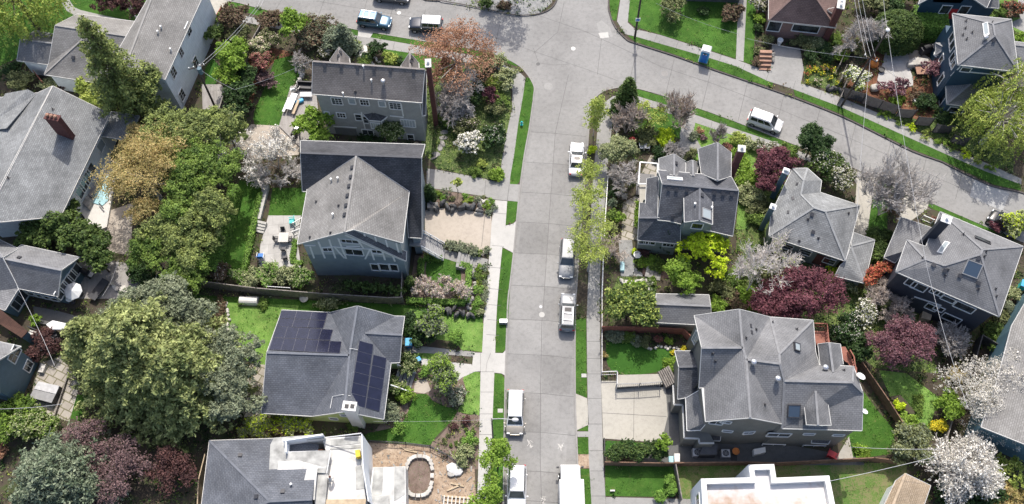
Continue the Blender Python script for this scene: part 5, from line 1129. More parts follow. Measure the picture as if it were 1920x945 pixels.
def tubes(segs, n=4):
    """segs: list of (a,b,ra,rb) -> arrays"""
    A = np.array([s[0] for s in segs], float); B = np.array([s[1] for s in segs], float); ra = np.array([s[2] for s in segs]); rb = np.array([s[3] for s in segs])
    d = B-A; d /= np.maximum(np.linalg.norm(d, axis=1), 1e-6)[:, None]
    u = np.where(np.abs(d[:, :1]) < .8, np.array([[1., 0, 0]]), np.array([[0, 1., 0]])); a = np.cross(d, u); a /= np.linalg.norm(a, axis=1)[:, None]; b = np.cross(d, a)
    V = []
    for P, r in ((A, ra), (B, rb)):
        for k in range(n):
            t = 2*math.pi*k/n; V.append(P+(a*math.cos(t)+b*math.sin(t))*r[:, None])
    V = np.stack(V, 1).reshape(-1, 3); m = len(segs); base = np.arange(m)[:, None]*2*n
    F = [np.stack([base[:, 0]+k, base[:, 0]+(k+1) % n, base[:, 0]+n+(k+1) % n, base[:, 0]+n+k], 1) for k in range(n)]
    return V, np.concatenate(F)
def branches(rng, base, d0, L, r, depth, nkid=4, spread=.7, lift=.15, out=None, tips=None, minr=.012):
    out = [] if out is None else out; tips = [] if tips is None else tips
    p = np.array(base, float); d = np.array(d0, float); d /= np.linalg.norm(d); k = 3; rr_ = r
    kids = []
    for i in range(k):
        q = p+d*L/k; r2 = max(minr, rr_*(.82 if i < k-1 else .7)); out.append((p.copy(), q.copy(), rr_, r2)); p = q; rr_ = r2
        d = d+rng.normal(size=3)*.13; d[2] += lift*.3; d /= np.linalg.norm(d)
        if i > 0 or depth < 3: kids.append((p.copy(), d.copy(), rr_))
    if depth > 0:
        for j in range(nkid):
            pp, dd, r3 = kids[j % len(kids)]; v = rng.normal(size=3); v -= v.dot(dd)*dd; v /= np.linalg.norm(v)+1e-6
            nd = dd+v*spread*rng.uniform(.6, 1.3); nd[2] += lift; branches(rng, pp, nd, L*rng.uniform(.55, .82), r3*.68, depth-1, nkid, spread, lift, out, tips, minr)
    else: tips.append(p.copy())
    return out, tips
VN = 0
def base_of(px, py, zc): p = W(px, py, zc); return Vector((p.x, p.y, ZB))
def trunk_to(rng, H, r, cl, k=9, z0=.3):
    segs = [((0, 0, -.1), (0, 0, H*.35), r, r*.8), ((0, 0, H*.35), (rng.normal()*.1, rng.normal()*.1, H*.75), r*.8, r*.35)]
    for i in rng.choice(len(cl), min(k, len(cl)), replace=False):
        c = cl[i]; z = max(H*.25, min(H*.7, c[2]*.7)); m = np.array([c[0]*.45, c[1]*.45, (z+c[2])/2]); segs.append(((0, 0, z), m, r*.4, r*.25)); segs.append((m, c, r*.25, r*.06))
    return segs
def tree(name, label, cat, px, py, rad, H, mat, zc=None, bark='bark_brown', lobes=None, n=None, crad=None, size=.17, group=None, flat=.8, ry=None, dens=None, hollow=.45, seed=None, nl=None, extra=None, base=None, r=.16):
    """broadleaf: crown of leaf clumps on several lobes; px,py = crown centre at height zc"""
    global VN; VN += 1; rng = np.random.default_rng(seed or VN*7+3); zc = zc if zc is not None else H-rad*flat*.75
    b = base_of(px, py, zc) if base is None else Vector((*W(*base).to_2d(), ZB)); e = empty(name, b, label, cat, group); ry = ry or rad
    if lobes is None:
        k = nl or max(4, int(rad*2.2)); lobes = [(0, 0, zc, rad*.5, ry*.5, rad*.55*flat)]; k = int(k*1.5)
        for i in range(k):
            a = 2*math.pi*(i+rng.random())/k*1.618; q = rng.uniform(.3, .8); s = rng.uniform(.20, .38)
            lobes.append((math.cos(a)*rad*q, math.sin(a)*ry*q, zc+(.45-q*.6+rng.uniform(-.2, .25))*rad*flat, rad*s, ry*s, rad*s*flat*1.2))
    crad = crad or max(.18, rad*.13); area = 4*math.pi*rad*ry*.7
    n = n or int(area/(crad*crad)*.55); dens = dens or max(6, int(2.1*(crad/size)**2*2.2))
    P, D, cl = crown_pts(rng, lobes, n, dens, crad, hollow)
    P[:, 2] = np.maximum(P[:, 2], .12)
    V, F = leaves(rng, P, None, size, outward=D); npobj('crown', V, F, mat, e)
    if extra:
        m2, frac, s2 = extra; k = int(len(P)*frac); o = np.argsort(-(P[:, 2]+rng.random(len(P))*rad*1.2))[:k]
        V, F = leaves(rng, P[o]+D[o]*.12, None, s2, outward=D[o]); npobj('blossom', V, F, m2, e)
    V, F = tubes(trunk_to(rng, zc, r*max(.35, rad/3), cl), 5); npobj('trunk', V, F, bark, e)
    return e
def shrub(name, label, px, py, rad, H, mat, **k):
    cat = k.pop('cat', 'shrub'); k.setdefault('flat', H/rad*.55 if rad else .8); k.setdefault('zc', H*.5); k.setdefault('size', .11 if rad < 1 else .14); k.setdefault('crad', max(.14, rad*.2)); k.setdefault('nl', 5)
    return tree(name, label, cat, px, py, rad, H, mat, **k)
def conifer(name, label, px, py, H, rad, mat, tipz=None, group=None, droop=.35, nf=90, size=.15, bark='bark_brown', z0=.12, prof=1., dens=26, asp=2.2, cat='tree', base=None):
    """px,py = the tip at height H"""
    global VN; VN += 1; rng = np.random.default_rng(VN*11+5); b = base_of(px, py, H) if base is None else Vector((*W(*base).to_2d(), ZB)); e = empty(name, b, label, cat, group)
    P = []; D = []; segs = [((0, 0, -.1), (0, 0, H*.5), .02*H, .013*H), ((0, 0, H*.5), (0, 0, H*.98), .013*H, .02)]
    for i in range(nf):
        f = (i+rng.random())/nf; z = H*(z0+(1-z0)*f); L = rad*(1-f)**prof*rng.uniform(.75, 1.15)+.12; a = rng.random()*2*math.pi
        dx = np.array([math.cos(a), math.sin(a), 0]); sd = np.array([-dx[1], dx[0], 0]); m = max(5, int(dens*L/rad*2))
        t = rng.random(m)**.7; kc = max(2, int(L*2.2)); tc = (np.arange(kc)+.7)/kc; wc = rng.normal(size=kc)*.13*L*(1.1-tc*.7); ci = rng.integers(0, kc, m); t = np.clip(tc[ci]+rng.normal(size=m)*.16/max(L, .5), 0, 1.05); w_ = wc[ci]+rng.normal(size=m)*.2; z_ = z+.12*L*t-droop*L*t*t+rng.normal(size=m)*.08-np.abs(w_)*.25
        P.append(dx*(t*L)[:, None]+sd*w_[:, None]+np.array([0, 0, 1])*z_[:, None]); D.append(np.tile(dx*.4, (m, 1)))
        if L > .6: segs.append(((0, 0, z), tuple(dx*L*.8+np.array([0, 0, z+.1*L-droop*L*.6])), .035, .012))
    P = np.concatenate(P); D = np.concatenate(D); V, F = leaves(rng, P, None, size, up=.9, asp=asp, outward=D); npobj('foliage', V, F, mat, e)
    V, F = tubes(segs, 5); npobj('trunk', V, F, bark, e); return e
def bare(name, label, cat, px, py, H, L, bark='bark_grey', depth=4, nkid=4, spread=.7, lift=.12, r=.13, stems=1, blossom=None, bn=0, bs=.12, minr=.018, group=None, zc=None, lean=(0, 0), base=None):
    """px,py = crown centre at height zc"""
    global VN; VN += 1; rng = np.random.default_rng(VN*13+1); b = base_of(px, py, zc if zc else H*.65) if base is None else Vector((*W(*base).to_2d(), ZB)); e = empty(name, b, label, cat, group); out = []; tips = []
    for s in range(stems):
        a = 2*math.pi*s/stems+rng.random(); sp = 0 if stems == 1 else .35
        branches(rng, (0, 0, 0), (math.cos(a)*sp+lean[0], math.sin(a)*sp+lean[1], 1), L, r/(stems**.4), depth, nkid, spread, lift, out, tips, minr)
    zs = max(t[2] for t in tips); k = H/max(zs, .1); out = [(np.array(a)*(k, k, k), np.array(b_)*(k, k, k), c, d) for a, b_, c, d in out]
    V, F = tubes(out, 4); npobj('trunk', V, F, bark, e)
    if blossom:
        th = [s for s in out if s[2] < r*.4]; ii = rng.integers(0, len(th), bn); t = rng.random(bn)[:, None]
        P = np.array([th[i][0] for i in ii])*(1-t)+np.array([th[i][1] for i in ii])*t+rng.normal(size=(bn, 3))*.07
        V, F = leaves(rng, P, None, bs); npobj('blossom' if 'flower' in blossom else 'crown', V, F, blossom, e)
    return e
def weeping(name, label, px, py, rad, H, mat, zc, n=260, size=.13, bark='bark_brown', cat='tree', group=None):
    global VN; VN += 1; rng = np.random.default_rng(VN*17+1); b = base_of(px, py, zc); e = empty(name, b, label, cat, group); P = []; segs = [((0, 0, -.1), (0, 0, H*.6), .3, .2)]
    for i in range(n):
        a = rng.random()*6.283; q = rad*rng.random()**.5*.85; z = H-(q/rad)**2*H*.25+rng.normal()*.3; L = rng.uniform(.25, .6)*H; m = 34; t = rng.random(m)
        dx = np.array([math.cos(a), math.sin(a), 0]); p = dx*(q+(L*.22*np.sqrt(t)))[:, None]+rng.normal(size=(m, 3))*.09; p[:, 2] += z-L*t; P.append(p)
        if i % 6 == 0: m2 = dx*q*.5+np.array([0, 0, H*.8]); segs.append(((0, 0, H*.55), m2, .1, .06)); segs.append((m2, dx*q+np.array([0, 0, z]), .06, .02))
    P = np.concatenate(P); P[:, 2] = np.maximum(P[:, 2], .2); V, F = leaves(rng, P, None, size, up=.2, asp=2.4); npobj('crown', V, F, mat, e); V, F = tubes(segs, 5); npobj('trunk', V, F, bark, e); return e
def hedge(label, pts, w_, H, mat, name='hedge', group=None, z=.1, size=.1, bumps=.06, cat='hedge'):
    global VN; VN += 1; rng = np.random.default_rng(VN); Q = [W(x, y, H) for x, y in pts]; e = empty(name, (Q[0].x, Q[0].y, z), label, cat, group); P = []; D = []; core = MB()
    for a, b_ in zip(Q, Q[1:]):
        L = (b_-a).length; d = (b_-a)/L; s = Vector((-d.y, d.x, 0)); core.bar(a+Vector((0, 0, -H/2)), b_+Vector((0, 0, -H/2)), w_*.85, H-.12)
        for (n, fu) in ((int(L*w_*230), 0), (int(L*H*120), 1), (int(L*H*120), -1)):
            t = rng.random(n)*L; u = rng.uniform(-.5, .5, n)*w_ if fu == 0 else np.full(n, fu*w_*.5); zz = np.full(n, H) if fu == 0 else rng.random(n)*H
            p = np.array(a)[None]+np.outer(t, np.array(d))+np.outer(u, np.array(s)); p[:, 2] = zz+z*.0; p += rng.normal(size=p.shape)*bumps; P.append(p); D.append(np.tile(np.array([0, 0, 1.]) if fu == 0 else np.array(s)*fu, (n, 1)))
    P = np.concatenate(P)-np.array(e.location); D = np.concatenate(D); V, F = leaves(rng, P, None, size, outward=D*1.5); npobj('foliage', V, F, mat, e); core.build('branches', 'leaf_dark', e); return e
# undergrowth on bare planting soil: leafy clumps nobody could count
bpy.context.view_layer.update(); dg = bpy.context.evaluated_depsgraph_get()
def cover(name, mat, n, seed, size, dens, rad, box=(-66, 66, -34, 42), hmax=.5, on=('ground_', 'flower_bed')):
    rng = np.random.default_rng(seed); K = []
    while len(K) < n:
        x, y = rng.uniform(box[0], box[1]), rng.uniform(box[2], box[3])
        if math.sin(x*.37+seed)+math.sin(y*.43+seed*2)+rng.normal()*.5 < -.2: 
            if rng.random() < .7: n -= 1; continue
        h = bpy.context.scene.ray_cast(dg, Vector((x, y, 60)), Vector((0, 0, -1)))
        if h[0] and h[4].name.startswith(on): K.append((x, y, h[1].z))
        else: n -= 1
    K = np.array(K); i = np.repeat(np.arange(len(K)), dens); P = rng.normal(size=(len(i), 3)); P[:, 2] = np.abs(P[:, 2])*.8; s = rng.uniform(.4, 1.3, len(K))[i][:, None]*rad
    P = K[i]+P*s; P[:, 2] = np.minimum(P[:, 2], hmax+.1); V, F = leaves(rng, P, None, size); o = npobj(name, V, F, mat); tag(o, kind='stuff')
for a in (('ground_cover', 'leaf_dark', 8000, 1, .14, 14, .26), ('ground_cover', 'leaf_olive', 6000, 2, .13, 12, .25), ('ground_cover', 'leaf_green', 6500, 3, .12, 12, .22), ('ground_cover', 'leaf_redbrown', 3500, 4, .12, 12, .24), ('ground_cover', 'leaf_yellowgreen', 3200, 5, .11, 10, .2), ('ground_cover', 'leaf_variegated', 1400, 6, .11, 10, .2)): cover(*a)

cover('grass', 'leaf_grass', 42000, 11, .075, 6, .17, hmax=.22, on=('lawn',))
T = tree; S = shrub
# ---- west block, top left
weeping('weeping_tree', 'large drooping light green tree over the lawn in the top left corner', 25, -12, 6.2, 10, 'leaf_yellowgreen', 7, n=420, size=.16)
T('plum_tree', 'dark maroon leaved tree at the top edge above the white house garage drive', 'tree', 232, -8, 4.3, 6, 'leaf_maroon', size=.16)
bare('white_trunk_tree', 'leaning pale bare trunk at the top edge in front of the maroon tree', 'tree', 248, 5, 6, 2.2, 'bark_pale', depth=2, nkid=3, r=.16, base=(262, 42), lean=(-.6, .7))
conifer('conifer', 'tall tapering conifer leaning over the white house roofs, tallest tree at the upper left', 150, 33, 19, 4.6, 'leaf_fir', nf=230, dens=60, size=.17, droop=.25, prof=.75)
T('tree', 'rounded yellow-green tree at the corner of the tall white house wall', 'tree', 258, 150, 3.4, 8.5, 'leaf_fir', size=.17)
T('tree', 'olive green tree between the white gable end and the utility pole', 'tree', 316, 246, 3., 7, 'leaf_fir', size=.16)
T('tree', 'green tree growing around the foot of the left utility pole', 'tree', 388, 226, 1.9, 5, 'leaf_green', size=.16)
T('tree', 'yellow-green shrubby tree between the white house and the chimney house', 'tree', 190, 180, 3., 4.2, 'leaf_yellowgreen', size=.15)
S('shrub', 'pale yellow low shrub by the white house entrance', 100, 156, 1.5, 1.4, 'leaf_variegated'); S('shrub', 'maroon shrub beside the pale yellow one by the white house', 122, 157, 1.1, 1.3, 'leaf_maroon')
S('shrub', 'grey-green rounded shrub at the left edge above the big grey roof', 40, 155, 1.9, 2.2, 'leaf_olive'); S('shrub', 'dark round bush in the shaded lawn at the far left', 22, 132, 1.5, 1.5, 'leaf_dark')
T('bronze_tree', 'amber bronze leaved tree spreading over the turquoise patio', 'tree', 272, 330, 5.6, 7.5, 'leaf_bronze', zc=5.4, size=.12, hollow=.1, n=820, dens=15, ry=6, bark='bark_grey')
T('bronze_tree', 'smaller amber bronze tree crown beside the weathered porch roof', 'tree', 258, 268, 2.3, 6, 'leaf_bronze', size=.12)
T('bronze_tree', 'amber bronze crown mingling with the green tree row', 'tree', 318, 300, 3., 8.6, 'leaf_bronze', size=.12, hollow=.1, n=220, dens=14); T('bronze_tree', 'lowest amber bronze crown above the shaded brick path', 'tree', 262, 402, 2.6, 6, 'leaf_bronze', size=.12, hollow=.1, n=150, dens=14)
for x, y, r, H, mt, lb in ((372, 250, 3.4, 8, 'leaf_fir', 'green tree just below the left utility pole, top of the tree row'), (425, 245, 2.8, 7, 'leaf_fir', 'green tree beside the white blossoming branches'), (345, 300, 3.2, 8, 'leaf_green', 'green tree touching the amber tree, in the tree row'),
                           (392, 318, 3.6, 8.5, 'leaf_green', 'tall green tree left of the hedged lawn'), (352, 378, 3.4, 8, 'leaf_green', 'dense green tree in the middle of the tree row'), (392, 400, 3., 8, 'leaf_fir', 'green tree beside the long shaded lawn'),
                           (315, 432, 3., 7, 'leaf_fir', 'yellow-green tree below the amber tree'), (362, 452, 3.4, 7.5, 'leaf_fir', 'wide yellow-green tree near the garden wall'), (285, 478, 2.8, 6, 'leaf_green', 'green tree at the lower left of the tree row beside the deck'),
                           (350, 512, 2.9, 6.5, 'leaf_green', 'lowest green tree of the row, touching the wooden fence')):
    T('tree', lb, 'tree', x, y, r, H, mt, size=.14, crad=.42, hollow=.4, group='green trees behind the hedged lawn')
for x, y, r, H, lb in ((78, 440, 2.7, 4.5, 'leftmost dark laurel under the chimney house'), (122, 432, 2.8, 5, 'second dark laurel from the left under the chimney house'), (152, 446, 2.3, 4.6, 'middle dark laurel beside the white patio'), (178, 462, 2.4, 4.5, 'dark laurel below the white patio'), (188, 492, 2.2, 4, 'dark laurel at the right end of the row beside the deck'), (130, 400, 1.9, 3.5, 'small laurel against the chimney house wall')):
    T('laurel', lb, 'tree', x, y, r, H, 'leaf_laurel', size=.2, group='dark laurels below the chimney house')
T('rounded_shrub', 'clipped round dark bush at the corner of the tall white house', 'shrub', 401, 62, 1.35, 2.8, 'leaf_laurel')
S('shrub', 'bright green bush behind the fence by the concrete driveway', 418, 38, 1.1, 2, 'leaf_green'); T('tree', 'brownish purple leaved shrub tree behind the driveway fence', 'tree', 440, 35, 2.3, 3.5, 'leaf_redbrown'); S('shrub', 'green brown bush beside the wooden gate', 452, 66, 1.7, 2.2, 'leaf_olive')
T('tree', 'light green tree leaning over the fence right of the tall white wall', 'tree', 438, 108, 2.7, 5.2, 'leaf_fresh'); T('tree', 'smaller light green tree below it by the grey terrace', 'tree', 428, 138, 1.8, 4.2, 'leaf_fresh')
T('tree', 'bright green conical tree at the top street beside the strip of grass', 'tree', 548, 48, 2.1, 5, 'leaf_fresh', flat=1.2); S('shrub', 'bushy reddish green shrub left of the bright green conical tree', 512, 38, 1.9, 2.5, 'leaf_redbrown'); S('shrub', 'green pink shrub beside the fence top', 502, 75, 1.6, 2.2, 'leaf_olive', extra=('flower_pink', .06, .12))
S('shrub', 'cream and pink flowering shrub beside the fence', 487, 92, 1.7, 2.4, 'leaf_variegated', extra=('flower_pink', .1, .12)); T('camellia', 'red flowering camellia beside the narrow back lawn', 'shrub', 488, 122, 1.9, 3.2, 'leaf_redpink'); S('shrub', 'dark pink flowering shrub below the red camellia', 495, 152, 1.5, 2, 'leaf_mauve')
T('tree', 'dark green tree mass under the overhead wire by the blossom tree', 'tree', 455, 185, 2.4, 4, 'leaf_dark'); T('tree', 'dark green bush between the terrace and the red camellia', 'tree', 462, 150, 2., 3.5, 'leaf_dark')
T('tree', 'grey-white leafed shrub mass under the top street strip', 'shrub', 595, 68, 2.9, 2.6, 'leaf_redbrown', extra=('leaf_greygreen', .3, .12)); conifer('blue_conifer', 'dense blue-green conifer beside the white garden path', 638, 48, 4.6, 1.9, 'leaf_bluegreen', nf=110, dens=40, prof=.6); S('shrub', 'second blue-green conifer bush against it', 628, 78, 1.9, 2.6, 'leaf_bluegreen')
S('shrub', 'white flowering low shrub by the left rear gable', 612, 101, 1.2, 1.3, 'leaf_olive', extra=('flower_offwhite', .2, .12)); bare('bare_shrub', 'leafless brown shrub at the upper left corner of the grey clapboard house', 'shrub', 567, 115, 2.6, 1.2, 'bark_grey', depth=4, stems=4, r=.05, spread=.8, lift=.0, base=(567, 130), blossom='leaf_redbrown', bn=350, bs=.09)
S('shrub', 'dark round bush beside the white garden path', 709, 93, 1.2, 2, 'leaf_dark'); S('shrub', 'yellow-green round shrub between the garden path and the right rear gable', 732, 112, 1.1, 1.3, 'leaf_yellowgreen'); S('shrub', 'small dark bush left of the right rear gable', 748, 117, .7, 1.1, 'leaf_dark')
S('shrub', 'bright leafy shrub where the garden path bends', 684, 118, .9, .9, 'leaf_green'); S('shrub', 'dark shrub right of the bend in the garden path', 690, 107, .8, 1., 'leaf_dark'); S('shrub', 'small orange flowered clump beside the garden path', 697, 104, .45, .5, 'leaf_bronze'); S('shrub', 'small green shrub beside the left rear gable', 662, 92, .8, 1., 'leaf_green'); S('shrub', 'long strip shrub at the top of the path', 667, 82, .6, .7, 'leaf_yellowgreen')
T('orange_tree', 'broad orange leaved tree overhanging the top street and the dark jeep', 'tree', 857, 104, 5., 7, 'leaf_orange', zc=5.2, size=.12, hollow=.2, n=800, dens=12, flat=.7, bark='bark_grey')
T('orange_tree', 'narrow lower orange crown drooping beside the brick chimney', 'tree', 830, 140, 1.9, 5, 'leaf_orange', size=.13, n=150, ry=2.6, bark='bark_grey')
bare('bare_tree', 'grey twiggy leafless tree tangled with the orange tree', 'tree', 878, 150, 5.2, 1.8, 'bark_grey', depth=5, nkid=4, stems=4, r=.09, spread=.85, lift=-.02, base=(870, 190), blossom='twig_mass', bn=1800, bs=.09)
bare('bare_tree', 'grey twiggy leafless shrub tree right of the brick chimney', 'tree', 845, 190, 4, 1.5, 'bark_grey', depth=5, nkid=4, stems=4, r=.08, spread=.9, lift=-.02, base=(852, 212), blossom='twig_mass', bn=1400, bs=.09)
T('tree', 'grey-green bush on the far side of the orange tree', 'shrub', 905, 120, 1.7, 3, 'leaf_olive'); S('shrub', 'olive shrub right of the twiggy grey trees', 893, 175, 1.9, 2.4, 'leaf_dark'); S('shrub', 'green bush below the twiggy grey tree', 838, 222, 1.4, 1.6, 'leaf_green')
S('shrub', 'pale yellow-green shrub near the sidewalk corner, topmost', 932, 117, 1.5, 2, 'leaf_variegated'); S('shrub', 'tall pale variegated shrub against the curving sidewalk', 950, 148, 1.7, 2.6, 'leaf_variegated'); S('shrub', 'pale yellow-green shrub left of the tall variegated one', 928, 160, 1.2, 2, 'leaf_yellowgreen'); S('shrub', 'dark red leaved shrub in the corner garden', 918, 182, 1.2, 2.2, 'leaf_plum')
S('shrub', 'green shrub below the dark red one in the corner garden', 927, 205, 1.5, 1.5, 'leaf_olive'); S('shrub', 'mid green spreading shrub beside the left sidewalk', 940, 190, 1.3, 1.4, 'leaf_green'); S('shrub', 'brown-green shrub in the middle of the corner garden', 905, 145, 1.4, 2.2, 'leaf_redbrown')
T('shrub', 'dark pink-tinged shrub above the white rhododendron', 'shrub', 874, 232, 1.9, 2.2, 'leaf_olive', extra=('flower_pink', .05, .1)); T('rhododendron', 'white blossoming rhododendron in the corner garden', 'shrub', 880, 272, 1.9, 2.6, 'leaf_olive', extra=('flower_white', .55, .17)); T('shrub', 'dark glossy round shrub right of the white rhododendron', 'shrub', 925, 258, 1.9, 2.5, 'leaf_dark', extra=('flower_offwhite', .05, .09))
S('shrub', 'small golden shrub below the white rhododendron', 905, 309, .7, .8, 'leaf_yellowgreen'); S('shrub', 'yellow-green ground shrub at the garden corner by the driveway', 930, 330, 1.1, .9, 'leaf_fresh'); S('shrub', 'low green clump beside the driveway wall', 893, 322, .9, .7, 'leaf_green')
T('tree', 'bright green tree in front of the left end of the grey clapboard house', 'tree', 588, 232, 2.3, 5.2, 'leaf_fresh', flat=1.2); T('tree', 'second bright green crown above the blue bin', 'tree', 600, 258, 1.9, 4, 'leaf_fresh'); T('tree', 'glossy pale-tipped evergreen in front of the bay window', 'tree', 738, 250, 1.95, 4.4, 'leaf_laurel', extra=('leaf_variegated', .22, .15), flat=1.)
S('shrub', 'dark low shrub row against the grey house wall', 690, 264, 1.8, .9, 'leaf_dark', ry=.6)
bare('blossom_tree', 'spreading leafless tree with scattered white blossom over the rear patio', 'tree', 505, 275, 6.5, 2.5, 'bark_grey', depth=4, nkid=4, stems=3, r=.12, spread=.85, lift=.02, base=(522, 316), blossom='flower_white', bn=3600, bs=.12)
bare('blossom_tree', 'second white blossoming tree left of the rear patio', 'tree', 425, 255, 6.5, 2.2, 'bark_pale', depth=4, nkid=4, stems=3, r=.1, spread=.9, lift=0, base=(432, 300), blossom='flower_white', bn=3400, bs=.12)
bare('bare_shrub', 'grey leafless shrub against the dark roof corner of the half-timbered house', 'shrub', 545, 320, 3, 1.2, 'bark_pale', depth=4, nkid=4, stems=4, r=.06, spread=.9, lift=0, base=(548, 335), blossom='flower_offwhite', bn=500, bs=.08)
bare('bare_shrub', 'pale twiggy shrub below the blossoming tree by the small lawn', 'shrub', 490, 325, 3, 1.3, 'bark_pale', depth=4, nkid=4, stems=4, r=.06, spread=.9, lift=0, base=(500, 345), blossom='flower_offwhite', bn=800, bs=.09)
hedge('clipped hedge along the left side of the long shaded lawn', [(438, 345), (420, 420), (392, 505)], 1., 2.2, 'leaf_hedge'); hedge('low clipped hedge along the right side of the long lawn', [(488, 360), (476, 415), (456, 505)], .5, .9, 'leaf_hedge')
hedge('low box hedge left of the half-timbered house patio bed', [(552, 448), (547, 490), (566, 492)], .45, .7, 'leaf_hedge'); 
T('shrub', 'brown-pink twiggy shrub at the end of the long lawn', 'shrub', 412, 513, 1.4, 1.8, 'leaf_redbrown', extra=('flower_offwhite', .1, .09))
for i, (x, y, r) in enumerate(((452, 522, 1.2), (478, 520, 1.5), (505, 518, 1.6), (535, 520, 1.6), (562, 524, 1.5))): S('shrub', ['leftmost', 'second', 'middle', 'fourth', 'rightmost'][i]+' pale-tipped evergreen shrub in the row along the fence below the patio', x, y, r, 2, 'leaf_variegated' if i % 2 else 'leaf_hedge', extra=('leaf_variegated', .3, .12), group='evergreen shrubs along the fence')
for i in range(7): T('clipped_shrub', ['first', 'second', 'third', 'fourth', 'fifth', 'sixth', 'seventh'][i]+' dark clipped dome from the left in the row below the half-timbered house', 'shrub', 655+i*16, 537+i*1.6, .62, 2.4, 'leaf_laurel', flat=1.8, zc=1.3, group='clipped domes below the half-timbered house')
conifer('cone_shrub', 'narrow dark cone shrub beside the half-timbered house driveway', 808, 339, 3.4, .75, 'leaf_dark', nf=70, dens=30, size=.1, prof=.5, cat='shrub', base=(807, 376)); conifer('cone_shrub', 'dark cone shrub at the front corner of the half-timbered house', 768, 508, 2.6, .7, 'leaf_laurel', nf=60, dens=30, size=.1, prof=.6, cat='shrub', base=(772, 540))
T('tree', 'slender young light green tree in the rock bed between the driveways', 'tree', 857, 345, .55, 3.8, 'leaf_yellowgreen', flat=2.6, zc=2.3)
RB = [(799, 361, .45, 'leaf_bluegreen'), (814, 361, .4, 'leaf_green'), (823, 365, .4, 'leaf_fresh'), (839, 361, .75, 'leaf_greygreen'), (831, 372, .4, 'leaf_hedge'), (848, 374, .3, 'leaf_olive'), (873, 369, .5, 'leaf_hedge'), (884, 374, .3, 'leaf_fresh'), (873, 379, .4, 'leaf_yellowgreen'), (895, 375, .65, 'leaf_greygreen'), (913, 387, .65, 'leaf_fresh'), (922, 378, .4, 'leaf_hedge'), (925, 390, .5, 'leaf_bluegreen'), (917, 400, .4, 'leaf_bluegreen'), (835, 382, .35, 'leaf_olive'), (905, 372, .3, 'leaf_olive')]
LN = ['first', 'second', 'third', 'fourth', 'fifth', 'sixth', 'seventh', 'eighth', 'ninth', 'tenth', 'eleventh', 'twelfth', 'thirteenth', 'fourteenth', 'fifteenth', 'sixteenth', 'seventeenth', 'eighteenth', 'nineteenth', 'twentieth']
RB.sort()
for i, (x, y, r, mt) in enumerate(RB): S('small_shrub', LN[i]+' small rounded shrub from the left in the rock bed between two driveways', x, y, r, r*1.3, mt, size=.09, n=40, group='small shrubs in the rock bed')
SB = [(893, 431+33, .0, '')]
SB = [(897, 474, .6, 'leaf_green'), (912, 470, .55, 'leaf_greygreen'), (899, 504, .5, 'leaf_fresh'), (908, 503, .55, 'leaf_bluegreen'), (900, 519, .75, 'leaf_green'), (911, 514, .45, 'leaf_olive'), (909, 531, .45, 'leaf_greygreen'), (897, 533, .35, 'leaf_yellowgreen'), (896, 544, .75, 'leaf_hedge'), (908, 541, .45, 'leaf_variegated'), (909, 549, .45, 'leaf_greygreen'), (896, 561, .4, 'leaf_hedge'), (908, 561, .5, 'leaf_greygreen'), (893, 573, .8, 'leaf_hedge'), (906, 572, .5, 'leaf_olive'), (890, 584, .5, 'leaf_hedge'), (901, 587, .6, 'leaf_variegated')]
for i, (x, y, r, mt) in enumerate(SB): S('small_shrub', LN[i]+' small round shrub from the top in the bed along the left sidewalk', x, y, r, r*1.3, mt, size=.09, n=50, group='small shrubs along the left sidewalk')
for i, (x, y, r) in enumerate(((842, 461, .7), (852, 463, .75), (863, 465, .75), (875, 467, .8), (887, 470, .75), (889, 476, .6))): S('lavender_shrub', LN[i]+' grey-green mounded shrub from the left along the garden steps', x, y, r, 1.1, 'leaf_greygreen', size=.1, n=60, group='grey-green mounds along the garden steps')
hedge('low box hedge framing the round lawn on its right side', [(858, 494), (880, 497), (875, 566)], .55, .8, 'leaf_hedge'); hedge('low box hedge framing the round lawn at the bottom', [(872, 566), (762, 562)], .55, .8, 'leaf_hedge'); hedge('low box hedge under the porch stair', [(828, 483), (795, 481)], .6, .8, 'leaf_hedge'); hedge('low box hedge beside the blue house foundation', [(790, 484), (787, 515)], .6, .8, 'leaf_hedge')
for i, (x, y) in enumerate(((795, 536), (828, 540), (862, 540))): bare('cherry_tree', ['left', 'middle', 'right'][i]+' small pink blossoming tree below the round lawn', 'tree', x, y, 2.6, 1.1, 'bark_grey', depth=4, nkid=4, stems=2, r=.07, spread=.85, lift=.02, blossom='flower_pink', bn=1500, bs=.1, group='small pink blossom trees')
# solar house garden
T('tree', 'tall light green shrub tree above the front walk of the solar panel house', 'tree', 818, 606, 1.9, 3.6, 'leaf_greygreen', extra=('leaf_fresh', .35, .12), flat=1.1); S('shrub', 'dark shrub left of the tall light green one by the blue cart', 792, 622, 1.9, 2.2, 'leaf_dark'); S('shrub', 'dark leafy bush against the porch roof', 765, 603, 1.3, 2., 'leaf_dark'); S('shrub', 'small white-tipped shrub by the blue cart', 770, 620, .6, 1., 'leaf_variegated')
S('shrub', 'clipped round bush beside the front lawn', 856, 634, 1., 1.5, 'leaf_hedge', size=.1); T('tree', 'large round grey-green shrub tree in the middle of the front garden', 'tree', 831, 705, 2.2, 4.2, 'leaf_greygreen', extra=('leaf_fresh', .4, .12), flat=1.1, size=.12); S('shrub', 'silver leaved shrub at its lower right', 857, 742, 1.3, 1.3, 'leaf_greygreen', extra=('flower_offwhite', .15, .09))
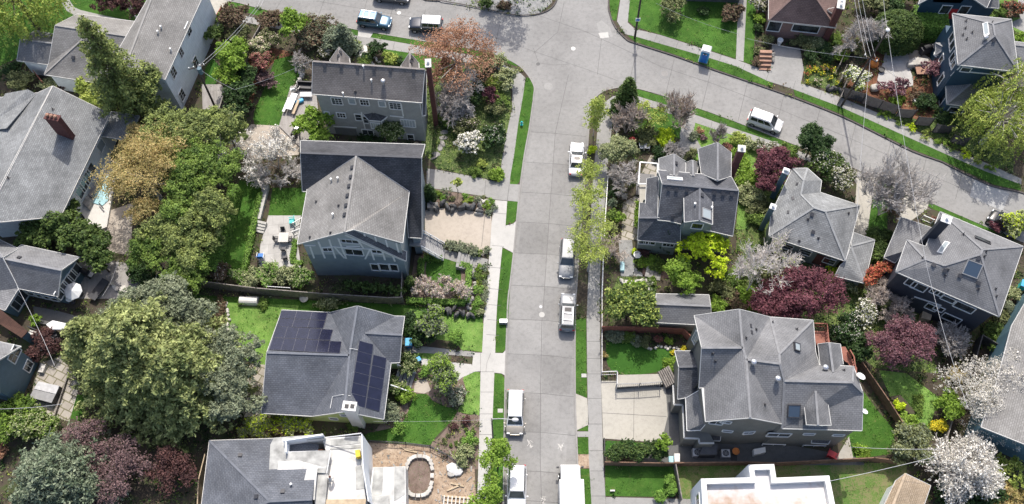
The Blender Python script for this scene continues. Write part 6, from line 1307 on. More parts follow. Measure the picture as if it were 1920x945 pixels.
S('shrub', 'glossy flowering shrub left of the white steps', 768, 682, 1.5, 2., 'leaf_laurel', extra=('leaf_variegated', .3, .12)); S('shrub', 'small bright round shrub right of the white steps', 797, 698, .75, 1., 'leaf_hedge'); S('shrub', 'cream speckled shrub below the white steps', 741, 728, 1.2, 1.6, 'leaf_green', extra=('leaf_variegated', .3, .12)); S('shrub', 'bright green shrub below the speckled one', 762, 745, 1.1, 1.2, 'leaf_fresh')
S('shrub', 'grey-green shrub at the lower right corner of the solar panel house', 735, 778, 1.4, 1.7, 'leaf_greygreen'); S('shrub', 'small bright green conical shrub beside it on the lawn edge', 748, 803, .8, 1.5, 'leaf_hedge'); S('shrub', 'broad shrub with pale tips above the solar panel roof', 617, 573, 1.6, 1.5, 'leaf_olive', ry=.8, extra=('leaf_variegated', .3, .12))
S('shrub', 'dark green round shrub in the mulch bed at the street', 881, 826, .9, 1.3, 'leaf_hedge'); S('shrub', 'pale leaved shrub below it beside the dirt yard', 872, 850, 1.4, 1.3, 'leaf_variegated'); S('shrub', 'small red barberry in the mulch bed', 875, 790, .6, .7, 'leaf_maroon'); S('shrub', 'small purple-brown clump in the mulch bed', 851, 800, .5, .5, 'leaf_maroon')
for i, (x, y, r) in enumerate(((470, 802, 1.3), (495, 798, 1.4), (520, 799, 1.4), (545, 799, 1.4), (570, 800, 1.2))): S('shrub', LN[i]+' yellow-green shrub from the left between the solar house and the building site', x, y, r, 1.7, 'leaf_variegated' if i != 2 else 'leaf_redbrown', extra=('leaf_lime', .2, .12), group='yellow-green shrubs by the building site')
S('shrub', 'small green shrub at the foot of the white chimney', 665, 800, .8, .7, 'leaf_green')
rg = random.Random(3)
for i in range(14): S('seedling', LN[i]+' tiny plant in the mulch bed above the street tree, counted from the left', 832+i*4.6, 846-abs(i-7)*1.5-rg.uniform(0, 44), .25, .3, rg.choice(['leaf_green', 'leaf_maroon', 'leaf_olive']), size=.08, n=10, group='tiny plants in the mulch bed', nl=3)
# big left conifers
conifer('cedar', 'huge drooping yellow-green cedar, the largest tree in the lower left', 215, 610, 13.5, 8.2, 'leaf_cedar', nf=300, dens=150, size=.19, droop=.22, prof=.55, asp=2.4, z0=.1)
conifer('cedar', 'second drooping cedar crown lower and right of the largest one', 300, 670, 11.5, 6.8, 'leaf_cedar', nf=240, dens=130, size=.19, droop=.22, prof=.55, asp=2.4, z0=.08)
conifer('cedar', 'drooping cedar side crown above the blue clapboard house', 135, 610, 9, 4., 'leaf_cedar', nf=180, dens=60, size=.18, droop=.25, prof=.6, asp=2.4, z0=.1)
T('grey_pine', 'grey-green round-topped pine behind the top of the big cedar', 'tree', 290, 580, 4.4, 8, 'leaf_greygreen', size=.14, crad=.4, bark='bark_pale', hollow=.45); T('grey_pine', 'grey-green pine crown above the raised garden bed', 'tree', 352, 600, 3., 7, 'leaf_greygreen', size=.14, crad=.4, bark='bark_pale')
T('grey_pine', 'grey-green pine with pale branches left of the solar panel house', 'tree', 418, 690, 3.9, 7, 'leaf_greygreen', size=.14, crad=.36, bark='bark_pale', ry=4.8); T('grey_pine', 'lower grey-green pine crown touching the building site roof', 'tree', 432, 760, 2.9, 6, 'leaf_greygreen', size=.14, crad=.36, bark='bark_pale')
T('plum_tree', 'pinkish plum tree below the cedar, left one of two', 'tree', 158, 835, 3., 4.5, 'leaf_mauve', size=.12, hollow=.3, n=420, dens=9); T('plum_tree', 'mauve plum tree at the bottom edge in the middle of three', 'tree', 222, 888, 3.7, 5, 'leaf_mauve', size=.12, hollow=.3, n=760, dens=9); T('plum_tree', 'dark reddish plum tree left of the building site roof', 'tree', 328, 880, 3., 4.2, 'leaf_maroon', size=.12, hollow=.3, n=560, dens=10)
conifer('blue_fir', 'frosty blue-green fir in the bottom left corner', 70, 880, 8, 6., 'leaf_bluegreen', nf=280, dens=90, size=.17, droop=.2, prof=.6); conifer('blue_fir', 'second frosty fir right of the corner one at the bottom edge', 128, 905, 6, 3.6, 'leaf_bluegreen', nf=170, dens=60, size=.16, droop=.2, prof=.6)
T('rhododendron', 'green rhododendron with pink buds beside the hot tub', 'shrub', 72, 800, 2.6, 3, 'leaf_green', extra=('leaf_variegated', .25, .14), size=.16); T('rhododendron', 'green rhododendron at the left edge below the blue clapboard house', 'shrub', 15, 785, 2.7, 3.2, 'leaf_green', extra=('leaf_fresh', .3, .14), size=.16); S('shrub', 'orange leaved shrub at the left edge', 4, 848, 1., 1.2, 'leaf_orange')
S('shrub', 'dark maroon shrub between the two blue houses', 85, 650, 1.8, 2.4, 'leaf_maroon'); S('shrub', 'lime green potted-looking shrub on the left deck', 68, 600, .7, 1.4, 'leaf_fresh'); S('shrub', 'dark ivy shrub below the green tree row', 300, 535, 2., 1.6, 'leaf_dark'); S('shrub', 'dark ivy shrub beside the wooden fence end', 262, 512, 1.6, 1.5, 'leaf_dark')
S('shrub', 'low brown-green perennials in the stone edged bed', 412, 590, .9, .6, 'leaf_redbrown', ry=2.2); S('shrub', 'green clump left of the plastic covered frame', 455, 568, .6, .6, 'leaf_green'); S('shrub', 'green clump right of the plastic covered frame', 495, 572, .8, .6, 'leaf_green')
# street trees
T('street_tree', 'upright light green street tree at the top of the right-hand strip', 'tree', 1112, 205, 1.5, 7.4, 'leaf_yellowgreen', zc=4.2, lobes=[(0, 0, 2.4, .8, .7, .8), (-.2, 0, 3.6, 1.2, 1.1, 1.1), (.3, .1, 4.8, 1.35, 1.2, 1.2), (-.1, 0, 6., 1.2, 1., 1.1), (.1, 0, 7., .8, .7, .9)], n=230, dens=13, size=.12, hollow=.1, crad=.33, bark='bark_mauve', base=(1112, 256))
T('clipped_shrub', 'small bright round shrub beside the white sedan', 'shrub', 1109, 283, .62, .9, 'leaf_lime', size=.1)
for i, (x, y, r, H) in enumerate(((1105, 322, 1.9, 5.5), (1103, 372, 2.6, 6.5), (1107, 425, 3., 7), (1108, 478, 2.8, 6.5))): T('street_tree', ['small feathery street tree below the white sedan', 'feathery light green street tree, second above the silver car', 'feathery light green street tree beside the silver car, largest of its row', 'feathery street tree overhanging the silver car'][i], 'tree', x, y, r, H, 'leaf_yellowgreen', hollow=.1, n=int(75*r), dens=14, crad=.45, size=.105, flat=1., bark='bark_grey', group='feathery street trees')
bare('bare_shrub', 'bare twigs below the feathery street trees at the wall', 'shrub', 1148, 460, 3., 1.1, 'bark_mauve', depth=4, nkid=4, stems=4, r=.05, spread=.9, lift=0, blossom='leaf_redbrown', bn=300, bs=.08)
T('street_tree', 'bright green street tree over the pickup at the bottom', 'tree', 932, 862, 2.5, 5.5, 'leaf_fresh', size=.13, n=260, dens=16, hollow=.25); T('street_tree', 'bright green street tree at the bottom edge beside the pickup', 'tree', 915, 940, 2.3, 5, 'leaf_fresh', size=.13, n=220, dens=16, hollow=.25)
# east block
conifer('cypress', 'dark pointed cypress at the corner of the diagonal street', 1183, 137, 6.8, 1.75, 'leaf_laurel', nf=170, dens=60, prof=.65, z0=.05, base=(1170, 210)); bare('bare_tree', 'vase shaped leafless tree beside the diagonal sidewalk', 'tree', 1268, 195, 5.8, 2.2, 'bark_mauve', depth=5, nkid=4, stems=6, r=.09, spread=.42, lift=.25, base=(1262, 234), minr=.017)
bare('bare_tree', 'brown leafless tree below the dark cypress', 'tree', 1178, 222, 5, 1.9, 'bark_mauve', depth=5, nkid=4, stems=4, r=.08, spread=.5, lift=.15, blossom='twig_mass', bn=900, bs=.05); T('tree', 'olive leaved small tree in the corner garden beside the bare vase tree', 'tree', 1215, 222, 2.4, 4, 'leaf_yellowgreen', hollow=.2, n=200, dens=11, size=.12); S('shrub', 'olive shrub under the corner garden tree', 1212, 255, 1.6, 1.6, 'leaf_olive')
S('shrub', 'dark shrub left of the brown leafless tree by the white rail', 1152, 215, 1.2, 2, 'leaf_dark'); T('variegated_tree', 'dome shaped cream and green shrub tree beside the sidewalk', 'tree', 1158, 288, 2.2, 4, 'leaf_variegated', size=.12, crad=.3, n=420, flat=.95); bare('bare_tree', 'leafless grey tree in front of the dome shaped variegated tree', 'tree', 1155, 328, 4, 1.5, 'bark_grey', depth=5, nkid=4, stems=3, r=.08, spread=.8, lift=.02, base=(1165, 352), blossom='twig_mass', bn=600, bs=.05)
S('shrub', 'yellow-green fern clump above the slate-roofed house', 1247, 263, 1.5, 1.5, 'leaf_lime'); bare('bare_shrub', 'brown leafless bush beside the fern clump', 'shrub', 1262, 282, 2.6, 1.1, 'bark_grey', depth=4, nkid=4, stems=4, r=.05, spread=.8, lift=.0, blossom='twig_mass', bn=400, bs=.05); S('shrub', 'red flowered bush right of the variegated dome', 1187, 270, .7, 1., 'leaf_redpink'); S('shrub', 'dark shrub at the table patio', 1234, 290, 1., 1.6, 'leaf_dark')
S('shrub', 'grey-green round bed plant on the small front lawn', 1302, 255, .8, .6, 'leaf_greygreen'); S('shrub', 'rust coloured plant on the small front lawn', 1312, 247, .5, .7, 'leaf_orange'); S('shrub', 'pink tinged plant on the small front lawn', 1318, 259, .5, .6, 'leaf_mauve'); S('shrub', 'green shrub beside the left rear gable of the slate-roofed house', 1300, 288, .8, 1.2, 'leaf_olive'); S('shrub', 'red-pink shrub left of the tall brick chimney', 1362, 278, .7, 1.1, 'leaf_redpink')
bare('bare_shrub', 'upright bare orange-green shrub beside the minivan strip', 'shrub', 1350, 250, 3.2, 1.5, 'bark_grey', depth=4, nkid=4, stems=5, r=.05, spread=.5, lift=.2, blossom='leaf_redbrown', bn=700, bs=.07)
for i, (x, y, r, mt) in enumerate(((1385, 262, 1.3, 'leaf_yellowgreen'), (1408, 272, 1.2, 'leaf_variegated'), (1388, 300, 1.4, 'leaf_fresh'), (1398, 335, 1.6, 'leaf_fresh'), (1408, 372, 1.9, 'leaf_variegated'), (1425, 392, 1.4, 'leaf_olive'), (1420, 410, 1.2, 'leaf_green'))): S('shrub', LN[i]+' loose green shrub from the top between the brick chimney and the bungalow', x, y, r, 1.2, mt, hollow=.2, group='loose shrubs beside the bungalow')
S('shrub', 'whitish flowering shrub beside the purple plum', 1435, 280, 1.3, 1.8, 'leaf_olive', extra=('flower_offwhite', .35, .1)); S('shrub', 'green shrub between the white flowering shrub and the dark conical bush', 1478, 288, 1.5, 1.8, 'leaf_green')
T('plum_tree', 'deep purple plum tree left of the bungalow roof', 'tree', 1450, 314, 2.9, 4.5, 'leaf_plum', size=.13, ry=2.6); T('plum_tree', 'smaller purple plum crown between the loose shrubs and the bungalow', 'tree', 1436, 345, 1.5, 3.5, 'leaf_plum', size=.12); T('tree', 'dark conical evergreen beside the diagonal street', 'tree', 1523, 272, 2.3, 4.8, 'leaf_dark', flat=1.15, size=.14, n=700)
T('tree', 'dark evergreen with cream flowers above the bungalow roof', 'tree', 1550, 312, 2.5, 3.8, 'leaf_laurel', extra=('flower_offwhite', .05, .12)); T('tree', 'cream flowering evergreen right of it at the driveway', 'tree', 1577, 342, 2., 3.6, 'leaf_olive', extra=('flower_offwhite', .3, .12))
bare('bare_tree', 'tall leafless fan shaped tree leaning over the driveway by the navy house', 'tree', 1690, 345, 9, 3., 'bark_grey', depth=5, nkid=4, stems=6, r=.12, spread=.6, lift=.16, base=(1645, 405), lean=(.12, .1), minr=.02)
S('shrub', 'grey twiggy round shrub at the foot of the fan shaped tree', 1678, 392, 1.4, 1.8, 'leaf_redbrown', hollow=.2, n=60); S('shrub', 'olive green shrub at the end of the narrow lawn', 1648, 445, 1.6, 2., 'leaf_laurel'); S('shrub', 'dark green shrub between the bungalow and the navy house', 1650, 478, 1.7, 2.6, 'leaf_laurel')
T('maple_tree', 'vivid yellow-green maple in front of the slate-roofed house', 'tree', 1325, 462, 3.3, 5.4, 'leaf_lime', size=.2, crad=.34, n=330, dens=16); T('tree', 'bright green soft conical tree left of the yellow-green maple', 'tree', 1274, 516, 2.3, 4.6, 'leaf_fresh', size=.13, flat=1.1, hollow=.3); conifer('conifer', 'small drooping dark conifer against the left wall of the slate-roofed house', 1252, 425, 4.6, 1.1, 'leaf_dark', nf=60, dens=26, size=.12, base=(1242, 465))
bare('birch_tree', 'pale trunked leafless birch right of the yellow-green maple', 'tree', 1400, 478, 8, 3., 'bark_pale', depth=5, nkid=4, stems=1, r=.14, spread=.7, lift=.08, base=(1396, 552), minr=.018, blossom='twig_mass', bn=900, bs=.06); bare('birch_tree', 'second pale leafless birch crown behind it', 'tree', 1428, 452, 7, 2.6, 'bark_pale', depth=5, nkid=4, stems=2, r=.1, spread=.75, lift=.08, base=(1440, 520), blossom='leaf_yellowgreen', bn=500, bs=.1)
S('shrub', 'yellow-green tree-like shrub at the lower left corner of the bungalow', 1466, 456, 1.3, 2.6, 'leaf_lime', hollow=.2, n=60); S('rhododendron', 'white flowered dark shrub below the bungalow window', 1482, 496, 1.6, 2., 'leaf_dark', extra=('flower_offwhite', .22, .13))
for i, (x, y, r, mt) in enumerate(((1355, 540, 1.5, 'leaf_olive'), (1378, 525, 1.6, 'leaf_green'), (1400, 560, 1.5, 'leaf_fresh'), (1425, 570, 1.3, 'leaf_green'), (1380, 570, 1.3, 'leaf_redbrown'), (1440, 520, 1.5, 'leaf_olive'), (1345, 575, 1.2, 'leaf_fresh'))): S('shrub', LN[i]+' wild shrub in the overgrown garden above the olive house roof', x, y, r, 1.4, mt, hollow=.2, group='wild shrubs above the olive house')
T('plum_tree', 'very large purple plum tree above the olive house roof', 'tree', 1508, 560, 5., 6.5, 'leaf_plum', size=.13, crad=.42, ry=3.8, flat=.75, n=900, dens=17); T('plum_tree', 'purple plum crown at the left of the very large plum', 'tree', 1452, 575, 2.8, 5, 'leaf_plum', size=.13, crad=.42)
T('plum_tree', 'pinkish purple plum tree beside the olive house garden', 'tree', 1692, 652, 3.9, 5.5, 'leaf_plum_pink', size=.12, crad=.36, n=800, dens=16, ry=3.2); S('shrub', 'yellow-green shrub strip along the bungalow wing', 1560, 520, 1.2, 1.2, 'leaf_lime'); S('shrub', 'green shrub at the lower corner of the bungalow wing', 1592, 535, 1.4, 1.4, 'leaf_variegated')
T('shrub', 'white blossoming shrub between the two purple plum trees', 'shrub', 1620, 595, 1.6, 3, 'leaf_olive', extra=('flower_white', .35, .12), ry=2.4); T('shrub', 'dark evergreen shrub with white specks above the wooden deck', 'shrub', 1592, 628, 2.4, 3, 'leaf_dark', extra=('flower_offwhite', .08, .09)); T('shrub', 'dark evergreen shrub below it beside the brown boardwalk', 'shrub', 1608, 665, 1.7, 2.4, 'leaf_dark')
T('red_tree', 'arched tree with red-orange flower clusters left of the navy house', 'tree', 1660, 525, 2.4, 3.8, 'flower_red', lobes=[(-1.9, -.1, 2.6, .7, .6, .5), (-1.2, .8, 2.8, .8, .5, .5), (-.2, 1.2, 2.9, .9, .5, .5), (.8, 1.1, 2.9, .8, .5, .5), (1.7, .5, 2.8, .7, .6, .5), (2.2, -.3, 2.6, .5, .6, .5), (-2., -.6, 2.4, .3, .3, .3)], n=130, size=.15)
bare('bare_tree', 'round greyish twiggy tree below the red-orange flowers', 'tree', 1655, 560, 3.6, 1.6, 'bark_mauve', depth=5, nkid=4, stems=3, r=.07, spread=.8, lift=0, blossom='twig_mass', bn=1500, bs=.06); T('shrub', 'dark leaved shrub in the middle of the red flowered tree', 'shrub', 1652, 568, 1.3, 2.4, 'leaf_olive'); bare('bare_tree', 'pinkish grey twiggy tree against the navy house wall', 'tree', 1690, 585, 4, 1.8, 'bark_mauve', depth=5, nkid=4, stems=3, r=.07, spread=.8, lift=0, blossom='twig_mass', bn=2000, bs=.06)
bare('bare_shrub', 'tan leafless shrub below the navy house windows', 'shrub', 1788, 635, 3.6, 1.6, 'bark_grey', depth=5, nkid=4, stems=4, r=.06, spread=.85, lift=0, blossom='leaf_redbrown', bn=1800, bs=.06)
for i, (x, y, r, mt) in enumerate(((1862, 622, 1.4, 'leaf_laurel'), (1878, 600, 1.2, 'leaf_olive'), (1885, 575, 1.2, 'leaf_greygreen'), (1866, 645, 1.2, 'leaf_green'), (1895, 550, 1.1, 'leaf_variegated'))): S('shrub', LN[i]+' green shrub along the gap between the navy and the aqua house', x, y, r, 1.4, mt, group='shrubs between the navy and the aqua house')
T('blossom_tree', 'large white blossoming tree in front of the aqua house', 'tree', 1862, 748, 5.6, 6, 'flower_offwhite', size=.1, crad=.4, hollow=.3, n=1500, dens=12, ry=5.4, bark='bark_grey'); T('blossom_tree', 'white blossoming crown at the right edge behind the large one', 'tree', 1915, 700, 2.8, 5.5, 'flower_offwhite', size=.1, crad=.4, hollow=.3, n=420, dens=12, bark='bark_grey')
bare('magnolia', 'bright white magnolia with upright flowering branches at the bottom right', 'tree', 1835, 880, 6.5, 3.2, 'bark_grey', depth=4, nkid=5, stems=7, r=.1, spread=1., lift=.03, base=(1790, 893), blossom='flower_white', bn=15000, bs=.14); T('tree', 'dark green undergrowth tree behind the white magnolia', 'tree', 1800, 920, 3.4, 3, 'leaf_dark'); T('tree', 'yellow-green leafed tree right of the magnolia', 'tree', 1872, 880, 2.4, 3, 'leaf_yellowgreen', hollow=.2, n=120)
T('tree', 'pale gold shrub at the bottom edge below the magnolia', 'tree', 1890, 942, 2.6, 2.5, 'leaf_bronze'); S('shrub', 'bright yellow flowering round shrub by the narrow fence', 1762, 800, 1.05, 1.5, 'flower_yellow', size=.1, n=120); T('tree', 'olive green rounded tree at the bottom of the bright lawn', 'tree', 1712, 835, 2.6, 3.6, 'leaf_olive', extra=('leaf_greygreen', .3, .12))
T('tree', 'light green leafy tree between the yellow shrub and the blossom tree', 'tree', 1785, 765, 1.9, 3, 'leaf_fresh', hollow=.3); S('shrub', 'golden shrub in the timber edged bed', 1684, 762, .75, 1.3, 'leaf_lime'); S('shrub', 'amber shrub between the lawn and the white blossom', 1792, 702, 1., 1.1, 'leaf_bronze'); S('shrub', 'green perennials beside the timber edged bed', 1722, 762, .7, .4, 'leaf_green', ry=1.6); S('shrub', 'green patch of groundcover below the timber edged bed', 1700, 795, 1.5, .7, 'leaf_fresh')
S('shrub', 'green fern patch at the corner of the shaded side lawn', 1618, 848, 1.1, .6, 'leaf_fresh'); 
# olive house front
T('tree', 'round dark tree with golden-green tips above the turf lawn', 'tree', 1180, 578, 3.1, 5, 'leaf_laurel', size=.17, crad=.42, n=360, dens=18, ry=2.6, extra=('leaf_yellowgreen', .25, .16)); T('shrub', 'bright green shrub behind the round dark tree', 'shrub', 1188, 548, 1.6, 2.4, 'leaf_fresh')
for i, (x, y, r, mt) in enumerate(((1145, 628, .8, 'leaf_greygreen'), (1160, 632, .9, 'leaf_greygreen'), (1178, 634, .9, 'leaf_green'), (1195, 638, .8, 'leaf_greygreen'), (1210, 643, .8, 'leaf_olive'))): S('shrub', LN[i]+' low grey-green plant from the left along the shaded top of the turf lawn', x, y, r, .7, mt, group='low plants above the turf lawn')
S('shrub', 'bright pink azalea behind the turf lawn', 1234, 637, .5, .8, 'leaf_redpink'); S('shrub', 'yellow-green upright plant beside the pink azalea', 1253, 640, .5, .9, 'leaf_fresh'); S('shrub', 'small yellow flowered plant by the porch roof corner', 1282, 655, .4, .5, 'flower_yellow'); S('shrub', 'small yellow flowers at the turf lawn corner', 1261, 662, .3, .4, 'flower_yellow')
T('shrub', 'loose green shrub at the right end of the turf lawn by the stair', 'shrub', 1254, 688, 1.1, 1.5, 'leaf_fresh', hollow=.2); S('shrub', 'orange tinged small plant at the left of the turf lawn', 1134, 667, .4, .5, 'leaf_bronze')
for i, (x, y, r) in enumerate(((1150, 850, .95), (1165, 846, 1.), (1180, 846, 1.), (1196, 850, .95), (1212, 846, 1.), (1228, 843, 1.), (1240, 851, .9))): T('cloud_shrub', LN[i]+' dark rounded evergreen from the left in the hedge row beside the driveway', 'shrub', x, y, r, 2.2, 'leaf_bluegreen' if i < 0 else 'leaf_dark', extra=('leaf_laurel', .5, .12), group='dark evergreens beside the driveway')
T('tree', 'light green small tree at the driveway end of the evergreen row', 'tree', 1245, 830, .9, 3.2, 'leaf_fresh', hollow=.3)
for i, (x, y) in enumerate(((1256, 902), (1258, 922), (1239, 936))): S('shrub', ['upper', 'middle', 'lower left'][i]+' bright green round shrub beside the fence at the bottom', x, y, .75, 1.1, 'leaf_hedge', size=.1, group='round shrubs by the bottom fence')
for i, (x, y, r, mt) in enumerate(((1148, 362, .7, 'leaf_dark'), (1149, 385, .7, 'leaf_bluegreen'), (1148, 405, .8, 'leaf_green'), (1160, 410, .8, 'leaf_fresh'), (1150, 430, .8, 'leaf_olive'))): S('shrub', LN[i]+' small evergreen from the top inside the white railing by the flagstone path', x, y, r, 1.6, mt, group='evergreens inside the white railing')
S('shrub', 'bright green climbing shrub along the left wall of the slate-roofed house', 1195, 405, .6, 2.2, 'leaf_fresh', ry=1.9); S('shrub', 'red leaved small maple in front of the slate-roofed house', 1205, 474, .9, 1., 'leaf_maroon'); S('shrub', 'yellow-green groundcover in front of the slate-roofed house', 1213, 490, 1.3, .6, 'leaf_fresh'); S('shrub', 'green groundcover patch beside the dark conifer', 1235, 498, 1.2, .6, 'leaf_green'); S('shrub', 'lime plant by the white pot', 1190, 473, .5, .5, 'leaf_lime')
S('shrub', 'pale shrub on the rocks above the round dark tree', 1210, 535, .7, .7, 'leaf_greygreen'); S('shrub', 'green rock plant below the gravel path', 1222, 527, .6, .6, 'leaf_green')
# north block
T('tree', 'loose shrub tree on the lawn at the top right of the junction', 'tree', 1262, 14, 2.4, 3, 'leaf_olive', hollow=.3, n=200, dens=12); T('shrub', 'brown-green bush beside the grey stucco house', 'shrub', 1372, 28, 1.9, 2, 'leaf_redbrown'); S('shrub', 'small dark shrub at the grey stucco wall', 1318, 24, .9, 1., 'leaf_dark')
T('shrub', 'white flowering bush between the grey house and the brick house', 'shrub', 1426, 12, 1.5, 2, 'leaf_olive', extra=('flower_offwhite', .3, .12)); S('shrub', 'yellow-green round bush above the brick stair', 1423, 38, 1., 1.3, 'leaf_fresh'); S('shrub', 'dark round bush below the yellow-green one', 1421, 55, .8, 1., 'leaf_dark'); S('shrub', 'olive shrub left of the brick stair', 1424, 98, .8, 1.1, 'leaf_olive'); S('shrub', 'dark reddish shrub at the foot of the brick stair', 1420, 117, .8, .8, 'leaf_redbrown'); S('shrub', 'green shrub above the brick stair wall', 1440, 78, 1., 1.2, 'leaf_olive')
for i, (x, y, r, mt) in enumerate(((1505, 78, 1.5, 'leaf_olive'), (1530, 82, 1.5, 'leaf_variegated'), (1550, 100, 1.4, 'leaf_dark'), (1568, 75, 1.2, 'leaf_green'), (1572, 105, 1.1, 'leaf_fresh'), (1520, 108, 1., 'leaf_dark'))): S('shrub', LN[i]+' shrub in the garden right of the basement garage', x, y, r, 1.3, mt, group='shrubs right of the basement garage')
rg = random.Random(9)
for i in range(18): S('flower_clump', LN[i]+' flower clump from the left in the colourful bed beside the concrete drive', 1512+i*3.4, 122+rg.uniform(0, 38)+i*.4, rg.uniform(.35, .6), .5, rg.choice(['leaf_fresh', 'leaf_green', 'leaf_lime', 'leaf_green']), size=.09, n=26, nl=3, extra=(rg.choice(['flower_yellow', 'flower_red', 'flower_pink', 'flower_yellow']), .12, .1), group='flower clumps in the colourful bed')
bare('bare_tree', 'brown leafless tree between the brick house and the topiary', 'tree', 1612, 48, 5.5, 2.2, 'bark_grey', depth=5, nkid=4, stems=4, r=.08, spread=.7, lift=.05, base=(1608, 95), blossom='twig_mass', bn=1800, bs=.06); T('tree', 'green tree at the top edge behind the overhead wires', 'tree', 1645, -6, 2.8, 4, 'leaf_olive'); T('tree', 'dark evergreen at the top edge left of the topiary', 'tree', 1665, 12, 2.1, 3.5, 'leaf_dark'); S('shrub', 'sparse green bush beside the slatted fence panels', 1598, 92, 1.4, 1.6, 'leaf_olive', hollow=.2, n=50); T('tree', 'bright conical evergreen at the top edge right of the wires', 'tree', 1692, -10, 2.2, 3, 'leaf_green')
T('topiary', 'very large clipped green dome beside the square hedge', 'shrub', 1683, 55, 3.15, 4.4, 'leaf_laurel', lobes=[(0, 0, 2., 3., 2.6, 2.3), (0, 0, 1.2, 3.1, 2.8, 1.3)], n=5000, dens=8, crad=.12, size=.13, hollow=.98); hedge('tall square clipped bright green hedge right of the topiary dome', [(1716, 28), (1778, 34)], 3.2, 3.2, 'leaf_hedge', size=.12)
T('cherry_tree', 'cream flowering tree under the utility pole beside the dark fence', 'tree', 1608, 150, 1.9, 2.6, 'leaf_yellowgreen', extra=('flower_white', .5, .13), hollow=.3); T('maple_tree', 'dark red lace leaved maple on the brick patio', 'tree', 1675, 165, 2.1, 2, 'leaf_plum_pink', hollow=.2, n=90, dens=12); T('maple_tree', 'dark red maple beside the navy house', 'tree', 1752, 128, 2.1, 2.8, 'leaf_plum_pink', hollow=.2, n=110, dens=12)
S('shrub', 'bright fern clump in the bark garden', 1685, 190, 1., .6, 'leaf_fresh'); S('shrub', 'dark juniper in the bark garden', 1738, 195, 1.6, 1.4, 'leaf_dark'); S('shrub', 'reddish twiggy shrub in the bark garden', 1720, 175, 1.4, 1., 'leaf_redbrown', hollow=.2, n=30); S('shrub', 'green shrub at the corner of the navy lower wing', 1785, 212, 1.4, 1.4, 'leaf_laurel'); S('shrub', 'dark shrub at the foot of the navy lower wing', 1770, 225, 1.1, .9, 'leaf_dark')
for i in range(9): S('shrub', LN[i]+' yellow-green plant from the left in the strip along the dark stepped fence', 1660+i*25, 216+i*12.5, .9, .6, ['leaf_fresh', 'leaf_green', 'leaf_lime', 'leaf_yellowgreen'][i % 4], hollow=.2, n=28, group='plants along the stepped fence')
weeping('birch_tree', 'big drooping yellow-green tree at the right edge in front of the navy lower wing', 1878, 222, 4.4, 8, 'leaf_yellowgreen', 5.5, n=330, size=.12, bark='bark_grey'); weeping('birch_tree', 'upper part-crown of drooping foliage at the right edge beside the navy roof corner', 1905, 155, 3.6, 9, 'leaf_yellowgreen', 7, n=170, size=.13, bark='bark_grey')
T('shrub', 'red and green flowering shrub at the top right corner by the sidewalk', 'shrub', 1898, 22, 2., 2, 'leaf_redbrown', extra=('flower_red', .12, .12)); S('shrub', 'green shrub right of the deep blue house', 1868, 20, 1.5, 1.6, 'leaf_green'); S('shrub', 'yellow-green shrub under the right sidewalk edge', 1912, 72, 1., .8, 'leaf_fresh')
S('clipped_shrub', 'dark green round shrub on the gravel island at the top', 913, 6, 1.1, 1.6, 'leaf_laurel'); S('shrub', 'dark shrub on the gravel island right of the round one', 945, 12, 1., .7, 'leaf_redbrown'); T('tree', 'tree just beyond the top edge whose shadow falls on the junction', 'tree', 960, -28, 4.6, 13.5, 'leaf_olive', zc=10.5, n=330, hollow=.2, dens=12, base=(955, -34))
S('shrub', 'dark red shrub beside the black parked car', 1868, 424, .9, 1.2, 'leaf_plum'); T('shrub', 'yellow flowering large shrub at the right edge below the black car', 'shrub', 1905, 420, 2., 2.6, 'leaf_variegated', extra=('leaf_lime', .4, .12))
S('shrub', 'pink flowered pot plant by the white porch rail of the navy house', 1750, 413, .4, .6, 'leaf_redpink')
